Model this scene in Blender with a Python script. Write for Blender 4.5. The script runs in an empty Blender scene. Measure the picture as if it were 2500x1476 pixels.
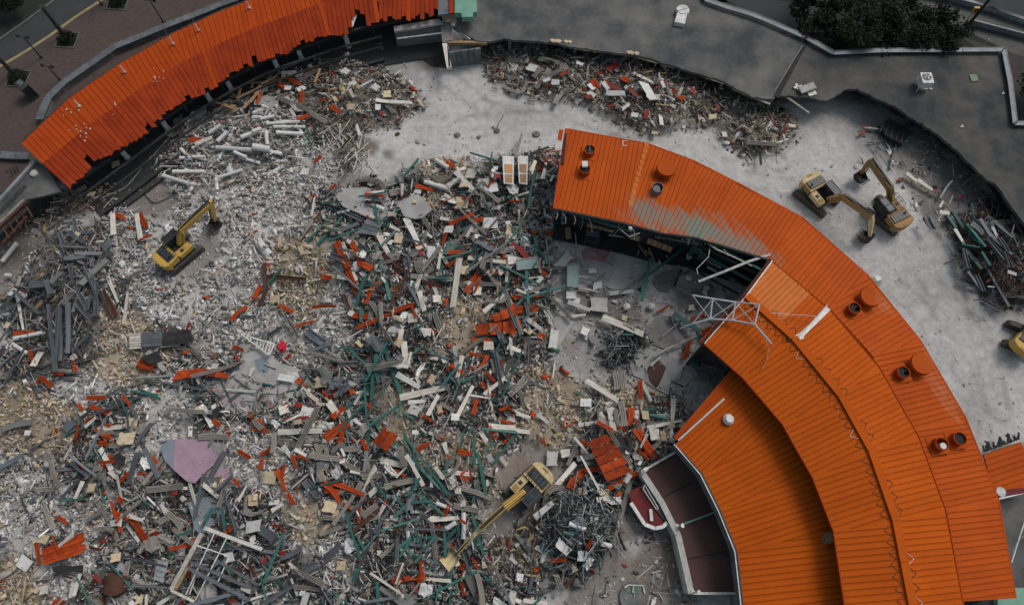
import bpy, math, random
import numpy as np
from mathutils import Vector, Matrix
R = math.radians
random.seed(7); rng = np.random.default_rng(7)
scene = bpy.context.scene
COL = scene.collection

# ------------------------------------------------------------------ camera, sky, sun, exposure
CAM_H = 65.0; FPX = 24 / 36 * 2500; TILT = math.atan(662 / FPX)
cam_data = bpy.data.cameras.new('camera'); cam = bpy.data.objects.new('camera', cam_data); COL.objects.link(cam)
cam.location = (0, 0, CAM_H); cam.rotation_euler = (TILT, 0, 0)
cam_data.lens = 24; cam_data.sensor_width = 36; cam_data.clip_end = 2000; cam_data.clip_start = 0.5
scene.camera = cam
SUN_EL, SUN_AZ = R(52), R(48)          # light from the upper right of the picture (north-east)
world = bpy.data.worlds.new('World'); scene.world = world; world.use_nodes = True
wn = world.node_tree.nodes; wl = world.node_tree.links
sky = wn.new('ShaderNodeTexSky'); sky.sky_type = 'NISHITA'; sky.sun_disc = False
sky.sun_elevation = SUN_EL; sky.sun_rotation = SUN_AZ
sky.dust_density = 4.0; sky.air_density = 0.7; sky.ozone_density = 1.0
wn['Background'].inputs['Strength'].default_value = 0.10
hsw = wn.new('ShaderNodeHueSaturation'); hsw.inputs['Saturation'].default_value = 0.72; hsw.inputs['Hue'].default_value = 0.465      # thin overcast: a whiter sky
wl.new(sky.outputs[0], hsw.inputs['Color']); wl.new(hsw.outputs[0], wn['Background'].inputs['Color'])
sd = bpy.data.lights.new('sun', 'SUN'); sun = bpy.data.objects.new('sun', sd); COL.objects.link(sun)
sd.energy = 1.0; sd.angle = R(22); sd.color = (1.0, 0.965, 0.90)
sun_dir = Vector((math.sin(SUN_AZ) * math.cos(SUN_EL), math.cos(SUN_AZ) * math.cos(SUN_EL), math.sin(SUN_EL)))
sun.rotation_euler = sun_dir.to_track_quat('Z', 'Y').to_euler()
vs = scene.view_settings
vs.view_transform = 'Standard'; vs.look = 'None'; vs.exposure = 0.26; vs.gamma = 1; vs.use_curve_mapping = False

# ------------------------------------------------------------------ where a spot of the photograph lies on the level z
_c, _s = math.cos(TILT), math.sin(TILT)
def P(px, py, z=0.0):
    x = px - 1250; y = 738 - py
    dy = y * _c + FPX * _s; dz = y * _s - FPX * _c
    t = (z - CAM_H) / dz
    return Vector((x * t, dy * t, z))
def proj(x, y, z=0.0):
    zz = z - CAM_H
    yc = y * _c + zz * _s; zc = -y * _s + zz * _c
    return 1250 + FPX * x / -zc, 738 - FPX * yc / -zc
def ppm(px, py, z=0.0):                # pixels of the photograph per metre there
    a = P(px, py, z); b = P(px + 10, py, z)
    return 10 / (b - a).length
def height_for(base, top):             # height of a post whose foot and head are seen at these spots
    b = P(*base); best = (1e9, 1)
    for i in range(5, 200):
        h = i * 0.08; q = proj(b.x, b.y, h)
        d = (q[0] - top[0]) ** 2 + (q[1] - top[1]) ** 2
        if d < best[0]: best = (d, h)
    return best[1]
CROPS = {'a': (0, 0), 'b': (620, 0), 'c': (1240, 0), 'd': (1860, 0), 'e': (0, 480), 'f': (620, 480), 'g': (1240, 480),
         'h': (1860, 480), 'i': (0, 976), 'j': (620, 976), 'k': (1240, 976), 'l': (1860, 976)}
K = 2.952
def C(c, x, y):
    o = CROPS[c]; return o[0] + x / K, o[1] + y / K
def PC(c, x, y, z=0.0): return P(*C(c, x, y), z)

# ------------------------------------------------------------------ materials
def mat(name, col, rough=0.8, col2=None, scale=3.0, rand=0.12, metal=0.0, bump=0.15, spec=0.3, detail=5, amount=1.0, coord='Object', hue=0.0):
    m = bpy.data.materials.new(name); m.use_nodes = True
    n = m.node_tree.nodes; l = m.node_tree.links; b = n['Principled BSDF']
    b.inputs['Roughness'].default_value = rough; b.inputs['Metallic'].default_value = metal
    b.inputs['Specular IOR Level'].default_value = spec
    tc = n.new('ShaderNodeTexCoord')
    if coord == 'World':
        g = n.new('ShaderNodeNewGeometry'); vec = g.outputs['Position']
    else: vec = tc.outputs['Object']
    nz = n.new('ShaderNodeTexNoise'); nz.inputs['Scale'].default_value = scale; nz.inputs['Detail'].default_value = detail
    nz.inputs['Roughness'].default_value = 0.65; l.new(vec, nz.inputs['Vector'])
    rp = n.new('ShaderNodeMapRange'); rp.inputs['From Min'].default_value = 0.38; rp.inputs['From Max'].default_value = 0.68
    rp.inputs['To Max'].default_value = amount; l.new(nz.outputs['Fac'], rp.inputs['Value'])
    mx = n.new('ShaderNodeMix'); mx.data_type = 'RGBA'
    if col2 is None: col2 = tuple(c * 0.72 for c in col)
    mx.inputs['A'].default_value = (*col, 1); mx.inputs['B'].default_value = (*col2, 1); l.new(rp.outputs[0], mx.inputs['Factor'])
    oi = n.new('ShaderNodeObjectInfo'); hs = n.new('ShaderNodeHueSaturation')
    mr = n.new('ShaderNodeMapRange'); mr.inputs['To Min'].default_value = 1 - rand; mr.inputs['To Max'].default_value = 1 + rand
    l.new(oi.outputs['Random'], mr.inputs['Value']); l.new(mr.outputs[0], hs.inputs['Value']); l.new(mx.outputs['Result'], hs.inputs['Color'])
    if hue:
        w = n.new('ShaderNodeMath'); w.operation = 'MULTIPLY'; w.inputs[1].default_value = 7.31; l.new(oi.outputs['Random'], w.inputs[0])
        fr = n.new('ShaderNodeMath'); fr.operation = 'FRACT'; l.new(w.outputs[0], fr.inputs[0])
        h = n.new('ShaderNodeMapRange'); h.inputs['To Min'].default_value = 0.5 - hue; h.inputs['To Max'].default_value = 0.5 + hue
        l.new(fr.outputs[0], h.inputs['Value']); l.new(h.outputs[0], hs.inputs['Hue'])
    l.new(hs.outputs[0], b.inputs['Base Color'])
    if bump:
        n2 = n.new('ShaderNodeTexNoise'); n2.inputs['Scale'].default_value = scale * 5; n2.inputs['Detail'].default_value = 4; l.new(vec, n2.inputs['Vector'])
        bp = n.new('ShaderNodeBump'); bp.inputs['Strength'].default_value = bump; bp.inputs['Distance'].default_value = 0.05
        l.new(n2.outputs['Fac'], bp.inputs['Height']); l.new(bp.outputs[0], b.inputs['Normal'])
    m['out'] = hs.name
    return m
M = {}
M['orange'] = mat('orange_painted_metal', (0.42, 0.076, 0.009), 0.7, (0.35, 0.060, 0.009), 0.25, 0.05, bump=0.03, spec=.06, coord='World')
M['orange_pale'] = mat('faded_orange_metal', (0.52, 0.155, 0.04), 0.7, (0.46, 0.125, 0.03), 0.6, 0.05, bump=0.03, spec=.06, coord='World')
M['orange_deep'] = mat('deep_orange_metal', (0.34, 0.048, 0.008), 0.7, (0.38, 0.060, 0.008), 0.4, 0.06, bump=0.03, spec=.06, coord='World')
M['red_orange'] = mat('red_orange_metal', (0.30, 0.040, 0.010), 0.7, (0.21, 0.026, 0.009), 0.4, 0.10, bump=0.05, spec=.06, coord='World')
M['orange_scrap'] = mat('orange_scrap_metal', (0.38, 0.055, 0.010), 0.7, (0.17, 0.028, 0.012), 1.5, 0.30, bump=0.1, spec=.1)
M['red_scrap'] = mat('dark_red_scrap_metal', (0.22, 0.018, 0.012), 0.6, (0.12, 0.012, 0.008), 1.5, 0.25, bump=0.1)
M['under'] = mat('roof_underlay', (0.07, 0.02, 0.008), 0.9, rand=0)
M['cream'] = mat('cream_painted_timber', (0.60, 0.57, 0.50), 0.75, (0.36, 0.335, 0.29), 2.0, 0.25, bump=0.3, hue=0.01)
M['white'] = mat('white_paint', (0.66, 0.66, 0.63), 0.6, (0.42, 0.42, 0.40), 1.2, 0.12)
M['deck'] = mat('ribbed_grey_metal', (0.26, 0.24, 0.21), 0.7, (0.12, 0.11, 0.095), 2.0, 0.30, bump=0.2)
M['teal'] = mat('teal_painted_steel', (0.018, 0.105, 0.086), 0.6, (0.06, 0.13, 0.115), 1.5, 0.35, bump=0.1)
M['girder'] = mat('blue_grey_steel', (0.115, 0.13, 0.145), 0.55, (0.065, 0.075, 0.085), 1.2, 0.35, bump=0.1)
M['tan'] = mat('tan_board', (0.52, 0.43, 0.29), 0.9, (0.36, 0.28, 0.17), 2.5, 0.22, bump=0.4, hue=0.01)
M['palepanel'] = mat('pale_board', (0.50, 0.50, 0.47), 0.85, (0.34, 0.34, 0.32), 2.5, 0.25, bump=0.3)
M['chunk'] = mat('broken_concrete', (0.32, 0.305, 0.285), 0.95, (0.20, 0.19, 0.175), 2.0, 0.30, bump=0.5)
M['rust'] = mat('rusty_steel', (0.10, 0.045, 0.028), 0.8, (0.055, 0.025, 0.018), 3, 0.3, bump=0.2)
M['wire'] = mat('dull_grey_pipe', (0.22, 0.23, 0.225), 0.5, (0.12, 0.12, 0.12), 3, 0.45, bump=0.1)
M['silver'] = mat('galvanised_steel', (0.40, 0.42, 0.44), 0.45, (0.28, 0.29, 0.31), 3, 0.1, metal=0.2, bump=0.1)
M['dark'] = mat('soot_and_shade_black', (0.018, 0.02, 0.02), 0.9, (0.035, 0.035, 0.033), 1.0, 0.1)  # black of felt and burnt parts; also paints shade inside openings and recesses
M['darkglass'] = mat('dark_glass', (0.018, 0.024, 0.028), 0.38, (0.035, 0.045, 0.05), 1.5, 0.0, bump=0, spec=0.25)
M['glass'] = mat('greenish_glass', (0.17, 0.26, 0.24), 0.35, (0.23, 0.30, 0.28), 1.5, 0.0, bump=0, spec=0.3)
M['flatroof'] = mat('bitumen_roof', (0.058, 0.062, 0.064), 0.95, (0.165, 0.162, 0.154), 0.22, 0.0, bump=0.2, spec=.1, coord='World', detail=9)
M['flatroof2'] = mat('bitumen_roof_brown', (0.042, 0.046, 0.048), 0.95, (0.125, 0.118, 0.108), 0.19, 0.0, bump=0.2, spec=.1, coord='World', detail=9)
M['parapet'] = mat('parapet_metal', (0.25, 0.275, 0.29), 0.6, (0.15, 0.165, 0.175), 0.7, 0.1)
M['wallgrey'] = mat('grey_render', (0.17, 0.175, 0.17), 0.9, (0.10, 0.10, 0.10), 0.8, 0.1, bump=0.3)
M['stonecap'] = mat('grey_stone_cap', (0.125, 0.14, 0.15), 0.85, (0.07, 0.08, 0.085), 1.2, 0.18, bump=0.3)
M['brown'] = mat('brown_roof_felt', (0.085, 0.045, 0.038), 0.85, (0.055, 0.032, 0.029), 0.35, 0.03, bump=0.2, coord='World')
M['mint'] = mat('mint_green_paint', (0.16, 0.34, 0.26), 0.6, (0.12, 0.26, 0.20), 1.0, 0.05)
M['timber'] = mat('raw_timber', (0.34, 0.22, 0.12), 0.85, (0.22, 0.14, 0.075), 3, 0.2, bump=0.3)
M['yellow'] = mat('yellow_machine_paint', (0.56, 0.33, 0.035), 0.6, (0.36, 0.27, 0.13), 2.5, 0.05, bump=0.1, detail=9)
M['ochre'] = mat('dusty_ochre_paint', (0.33, 0.18, 0.045), 0.7, (0.22, 0.16, 0.09), 2.5, 0.05, bump=0.1, detail=9)
M['paleyellow'] = mat('pale_yellow_paint', (0.55, 0.45, 0.24), 0.7, (0.36, 0.28, 0.14), 2.5, 0.05, bump=0.1, detail=9)
M['black'] = mat('black_steel', (0.022, 0.024, 0.026), 0.6, (0.06, 0.055, 0.05), 2.5, 0.1)
M['track'] = mat('track_steel', (0.045, 0.045, 0.043), 0.75, (0.12, 0.11, 0.10), 3, 0.1, bump=0.3)
M['bark'] = mat('dark_bark', (0.035, 0.032, 0.028), 0.95, (0.06, 0.055, 0.05), 3, 0.1, bump=0.5)
M['leaf'] = mat('dark_foliage', (0.012, 0.024, 0.009), 0.9, (0.030, 0.046, 0.016), 1.2, 0.2, bump=0, coord='World')
M['leaf2'] = mat('darker_foliage', (0.007, 0.013, 0.008), 0.9, (0.014, 0.023, 0.012), 1.2, 0.2, bump=0, coord='World')
M['asphalt'] = mat('asphalt', (0.034, 0.038, 0.040), 0.9, (0.048, 0.050, 0.050), 0.5, 0, bump=0.2, coord='World')
M['bluetarp'] = mat('blue_paint', (0.05, 0.13, 0.22), 0.7, (0.09, 0.16, 0.22), 1.5, 0.1)
M['yline'] = mat('worn_yellow_line', (0.30, 0.25, 0.12), 0.8, (0.20, 0.17, 0.09), 1.5, 0.0, coord='World')
M['kerb'] = mat('kerb_concrete', (0.13, 0.13, 0.12), 0.9, (0.08, 0.08, 0.075), 1.0, 0.1)
M['hiconc'] = mat('highway_concrete', (0.115, 0.115, 0.105), 0.9, (0.07, 0.07, 0.065), 0.3, 0.0, bump=0.2, coord='World')
M['soil'] = mat('dark_planting_soil', (0.018, 0.022, 0.018), 1.0, (0.03, 0.032, 0.025), 1.0, 0.0, coord='World')
M['signyellow'] = mat('amber_paint', (0.55, 0.30, 0.04), 0.5)
M['maroon'] = mat('maroon_felt', (0.15, 0.012, 0.013), 0.7, (0.09, 0.010, 0.011), 0.8, 0.05, coord='World')
M['pink'] = mat('pink_painted_concrete', (0.36, 0.235, 0.30), 0.85, (0.27, 0.19, 0.23), 0.9, 0.04, bump=0.3)
M['bluegrey_paint'] = mat('blue_painted_concrete', (0.16, 0.20, 0.24), 0.85, (0.22, 0.24, 0.25), 0.9, 0.04, bump=0.3)
M['slab'] = mat('grey_floor_slab', (0.36, 0.355, 0.34), 0.9, (0.24, 0.235, 0.23), 0.6, 0.10, bump=0.3, coord='World', detail=8)
M['slabdark'] = mat('dark_floor_slab', (0.20, 0.195, 0.19), 0.9, (0.12, 0.12, 0.118), 0.6, 0.10, bump=0.3, coord='World', detail=8)

def add_stain(m, segs, col, width, strength=0.9):
    """worn patches along segments given in world xy, an albedo change of the paint itself"""
    n = m.node_tree.nodes; l = m.node_tree.links; b = n['Principled BSDF']
    src = b.inputs['Base Color'].links[0].from_socket
    g = n.new('ShaderNodeNewGeometry')
    nz = n.new('ShaderNodeTexNoise'); nz.inputs['Scale'].default_value = 1.1; nz.inputs['Detail'].default_value = 7
    mp = n.new('ShaderNodeMapping'); mp.inputs['Rotation'].default_value = (0, 0, 1.15); mp2 = n.new('ShaderNodeMapping'); mp2.inputs['Scale'].default_value = (.35, 1.9, 1); l.new(g.outputs['Position'], mp.inputs['Vector']); l.new(mp.outputs[0], mp2.inputs['Vector']); l.new(mp2.outputs[0], nz.inputs['Vector'])
    best = None
    for (x, y) in segs:
        d = n.new('ShaderNodeVectorMath'); d.operation = 'DISTANCE'; l.new(g.outputs['Position'], d.inputs[0]); d.inputs[1].default_value = (x, y, 6.6)
        if best is None: best = d.outputs['Value']
        else:
            mn = n.new('ShaderNodeMath'); mn.operation = 'MINIMUM'; l.new(best, mn.inputs[0]); l.new(d.outputs['Value'], mn.inputs[1]); best = mn.outputs[0]
    ad = n.new('ShaderNodeMath'); ad.operation = 'MULTIPLY_ADD'; l.new(nz.outputs['Fac'], ad.inputs[0]); ad.inputs[1].default_value = width * 3.2; l.new(best, ad.inputs[2])
    mr = n.new('ShaderNodeMapRange'); mr.inputs['From Min'].default_value = width * 1.9; mr.inputs['From Max'].default_value = width * 3.0
    mr.inputs['To Min'].default_value = strength; mr.inputs['To Max'].default_value = 0; l.new(ad.outputs[0], mr.inputs['Value'])
    mx = n.new('ShaderNodeMix'); mx.data_type = 'RGBA'; l.new(mr.outputs[0], mx.inputs['Factor']); l.new(src, mx.inputs['A']); mx.inputs['B'].default_value = (*col, 1)
    l.new(mx.outputs['Result'], b.inputs['Base Color'])

# ------------------------------------------------------------------ object helpers
def tag(o, label=None, cat=None, group=None, kind=None):
    if label: o['label'] = label
    if cat: o['category'] = cat
    if group: o['group'] = group
    if kind: o['kind'] = kind
    return o
def thing(name, label, cat, loc=(0, 0, 0), rz=0.0, group=None):
    o = bpy.data.objects.new(name, None); COL.objects.link(o); o.location = loc; o.rotation_euler = (0, 0, rz)
    o.empty_display_size = 0.3
    return tag(o, label, cat, group)
class MB:
    def __init__(s): s.v = []; s.f = []; s.m = []; s.mi = 0
    def add(s, vs, fs):
        b = len(s.v); s.v += [tuple(v) for v in vs]; s.f += [tuple(b + i for i in f) for f in fs]; s.m += [s.mi] * len(fs); return s
    def box(s, x0, x1, y0, y1, z0, z1):
        return s.add([(x0, y0, z0), (x1, y0, z0), (x1, y1, z0), (x0, y1, z0), (x0, y0, z1), (x1, y0, z1), (x1, y1, z1), (x0, y1, z1)],
                     [(0, 3, 2, 1), (4, 5, 6, 7), (0, 1, 5, 4), (1, 2, 6, 5), (2, 3, 7, 6), (3, 0, 4, 7)])
    def prism(s, poly, z0, z1):        # poly: xy or xyz points; z1/z0 numbers, or offsets when poly is xyz
        n = len(poly); A = sum(poly[i][0] * poly[(i + 1) % n][1] - poly[(i + 1) % n][0] * poly[i][1] for i in range(n))
        if A < 0: poly = poly[::-1]
        lo = [(p[0], p[1], z0 + (p[2] if len(p) > 2 else 0)) for p in poly]; hi = [(p[0], p[1], z1 + (p[2] if len(p) > 2 else 0)) for p in poly]
        return s.add(lo + hi, [tuple(range(n - 1, -1, -1)), tuple(range(n, 2 * n))] + [(i, (i + 1) % n, n + (i + 1) % n, n + i) for i in range(n)])
    def bar(s, a, b, w, h=None, up=None):
        a = Vector(a); b = Vector(b); h = h or w; d = (b - a)
        if d.length < 1e-6: return s
        d.normalize(); u = Vector(up) if up else (Vector((0, 0, 1)) if abs(d.z) < 0.95 else Vector((1, 0, 0)))
        x = d.cross(u).normalized(); y = x.cross(d).normalized()
        q = [a + x * (i * w / 2) + y * (j * h / 2) for i, j in ((-1, -1), (1, -1), (1, 1), (-1, 1))]; r = [p + (b - a) for p in q]
        return s.add(q + r, [(0, 3, 2, 1)[::-1], (4, 5, 6, 7)[::-1]] + [(i, (i + 1) % 4, 4 + (i + 1) % 4, 4 + i)[::-1] for i in range(4)])
    def tube(s, pts, r, n=8, cap=True):
        pts = [Vector(p) for p in pts]; rs = r if isinstance(r, (list, tuple)) else [r] * len(pts); rings = []
        for i, p in enumerate(pts):
            d = (pts[min(i + 1, len(pts) - 1)] - pts[max(i - 1, 0)]).normalized()
            u = Vector((0, 0, 1)) if abs(d.z) < 0.9 else Vector((1, 0, 0)); x = d.cross(u).normalized(); y = x.cross(d)
            rings += [p + (x * math.cos(2 * math.pi * k / n) + y * math.sin(2 * math.pi * k / n)) * rs[i] for k in range(n)]
        fs = [(i * n + k, (i + 1) * n + k, (i + 1) * n + (k + 1) % n, i * n + (k + 1) % n) for i in range(len(pts) - 1) for k in range(n)]
        if cap: fs += [tuple(range(n)), tuple(range((len(pts) - 1) * n, len(pts) * n))[::-1]]
        return s.add(rings, fs)
    def mesh(s, name, mats, off=(0, 0, 0)):
        me = bpy.data.meshes.new(name)
        me.from_pydata([(v[0] - off[0], v[1] - off[1], v[2] - off[2]) for v in s.v], [], s.f)
        for m in (mats if isinstance(mats, (list, tuple)) else [mats]): me.materials.append(m)
        if any(s.m): me.polygons.foreach_set('material_index', s.m)
        me.update(); return me
    def build(s, name, mats, parent=None, smooth=False, local=False, bevel=0):
        off = tuple(parent.location) if (parent and not local) else (0, 0, 0)
        if parent and not local and parent.parent: off = tuple(Vector(off) + Vector(parent.parent.location))
        me = s.mesh(name, mats, off); o = bpy.data.objects.new(name, me); COL.objects.link(o)
        if parent: o.parent = parent
        if smooth: me.shade_smooth()
        if bevel:
            b = o.modifiers.new('bevel', 'BEVEL'); b.width = bevel; b.segments = 2; b.limit_method = 'ANGLE'
        return o
def struct(name, mb, m, **k): return tag(mb.build(name, m, **k), kind='structure')
def poly_px(pts, z=0.0): return [tuple(P(x, y, z)) for x, y in pts]
def polyc(c, pts, z=0.0): return [tuple(PC(c, x, y, z)) for x, y in pts]
def xy(pts): return [(p[0], p[1]) for p in pts]

# value noise for terrain
_g = rng.random((256, 256))
def vnoise(x, y, s):
    x = np.asarray(x) / s + 100; y = np.asarray(y) / s + 100; xi = np.floor(x).astype(int); yi = np.floor(y).astype(int); fx = x - xi; fy = y - yi
    fx = fx * fx * (3 - 2 * fx); fy = fy * fy * (3 - 2 * fy); g = lambda a, b: _g[a % 256, b % 256]
    return (g(xi, yi) * (1 - fx) + g(xi + 1, yi) * fx) * (1 - fy) + (g(xi, yi + 1) * (1 - fx) + g(xi + 1, yi + 1) * fx) * fy
def fbm(x, y, s, o=4): return sum(vnoise(x + 17 * k, y - 31 * k, s / 2 ** k) * 0.5 ** k for k in range(o)) / (2 - 0.5 ** (o - 1))
def inpoly(px, py, poly):
    px = np.asarray(px); py = np.asarray(py); c = np.zeros(px.shape, bool); n = len(poly)
    for i in range(n):
        x1, y1 = poly[i]; x2, y2 = poly[(i + 1) % n]
        if y1 == y2: continue
        c ^= ((y1 > py) != (y2 > py)) & (px < (x2 - x1) * (py - y1) / (y2 - y1) + x1)
    return c
# ------------------------------------------------------------------ zones of the demolition site
ZT = ['other', 'dust', 'mix', 'pale', 'tan', 'cols', 'girder', 'floor', 'clear', 'sparse', 'wire', 'dirt', 'dark', 'void']
ZI = {k: i for i, k in enumerate(ZT)}
ZONES = [
 ('dust', [(0, 590), (0, 480), (90, 440), (170, 450), (310, 350), (480, 240), (660, 150), (860, 70), (1100, 60), (1240, 90), (1500, 125), (1700, 180), (1880, 250), (2040, 230), (2160, 250), (2390, 420), (2560, 560), (2560, 1080), (2400, 1100), (2400, 1700), (-60, 1700), (-60, 590)]),
 ('dirt', [(0, 500), (80, 455), (180, 470), (290, 440), (290, 490), (200, 520), (100, 560), (0, 640)]),
 ('mix', [(-60, 700), (30, 640), (70, 590), (150, 545), (230, 530), (290, 500), (370, 510), (400, 470), (380, 440), (390, 370), (450, 300), (520, 270), (600, 240), (680, 170), (860, 150), (900, 180), (990, 200), (1040, 250), (990, 290), (900, 300), (880, 340), (860, 420), (950, 450), (1040, 400), (1100, 385), (1180, 400), (1300, 380), (1365, 370), (1360, 520), (1340, 560), (1350, 700), (1340, 900), (1300, 1000), (1420, 1060), (1440, 930), (1560, 930), (1690, 970), (1650, 1080), (1570, 1150), (1540, 1200), (1500, 1200), (1520, 1290), (1480, 1350), (1400, 1440), (1330, 1430), (1300, 1500), (1300, 1700), (-60, 1700)]),
 ('pale', [(400, 430), (560, 420), (700, 440), (770, 520), (800, 640), (740, 780), (600, 760), (480, 800), (370, 790), (320, 700), (360, 640), (270, 640), (280, 560), (420, 540), (520, 520)]),
 ('dirt', [(620, 160), (860, 150), (1000, 200), (1040, 250), (960, 310), (820, 330), (700, 300)]),
 ('tan', [(660, 600), (800, 560), (830, 680), (760, 800), (680, 760)]),
 ('tan', [(1090, 740), (1180, 730), (1200, 860), (1060, 880)]),
 ('tan', [(1280, 880), (1440, 940), (1430, 1060), (1340, 1110), (1270, 1060)]),
 ('tan', [(-60, 950), (60, 930), (200, 990), (190, 1080), (120, 1130), (40, 1100), (-60, 1120)]),
 ('pale', [(90, 870), (250, 900), (300, 960), (230, 1000), (140, 960)]),
 ('tan', [(180, 780), (340, 760), (450, 860), (400, 920), (330, 960), (180, 900)]),
 ('pale', [(-60, 1160), (60, 1120), (180, 1180), (170, 1290), (60, 1360), (-60, 1300)]),
 ('tan', [(-60, 1330), (70, 1370), (150, 1476), (150, 1560), (-60, 1560)]),
 ('tan', [(690, 1230), (800, 1220), (830, 1320), (740, 1340)]),
 ('cols', [(400, 420), (440, 330), (560, 290), (730, 250), (770, 320), (720, 390), (680, 440), (560, 450), (480, 470)]),
 ('girder', [(50, 720), (130, 560), (270, 540), (270, 700), (230, 900), (130, 930), (30, 900)]),
 ('floor', [(1350, 560), (1400, 530), (1560, 575), (1650, 620), (1790, 660), (1740, 830), (1800, 900), (1700, 990), (1600, 960), (1440, 930), (1340, 900), (1345, 750)]),
 ('sparse', [(1390, 700), (1470, 700), (1580, 760), (1560, 795), (1480, 795), (1400, 770)]),
 ('wire', [(1470, 815), (1550, 800), (1590, 835), (1530, 900), (1470, 900)]),
 ('clear', [(500, 560), (560, 590), (520, 640), (470, 700), (420, 690), (400, 660), (440, 640)]),
 ('clear', [(300, 430), (400, 430), (440, 500), (400, 540), (330, 520), (280, 500)]),
 ('clear', [(-60, 640), (20, 590), (100, 550), (150, 560), (100, 610), (40, 700), (-60, 800)]),
 ('clear', [(800, 430), (870, 400), (900, 440), (830, 470)]),
 ('clear', [(1200, 1110), (1290, 1080), (1380, 1110), (1370, 1220), (1300, 1260), (1240, 1310), (1190, 1330), (1180, 1290), (1220, 1200)]),
 ('dirt', [(1180, 1330), (1240, 1310), (1310, 1240), (1330, 1300), (1340, 1400), (1280, 1420), (1200, 1420)]),
 ('sparse', [(1500, 1200), (1570, 1180), (1620, 1250), (1680, 1340), (1710, 1476), (1710, 1600), (1300, 1600), (1390, 1440), (1480, 1350)]),
 ('wire', [(1300, 1250), (1360, 1190), (1430, 1160), (1510, 1190), (1510, 1290), (1490, 1330), (1420, 1400), (1350, 1410)]),
 ('dirt', [(1170, 150), (1200, 105), (1400, 110), (1500, 135), (1640, 165), (1800, 220), (1880, 260), (1940, 300), (1940, 340), (1880, 380), (1830, 390), (1740, 320), (1640, 310), (1580, 330), (1500, 290), (1430, 250), (1300, 240), (1200, 200)]),
 ('dark', [(2310, 520), (2350, 470), (2400, 480), (2560, 560), (2560, 740), (2430, 760), (2380, 700), (2340, 620)]),
 ('sparse', [(2110, 320), (2230, 300), (2380, 430), (2400, 500), (2310, 560), (2240, 520), (2200, 430)]),
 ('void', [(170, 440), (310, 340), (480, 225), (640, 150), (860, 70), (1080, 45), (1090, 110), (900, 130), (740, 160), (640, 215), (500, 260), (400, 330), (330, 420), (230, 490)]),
]
def zone_at(px, py):
    z = np.zeros(np.shape(px), int)
    for k, poly in ZONES: z[inpoly(px, py, poly)] = ZI[k]
    n = fbm(np.asarray(px) / 23., np.asarray(py) / 23., 6.0, 3); left = np.asarray(px) < 860      # dusty bare patches within the debris
    z = np.where((z == ZI['mix']) & left & (n > .545), ZI['pale'], z); z = np.where((z == ZI['mix']) & ~left & (n > .68), ZI['tan'], z)
    return z
MOUNDS = [(980, 820, 190, 1.7), (1240, 640, 90, 1.3), (900, 680, 80, 1.2), (700, 1150, 200, 1.3), (1080, 1130, 150, 1.7), (1400, 1290, 90, 2.4), (180, 690, 80, 2.0),
          (1600, 230, 120, 1.6), (1840, 310, 80, 0.9), (2430, 640, 90, 2.0), (620, 330, 110, 0.9), (850, 250, 90, 0.8), (330, 1100, 120, 0.8), (1500, 1040, 80, 1.0), (1380, 200, 70, 1.0),
          (1560, 880, 60, -0.2), (500, 1000, 120, 0.5), (1190, 440, 80, 1.0), (950, 1350, 140, 0.9), (250, 1350, 120, 0.4)]
_mw = [(P(a, b), r / 24.0, h) for a, b, r, h in MOUNDS]
ROUGH = np.array([0, .05, .9, .35, .35, .5, .9, .15, .06, .12, 1.2, .7, 1.2, 0])
def gz(x, y):
    x = np.asarray(x, float); y = np.asarray(y, float); px, py = proj(x, y, 0.0)
    jx = px + (vnoise(x, y, 2.5) - .5) * 50; jy = py + (vnoise(y + 50, x, 2.5) - .5) * 50
    zt = zone_at(jx, jy); r = ROUGH[zt]; h = np.zeros_like(x)
    for c, rad, hh in _mw: h += hh * np.exp(-((x - c.x) ** 2 + (y - c.y) ** 2) / (rad * rad))
    site = np.isin(zt, [ZI[k] for k in ('mix', 'pale', 'tan', 'cols', 'girder', 'wire', 'dirt', 'dark', 'sparse', 'clear')])
    rr = np.where(zt == ZI['clear'], .3, 1.0)
    return np.where(site, h * rr + r * (fbm(x, y, 3.0, 3) - .42) * 1.3 , 0.0) + 0.02
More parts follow.
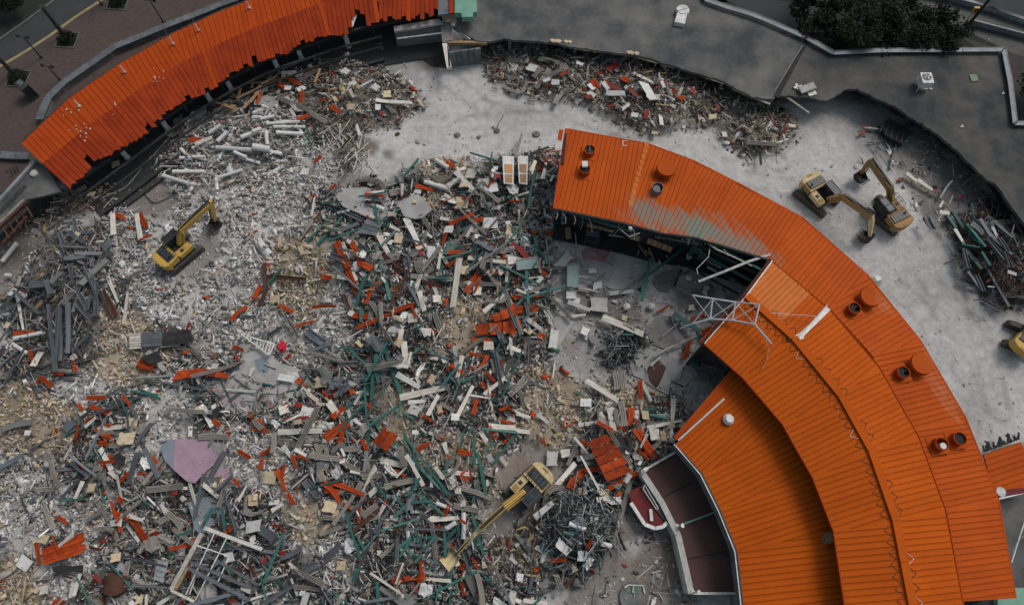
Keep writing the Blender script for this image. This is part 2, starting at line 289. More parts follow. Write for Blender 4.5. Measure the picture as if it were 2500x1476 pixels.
# ------------------------------------------------------------------ base ground (far), then the site sheet with its dust, soil and rubble colours
g = MB(); g.prism([(-900, -700), (900, -700), (900, 1400), (-900, 1400)], -0.8, -0.6); struct('terrain', g, M['soil'])
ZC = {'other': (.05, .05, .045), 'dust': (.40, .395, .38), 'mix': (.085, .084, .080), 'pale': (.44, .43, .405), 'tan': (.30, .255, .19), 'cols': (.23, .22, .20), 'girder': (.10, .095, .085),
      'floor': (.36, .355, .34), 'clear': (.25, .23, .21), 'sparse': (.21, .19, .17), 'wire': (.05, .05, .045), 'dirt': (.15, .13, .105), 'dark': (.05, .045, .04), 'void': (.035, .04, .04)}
STAINS = [  # (px, py, radius, colour, strength): dust, mud, spilled paint, scorch marks
 (1160, 290, 190, (.50, .495, .48), .8), (1420, 330, 150, (.52, .515, .50), .7), (1700, 390, 120, (.50, .49, .47), .6), (1960, 420, 150, (.48, .475, .46), .6), (2300, 900, 170, (.45, .45, .44), .6), (2180, 640, 110, (.40, .405, .40), .6),
 (2150, 330, 90, (.20, .20, .20), .7), (2330, 460, 80, (.16, .16, .155), .7), (2060, 240, 60, (.20, .20, .20), .6), (2360, 1000, 60, (.30, .30, .29), .6), (1130, 130, 70, (.20, .19, .18), .7), (1060, 140, 45, (.07, .055, .035), .95),
 (900, 360, 32, (.17, .145, .12), .95), (945, 375, 25, (.19, .165, .14), .9), (860, 470, 60, (.24, .22, .20), .7), (1640, 600, 50, (.16, .155, .15), .7), (1450, 618, 38, (.30, .10, .10), .8), (1420, 650, 40, (.24, .13, .13), .6),
 (1600, 910, 26, (.15, .12, .125), .85), (1400, 850, 35, (.24, .20, .18), .6), (1560, 1380, 110, (.17, .135, .12), .8), (1500, 1440, 90, (.24, .22, .20), .5), (1545, 1340, 26, (.36, .35, .33), .8), (1240, 1440, 34, (.05, .035, .02), .9), (1280, 1140, 50, (.22, .175, .15), .8),
 (350, 470, 60, (.20, .18, .165), .8), (60, 620, 60, (.15, .13, .115), .8), (20, 1220, 60, (.30, .26, .23), .6), (540, 800, 40, (.19, .22, .26), .7), (520, 840, 30, (.35, .12, .12), .6), (1560, 560, 60, (.17, .165, .16), .7), (540, 1210, 55, (.13, .17, .22), .7),
 (1700, 740, 70, (.12, .12, .115), .8), (1760, 920, 60, (.13, .13, .125), .8), (780, 590, 40, (.3, .28, .24), .5), (450, 660, 60, (.30, .285, .26), .7), (1830, 300, 70, (.16, .14, .115), .7), (700, 300, 40, (.13, .12, .11), .6), (2470, 640, 60, (.06, .05, .045), .7)]
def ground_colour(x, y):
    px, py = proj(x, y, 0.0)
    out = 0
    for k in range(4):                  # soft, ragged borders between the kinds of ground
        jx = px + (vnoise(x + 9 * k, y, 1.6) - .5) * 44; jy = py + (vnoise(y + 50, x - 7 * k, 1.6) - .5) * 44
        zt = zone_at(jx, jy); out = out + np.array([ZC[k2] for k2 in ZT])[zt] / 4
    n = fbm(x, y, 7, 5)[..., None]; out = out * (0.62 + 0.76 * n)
    for sx, sy, r, c, st in STAINS:
        d = np.hypot(px - sx, py - sy) / r + (fbm(x + sx, y, 3.0, 4) - .5) * 1.3
        w = (np.clip(1.15 - d, 0, 1) * st)[..., None]; w = w * w * (3 - 2 * w); out = out * (1 - w) + np.array(c) * w
    dusty = (zone_at(px, py) == ZI['dust'])
    for pts in TRACKS:                  # paired machine track marks pressed into the dust
        q = [P(a, b) for a, b in pts]
        for a, b in zip(q[:-1], q[1:]):
            d = (b - a).xy; L2 = d.length_squared; t = np.clip(((x - a.x) * d.x + (y - a.y) * d.y) / L2, 0, 1); ex = x - a.x - t * d.x; ey = y - a.y - t * d.y; dist = np.hypot(ex, ey) + (fbm(x, y, 2.4, 4) - .5) * .5
            w = np.exp(-((dist - 1.05) / .30) ** 2) * dusty * (.3 + .9 * fbm(x, y, 4.0, 4)) * np.clip(fbm(x + 40, y, 9.0, 3) * 3 - .9, 0, 1); out = out * (1 - (.26 * w)[..., None])
    return np.clip(out, 0, 1)
TRACKS = [[(1000, 380), (1150, 300), (1300, 290), (1500, 350), (1700, 420), (1850, 440), (2000, 480)], [(1090, 190), (1180, 260), (1350, 330)], [(2030, 520), (2120, 640), (2250, 760), (2350, 900), (2460, 840)], [(1900, 400), (2050, 300), (2150, 350)], [(2200, 560), (2280, 700), (2400, 850), (2440, 1000)], [(1100, 340), (980, 420), (900, 380)], [(2010, 440), (1900, 400), (1760, 360)], [(1540, 1476), (1550, 1330), (1500, 1250)]]
def site_material():
    m = bpy.data.materials.new('site_ground'); m.use_nodes = True; n = m.node_tree.nodes; l = m.node_tree.links; b = n['Principled BSDF']
    b.inputs['Roughness'].default_value = .95; b.inputs['Specular IOR Level'].default_value = .15
    a = n.new('ShaderNodeAttribute'); a.attribute_name = 'soil'; ge = n.new('ShaderNodeNewGeometry')
    def noise(s, d=6):
        t = n.new('ShaderNodeTexNoise'); t.inputs['Scale'].default_value = s; t.inputs['Detail'].default_value = d; t.inputs['Roughness'].default_value = .7; l.new(ge.outputs['Position'], t.inputs['Vector']); return t
    n1 = noise(1.2, 9); n2 = noise(9, 6); vo = n.new('ShaderNodeTexVoronoi'); vo.inputs['Scale'].default_value = 3.2; l.new(ge.outputs['Position'], vo.inputs['Vector'])
    vo.inputs['Randomness'].default_value = 1
    r1 = n.new('ShaderNodeMapRange'); r1.inputs['From Min'].default_value = .3; r1.inputs['From Max'].default_value = .7; r1.inputs['To Min'].default_value = .72; r1.inputs['To Max'].default_value = 1.2; l.new(n1.outputs['Fac'], r1.inputs['Value'])
    r2 = n.new('ShaderNodeMapRange'); r2.inputs['From Min'].default_value = .3; r2.inputs['From Max'].default_value = .7; r2.inputs['To Min'].default_value = .82; r2.inputs['To Max'].default_value = 1.14; l.new(n2.outputs['Fac'], r2.inputs['Value'])
    mu = n.new('ShaderNodeMath'); mu.operation = 'MULTIPLY'; l.new(r1.outputs[0], mu.inputs[0]); l.new(r2.outputs[0], mu.inputs[1])
    vm = n.new('ShaderNodeVectorMath'); vm.operation = 'SCALE'; l.new(a.outputs['Color'], vm.inputs[0]); l.new(mu.outputs[0], vm.inputs['Scale']); l.new(vm.outputs[0], b.inputs['Base Color'])
    bp = n.new('ShaderNodeBump'); bp.inputs['Strength'].default_value = .6; bp.inputs['Distance'].default_value = .08
    l.new(n2.outputs['Fac'], bp.inputs['Height']); l.new(bp.outputs[0], b.inputs['Normal']); return m
M['site'] = site_material()
GX = np.arange(-66, 66.01, .27); GY = np.arange(-16, 66.01, .27)
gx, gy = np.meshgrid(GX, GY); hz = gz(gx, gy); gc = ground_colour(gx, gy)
ny, nx = gx.shape; vid = np.arange(nx * ny).reshape(ny, nx)
V = np.stack([gx, gy, hz], -1).reshape(-1, 3); Fq = np.stack([vid[:-1, :-1], vid[:-1, 1:], vid[1:, 1:], vid[1:, :-1]], -1).reshape(-1, 4)
def np_mesh(name, V, Fq, col=None, mat_=None, attr='soil'):
    me = bpy.data.meshes.new(name); me.vertices.add(len(V)); me.vertices.foreach_set('co', np.ascontiguousarray(V, dtype=np.float32).ravel())
    k = Fq.shape[1]; me.loops.add(Fq.size); me.loops.foreach_set('vertex_index', Fq.astype(np.int32).ravel())
    me.polygons.add(len(Fq)); me.polygons.foreach_set('loop_start', np.arange(0, Fq.size, k, dtype=np.int32)); me.polygons.foreach_set('loop_total', np.full(len(Fq), k, dtype=np.int32))
    me.update(calc_edges=True)
    if col is not None:
        a = me.color_attributes.new(attr, 'FLOAT_COLOR', 'POINT'); c = np.ones((len(V), 4), np.float32); c[:, :3] = col; a.data.foreach_set('color', c.ravel())
    if mat_: me.materials.append(mat_)
    me.validate(); return me
me = np_mesh('site_ground', V, Fq, gc.reshape(-1, 3), M['site']); me.shade_smooth()
go = bpy.data.objects.new('ground', me); COL.objects.link(go); tag(go, kind='structure')
def gzs(x, y):
    """height of the built ground sheet at a point"""
    i = (x - GX[0]) / .27; j = (y - GY[0]) / .27; i0 = int(min(max(i, 0), nx - 2)); j0 = int(min(max(j, 0), ny - 2)); fi = min(max(i - i0, 0), 1); fj = min(max(j - j0, 0), 1)
    return float((hz[j0, i0] * (1 - fi) + hz[j0, i0 + 1] * fi) * (1 - fj) + (hz[j0 + 1, i0] * (1 - fi) + hz[j0 + 1, i0 + 1] * fi) * fj)

# ------------------------------------------------------------------ plaza and road, upper left
pl = [C('a', 0, 505), C('a', 760, 5), (300, -60), (620, -60), (640, 0), (600, 60), (430, 140), (290, 200), (170, 300), (120, 370), (100, 420), (0, 520), (-120, 600), (-300, 500), (-300, 250)]
plaza_mat = mat('brown_brick_paving', (0.10, 0.075, 0.066), 0.9, (0.075, 0.057, 0.05), 2.0, 0.0, coord='World', bump=0.3)
def brick_tex(m):
    n = m.node_tree.nodes; l = m.node_tree.links; b = n['Principled BSDF']; src = b.inputs['Base Color'].links[0].from_socket
    g_ = n.new('ShaderNodeNewGeometry'); bt = n.new('ShaderNodeTexBrick'); l.new(g_.outputs['Position'], bt.inputs['Vector']); bt.inputs['Scale'].default_value = 2.4
    bt.inputs['Color1'].default_value = (1, 1, 1, 1); bt.inputs['Color2'].default_value = (.8, .8, .8, 1); bt.inputs['Mortar'].default_value = (.6, .6, .6, 1); bt.inputs['Mortar Size'].default_value = .03
    mx = n.new('ShaderNodeMix'); mx.data_type = 'RGBA'; mx.blend_type = 'MULTIPLY'; mx.inputs['Factor'].default_value = 1; l.new(src, mx.inputs['A']); l.new(bt.outputs['Color'], mx.inputs['B']); l.new(mx.outputs['Result'], b.inputs['Base Color'])
brick_tex(plaza_mat)
struct('plaza_pavement', MB().prism(xy(poly_px(pl)), -0.5, 0.16), plaza_mat)
road = [C('a', -900, 1040), C('a', -900, 960), C('a', 0, 290), C('a', 400, 0), (300, -120), (520, -120), (254, 0), C('a', 400, 225), C('a', 0, 470)]
struct('road', MB().prism(xy(poly_px([(-320, 330), (-320, 300), (0, 98), (136, 0), (300, -110), (470, -110), (252, 0), (120, 92), (0, 162)])), -0.5, 0.03), M['asphalt'])
def ribbon(mb, pts, w, z0, z1, closed=False):
    """a strip of width w metres along world xy points"""
    pts = [Vector((p[0], p[1])) for p in pts]; L = []; Rr = []
    for i, p in enumerate(pts):
        d = (pts[min(i + 1, len(pts) - 1)] - pts[max(i - 1, 0)]).normalized(); nrm = Vector((-d.y, d.x)) * w / 2; L.append(p + nrm); Rr.append(p - nrm)
    for i in range(len(pts) - 1): mb.prism([tuple(Rr[i]), tuple(Rr[i + 1]), tuple(L[i + 1]), tuple(L[i])], z0, z1)
    return mb
yl = [(-60, 200), (0, 166), (60, 131), (120, 92), (185, 45), (254, 0), (330, -45)]
struct('road_edge_line', ribbon(MB(), poly_px(yl), .38, -0.4, 0.175), M['yline'])
struct('grass_verge', MB().prism(xy(poly_px([(-320, 300), (0, 98), (136, 0), (300, -110), (-320, -110)])), -0.5, 0.05), M['soil'])
struct('kerb', ribbon(MB(), poly_px([(-60, 136), (0, 98), (60, 56), (136, 0), (180, -32)]), .25, -0.3, 0.15), M['kerb'])
# tree pits with a low plant and a bare trunk
PIT = [((165, 98), (159, 88), (88, 30), 'nearest the middle of the road edge'), ((45, 192), (36, 183), (-12, 138), 'at the left picture edge'), ((289, 6), (284, 0), (214, -62), 'cut by the top picture edge')]
def leafball(mb, c, r, n, s, flat=.7, rnd=random):
    for _ in range(n):
        a = rnd.uniform(0, 6.283); u = rnd.uniform(-1, 1); q = (rnd.random() ** .45) * r; d = Vector((math.cos(a) * math.sqrt(1 - u * u), math.sin(a) * math.sqrt(1 - u * u), u * flat))
        p = Vector(c) + d * q; x = Vector((rnd.uniform(-1, 1), rnd.uniform(-1, 1), rnd.uniform(-.5, .5))).normalized(); y = x.cross(Vector((rnd.uniform(-1, 1), rnd.uniform(-1, 1), rnd.uniform(-1, 1)))).normalized(); k = s * rnd.uniform(.5, 1.4)
        mb.add([p - x * k, p + y * k * .6, p + x * k, p - y * k * .6], [(0, 1, 2, 3)])
for (c, b0, tp, where) in PIT:
    w = P(*c, .17); t = thing('tree_pit', 'square planting pit with pale kerb and dark plant, ' + where, 'tree pit', w, group='square tree pits in the plaza')
    e = MB(); h = 1.15; a = R(40)
    q = [Vector((w.x + math.cos(a + k * math.pi / 2) * h * 1.414, w.y + math.sin(a + k * math.pi / 2) * h * 1.414, 0)) for k in range(4)]
    MB().prism([(p.x, p.y) for p in q], .0, .18).build('soil_bed', M['soil'], t)
    for k in range(4): e.bar(q[k] + Vector((0, 0, .2)), q[(k + 1) % 4] + Vector((0, 0, .2)), .12, .12)
    e.build('pit_edging', M['kerb'], t)
    f = MB(); leafball(f, (w.x, w.y, .45), 1.1, 700, .13); f.build('ground_plant', M['leaf2'], t)
    hh = height_for(b0, tp); bb = P(*b0, .18); tr = thing('bare_tree', 'thick bare dark trunk rising from the tree pit ' + where, 'tree', bb, group='bare trunks on the plaza')
    m_ = MB(); m_.tube([bb, bb + Vector((.02, .0, hh * .35)), bb + Vector((.05, .04, hh * .7)), bb + Vector((0, .1, hh))], [.33, .25, .22, .2], 9); m_.build('trunk', M['bark'], tr)
    m_ = MB()
    for k in range(9):
        a = k * .7; d = Vector((math.cos(a), math.sin(a), .2)); m_.bar(bb + Vector((0, .1, hh - .1)), bb + Vector((0, .1, hh - .1)) + d * .45, .1, .05)
    m_.build('cut_frond_stub', M['bark'], tr)
# street lamps
for (b0, tp, lab) in [((102, 141), (57, 90), 'black twin-headed street lamp between the two left tree pits'), ((149, 198), (118, 160), 'black twin-headed street lamp by the curved stone wall'),
                      ((400, 56), (362, 3), 'black twin-headed street lamp at the top of the stone wall'), ((249, 12), (212, -40), 'street lamp base cut by the top edge beside the road')]:
    b = P(*b0, .16); h = height_for(b0, tp); t = thing('street_lamp', lab, 'street lamp', b, group='black street lamps on the plaza')
    m_ = MB(); m_.tube([b, b + Vector((0, 0, .35))], [.2, .13], 10); m_.build('lamp_base', M['black'], t)
    m_ = MB(); m_.tube([b + Vector((0, 0, .3)), b + Vector((0, 0, h))], [.085, .06], 8); m_.build('pole', M['black'], t)
    m_ = MB(); m_.bar(b + Vector((-.6, .12, h)), b + Vector((.6, -.12, h)), .07); m_.build('cross_arm', M['black'], t)
    for s in (-1, 1):
        c = b + Vector((.6 * s, -.12 * s, h)); m_ = MB(); m_.tube([c + Vector((0, 0, -.1)), c + Vector((0, 0, .08)), c + Vector((0, 0, .3)), c + Vector((0, 0, .42))], [.12, .2, .17, .04], 8); m_.build('lamp_head', M['black'], t)
# display box and wavy bicycle rack
c = PC('a', 235, 690, .16); t = thing('display_case', 'glazed black display case standing on the plaza beside the wall end', 'display case', c, R(-38))
MB().box(-.75, .75, -.45, .45, 0, .25).build('plinth', M['black'], t, local=True)
MB().box(-.7, .7, -.4, .4, .25, 1.9).build('case_body', M['darkglass'], t, local=True)
m_ = MB()
for x in (-.72, .72):
    for y in (-.42, .42): m_.box(x - .04, x + .04, y - .04, y + .04, .25, 1.95)
m_.box(-.76, .76, -.46, .46, 1.95, 2.0); m_.build('case_frame', M['black'], t, local=True)
MB().box(-.2, .62, -.404, -.402, .5, 1.7).build('poster', M['white'], t, local=True)
MB().box(-.65, .1, -.2, .3, 2.0, 2.01).build('top_panel', M['stonecap'], t, local=True)
pts = []
for k in range(60):
    u = k / 59; pts.append(PC('a', 75 + 75 * u + 0 * math.sin(u * 22), 1265 - 45 * u, .22) + Vector((0, 0, .42 + .42 * math.sin(u * 22))))
rk = MB().tube(pts, .035, 6).build('bicycle_rack', M['black']); tag(rk, 'wavy black bicycle rack on the paving left of the orange canopy', 'bicycle rack')

# curved stone wall around the canopy
SW = [C('a', *p) for p in [(280, 860), (305, 790), (345, 700), (465, 585), (640, 465), (825, 335), (1010, 260), (1200, 180), (1400, 105), (1600, 25), (1760, -30), (1900, -75)]]
t = thing('stone_wall', 'curved grey stone-capped wall between the plaza and the orange canopy', 'wall', P(*SW[5], .16))
wp = [P(x, y, 1.0) for x, y in SW]
m_ = MB(); ribbon(m_, wp, .55, 0.0, .86); m_.build('wall_body', M['wallgrey'], t)
for i in range(len(wp) - 1):
    n = max(1, int((wp[i + 1] - wp[i]).length / 4.2))
    for k in range(n):
        a = wp[i].lerp(wp[i + 1], k / n + .004); b = wp[i].lerp(wp[i + 1], (k + 1) / n - .006); ribbon(MB(), [a, b], .85, .863, 1.0 + random.uniform(0, .015)).build('cap_stone', M['stonecap'], t)
t = thing('stone_wall', 'short grey stone wall stub at the left edge below the plaza', 'wall', PC('a', 100, 1115, .16))
wq = [PC('a', x, y, .7) for x, y in [(-120, 1100), (0, 1112), (110, 1120), (205, 1120)]]
m_ = MB(); ribbon(m_, wq, .6, 0.0, .55); m_.build('wall_body', M['wallgrey'], t)
for i in range(3): ribbon(MB(), [wq[i].lerp(wq[i + 1], .02), wq[i].lerp(wq[i + 1], .98)], .9, .553, .7).build('cap_stone', M['stonecap'], t)
# ------------------------------------------------------------------ roofs made of standing-seam panels
def clip2(poly, n, d):
    out = []; L = len(poly)
    for i in range(L):
        a, b = poly[i], poly[(i + 1) % L]; da = n[0] * a[0] + n[1] * a[1] - d; db = n[0] * b[0] + n[1] * b[1] - d
        if da <= 0: out.append(a)
        if (da < 0 < db) or (db < 0 < da):
            t = da / (da - db); out.append((a[0] + (b[0] - a[0]) * t, a[1] + (b[1] - a[1]) * t))
    return out
def area2(p): return abs(sum(p[i][0] * p[(i + 1) % len(p)][1] - p[(i + 1) % len(p)][0] * p[i][1] for i in range(len(p)))) / 2
def plane_fit(pts):
    A = np.array([[p[0], p[1], 1] for p in pts]); z = np.array([p[2] for p in pts]); return np.linalg.lstsq(A, z, rcond=None)[0]
def strips(root, quad, m, spacing=.55, gap=.028, name='roof_panel', ragged=None, deck=True, dvec=None, thick=.05, pick=None, holes=None):
    """quad: outer0, outer1, inner1, inner0 world points; one object per panel"""
    o0, o1, i1, i0 = [Vector(q) for q in quad]; pf = plane_fit([o0, o1, i1, i0]); zf = lambda p: pf[0] * p[0] + pf[1] * p[1] + pf[2]
    d = dvec or ((o0 + o1) - (i0 + i1)); d = Vector((d[0], d[1])).normalized(); e = Vector((-d.y, d.x)); base = [(o0.x, o0.y), (o1.x, o1.y), (i1.x, i1.y), (i0.x, i0.y)]
    if sum(base[i][0] * base[(i + 1) % 4][1] - base[(i + 1) % 4][0] * base[i][1] for i in range(4)) < 0: base = base[::-1]
    s0 = min(e.x * p[0] + e.y * p[1] for p in base); s1 = max(e.x * p[0] + e.y * p[1] for p in base); n = max(1, round((s1 - s0) / spacing)); w = (s1 - s0) / n
    if deck:
        mb = MB(); q = [(p[0], p[1], zf(p)) for p in base]
        if ragged: q = [(p[0] + d.x * (2.6 if k else 0), p[1] + d.y * (2.6 if k else 0), p[2]) for p, k in zip(q, [any((Vector(p[:2]) - Vector(r[:2])).length < .01 for r in (i0, i1)) for p in q])]
        mb.prism(q, -.17, -.075); mb.build('roof_deck', M['under'], root)
    for k in range(n):
        a, b = s0 + k * w + gap / 2, s0 + (k + 1) * w - gap / 2; poly = clip2(clip2(base, (e.x, e.y), b), (-e.x, -e.y), -a)
        if len(poly) < 3: continue
        drop = 0
        if ragged:
            lo = min(d.x * p[0] + d.y * p[1] for p in poly); cx_ = sum(p[0] for p in poly) / len(poly); cy_ = sum(p[1] for p in poly) / len(poly); cut = ragged(k, proj(cx_, cy_, 4.3)); sk = random.uniform(-.7, .7) if random.random() < .6 else 0; nn = (-d.x + e.x * sk, -d.y + e.y * sk); ppm_ = min(poly, key=lambda p: d.x * p[0] + d.y * p[1])
            poly = clip2(poly, nn, nn[0] * ppm_[0] + nn[1] * ppm_[1] - cut)
            if len(poly) < 3: continue
        if area2(poly) < .05: continue
        mm = pick(poly) if pick else m
        mb = MB(); mb.prism([(p[0], p[1], zf(p)) for p in poly], -thick, 0)
        # raised seam along one side
        pe = [p for p in poly]; hi = sorted(pe, key=lambda p: -(e.x * p[0] + e.y * p[1]))[:2]
        if (Vector(hi[0]) - Vector(hi[1])).length > .4:
            h = [Vector((p[0] - e.x * .025, p[1] - e.y * .025, zf(p) + .02)) for p in hi]; mb.bar(h[0], h[1], .035, .05)
        mb.build(name, mm, root)
def band(root, outer, inner, zo, zi, m, spacing=.55, **k):
    O = [P(x, y, zo if not isinstance(zo, list) else zo[i]) for i, (x, y) in enumerate(outer)]; I = [P(x, y, zi if not isinstance(zi, list) else zi[i]) for i, (x, y) in enumerate(inner)]
    for j in range(len(O) - 1): strips(root, (O[j], O[j + 1], I[j + 1], I[j]), m[j] if isinstance(m, list) else m, spacing, **k)
    return O, I
def edge_trim(root, pts, m, w=.18, h=.22, name='eave_trim', dz=.0):
    mb = MB()
    for a, b in zip(pts[:-1], pts[1:]): mb.bar(Vector(a) + Vector((0, 0, dz)), Vector(b) + Vector((0, 0, dz)), w, h)
    return mb.build(name, m, root)
def wall_run(mb, pts, z0, z1, t=.25):
    for a, b in zip(pts[:-1], pts[1:]): mb.bar(Vector((a[0], a[1], (z0 + z1) / 2)), Vector((b[0], b[1], (z0 + z1) / 2)), t, z1 - z0)
    return mb
def inset(pts, ref, k):                       # move points towards the matching reference points by k metres
    return [Vector(a) + (Vector(b) - Vector(a)).normalized() * k for a, b in zip(pts, ref)]

# --- outer curved hall (A): outer eave z 5.6, inner side z 7.0
ZO, ZI_, ZR, ZE, ZD, ZDI = 5.6, 7.0, 8.3, 7.6, 6.0, 4.6
Ao = [(1385, 315), (1582, 351), (1693, 392), (1800, 446), (1958, 530), (2117, 670), (2248, 832), (2358, 1020), (2439, 1224), (2480, 1459)]
Ai = [(1356, 510), (1528, 546), (1612, 568), (1706, 582), (1885, 637), (2026, 752), (2129, 866), (2225, 1046), (2310, 1247), (2351, 1467)]
hall = thing('curved_hall', 'curved outer hall with orange standing-seam roof sweeping down the right side', 'building', P(2100, 760, 0))
add_stain(M['orange'], [tuple(PC('g', x, y, 6.8))[:2] for x, y in [(985, 110), (1060, 150), (1150, 185), (1250, 205), (1340, 225)]], (.14, .20, .17), 1.7, .72)
add_stain(M['orange'], [tuple(PC('g', x, y, 6.8))[:2] for x, y in [(1450, 250), (1530, 300), (1600, 355), (1680, 405), (1740, 445)]], (.14, .20, .17), 2.0, .72)
AO = [P(x, y, ZO) for x, y in Ao]; AI = [P(x, y, ZI_) for x, y in Ai]
NZ = [0] * 9
for j in range(9): strips(hall, (AO[j], AO[j + 1], AI[j + 1], AI[j]), M['orange'], .46)
add_stain(M['orange'], [tuple(P(x, y, 5.8))[:2] for x, y in [(2268, 880), (2285, 915), (2305, 950), (2330, 985), (2350, 1010), (2150, 735)]], (.44, .17, .075), 1.1, .6)
edge_trim(hall, AO, M['orange_deep'], .14, .25, 'eave_gutter', -.1)
edge_trim(hall, AI[:5], M['dark'], .2, .3, 'eave_trim', -.12)
edge_trim(hall, [AO[0], AI[0]], M['orange_deep'], .5, .2, 'gable_trim', -.03)
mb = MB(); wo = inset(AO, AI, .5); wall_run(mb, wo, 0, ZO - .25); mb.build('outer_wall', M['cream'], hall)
mb = MB(); wi = inset(AI[:5], AO[:5], 2.2); wall_run(mb, wi, 0, 4.6, .3); mb.build('back_wall', M['dark'], hall)  # black colour paints the dark of the open interior
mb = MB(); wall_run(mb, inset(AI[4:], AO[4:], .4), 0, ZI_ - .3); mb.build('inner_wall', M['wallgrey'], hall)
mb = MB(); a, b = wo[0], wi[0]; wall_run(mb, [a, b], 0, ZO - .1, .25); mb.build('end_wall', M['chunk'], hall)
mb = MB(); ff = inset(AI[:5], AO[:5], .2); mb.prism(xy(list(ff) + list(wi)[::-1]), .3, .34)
mb.build('interior_floor', M['dark'], hall)  # floor black too, interior shade put into its colour
# strips of timber sheathing and teal posts seen under the inner eave
for (x0, y0, x1, y1) in [(575, 180, 770, 225), (880, 265, 955, 290), (1010, 300, 1190, 370)]:
    a = PC('g', x0, y0, 4.4); b = PC('g', x1, y1, 4.4); n = max(2, int((b - a).length / .5))
    for k in range(n):
        p, q = a.lerp(b, k / n + .01), a.lerp(b, (k + 1) / n - .01); MB().bar(p + Vector((0, 0, -.45)), q + Vector((0, 0, -.45)), .06, 1.1).build('sheathing_board', M['timber'], hall)
for (bx, by, tx, ty, w) in [(1300, 440, 1375, 300, .38), (400, 190, 400, 95, .35)]:
    b = PC('g', bx, by, .3); h = max(3.0, min(6.4, height_for(C('g', bx, by), C('g', tx, ty)))); tp = PC('g', tx, ty, 6.2)
    MB().bar(b, tp, w).build('post', M['teal'], hall); MB().bar(b, b.lerp(tp, .18), w + .06).build('post_wrap', M['white'], hall)
# purlins and rafters visible at the open inner edge
for (x0, y0, x1, y1, z, w, mm) in [(960, 265, 1390, 300, 6.3, .2, 'black'), (1060, 285, 1400, 345, 5.6, .18, 'deck'), (1380, 350, 1800, 560, 5.6, .2, 'black'), (1330, 380, 1760, 610, 4.8, .22, 'teal'), (1440, 330, 1830, 530, 6.2, .2, 'teal'),
                                     (380, 95, 890, 245, 6.2, .25, 'teal'), (400, 140, 880, 265, 5.2, .2, 'black'), (1350, 430, 1700, 640, 3.6, .2, 'black'), (1290, 500, 1660, 700, 2.0, .18, 'dark')]:
    MB().bar(PC('g', x0, y0, z), PC('g', x1, y1, z), w).build('beam', M[mm], hall)
for (x, y, l) in [(1340, 360, 60), (1380, 395, 50), (1370, 430, 170), (1435, 505, 80), (1600, 590, 80), (1420, 470, 60)]:
    MB().bar(PC('g', x, y, 3.0), PC('g', x + l, y + l * .5, 3.0), .14, .1).build('strip_light', M['palepanel'], hall)
mb = MB()
for k in range(9):
    x = 900 + k * 82; y = 200 + (k * 82) * .19 + (0 if x < 1380 else (x - 1380) * .32); a = PC('g', x, y, 6.85); b = PC('g', x + 28, y + 22, 6.5); mb.tube([a, b, b + Vector((.15, -.1, -.5))], .05, 5)
mb.build('gutter_bracket', M['white'], hall); mb = MB()
edge_trim(hall, [PC('g', *p, 6.75) for p in [(920, 212), (1100, 240), (1240, 275), (1300, 310), (1395, 300), (1500, 378), (1640, 440), (1760, 500)]], M['cream'], .09, .09, 'gutter_pipe')
# metal gutter strip lying across the seam and pale patch row
def on_slope(c, x, y, zlist=(ZO, ZI_)):
    """world point on the outer hall roof seen at this spot"""
    px, py = C(c, x, y) if c else (x, y)
    for j in range(9):
        pf = plane_fit([AO[j], AO[j + 1], AI[j + 1], AI[j]]); z = 6.3
        for _ in range(12): p = P(px, py, z); z = pf[0] * p.x + pf[1] * p.y + pf[2]
        p = P(px, py, z)
        if area2([(AO[j].x, AO[j].y), (AO[j + 1].x, AO[j + 1].y), (AI[j + 1].x, AI[j + 1].y), (AI[j].x, AI[j].y)]) * 1.001 >= sum(area2([(p.x, p.y), (u.x, u.y), (v.x, v.y)]) for u, v in [(AO[j], AO[j + 1]), (AO[j + 1], AI[j + 1]), (AI[j + 1], AI[j]), (AI[j], AO[j])]): return p
    return P(px, py, 6.3)
for k in range(11):
    x, y = 1240 + 1000 / K + (-115 / K) * k / 10, (1045 + 420 * k / 10) / K; p = on_slope(None, x, y)
    MB().box(p.x - .22, p.x + .22, p.y - .3, p.y + .3, p.z - .02, p.z + .05).build('repair_patch', M['orange_pale'], hall)
p = [on_slope('c', *q) for q in [(855, 1018), (828, 1018), (828, 1052), (855, 1052)]]
mb = MB(); [mb.bar(p[i] + Vector((0, 0, .06)), p[i + 1] + Vector((0, 0, .06)), .06) for i in range(3)]; mb.build('bent_rod', M['white'], hall)
MB().bar(PC('c', 418, 960, 6.15), PC('c', 395, 1180, 6.5), .22, .1).build('torn_slit_shade', M['dark'], hall); MB().bar(PC('c', 385, 935, 6.3), PC('c', 372, 1010, 6.5), .45, .05).build('bent_verge_strip', M['orange_deep'], hall)  # dark bar laid on the roof paints the shade in a torn slit
for k in range(26):
    u = random.random(); a = AI[0].lerp(AI[1], u) if k % 2 else AI[1].lerp(AI[3], u); b = a + Vector((random.uniform(-.5, .5), random.uniform(-1.0, -.1), random.uniform(-2.2, -.5))); MB().tube([a + Vector((0, -.05, -.2)), a.lerp(b, .5) + Vector((.15, -.1, 0)), b], random.choice([.03, .04, .06]), 5).build('hanging_wire', M[random.choice(['wire', 'rust', 'black', 'cream'])], hall)
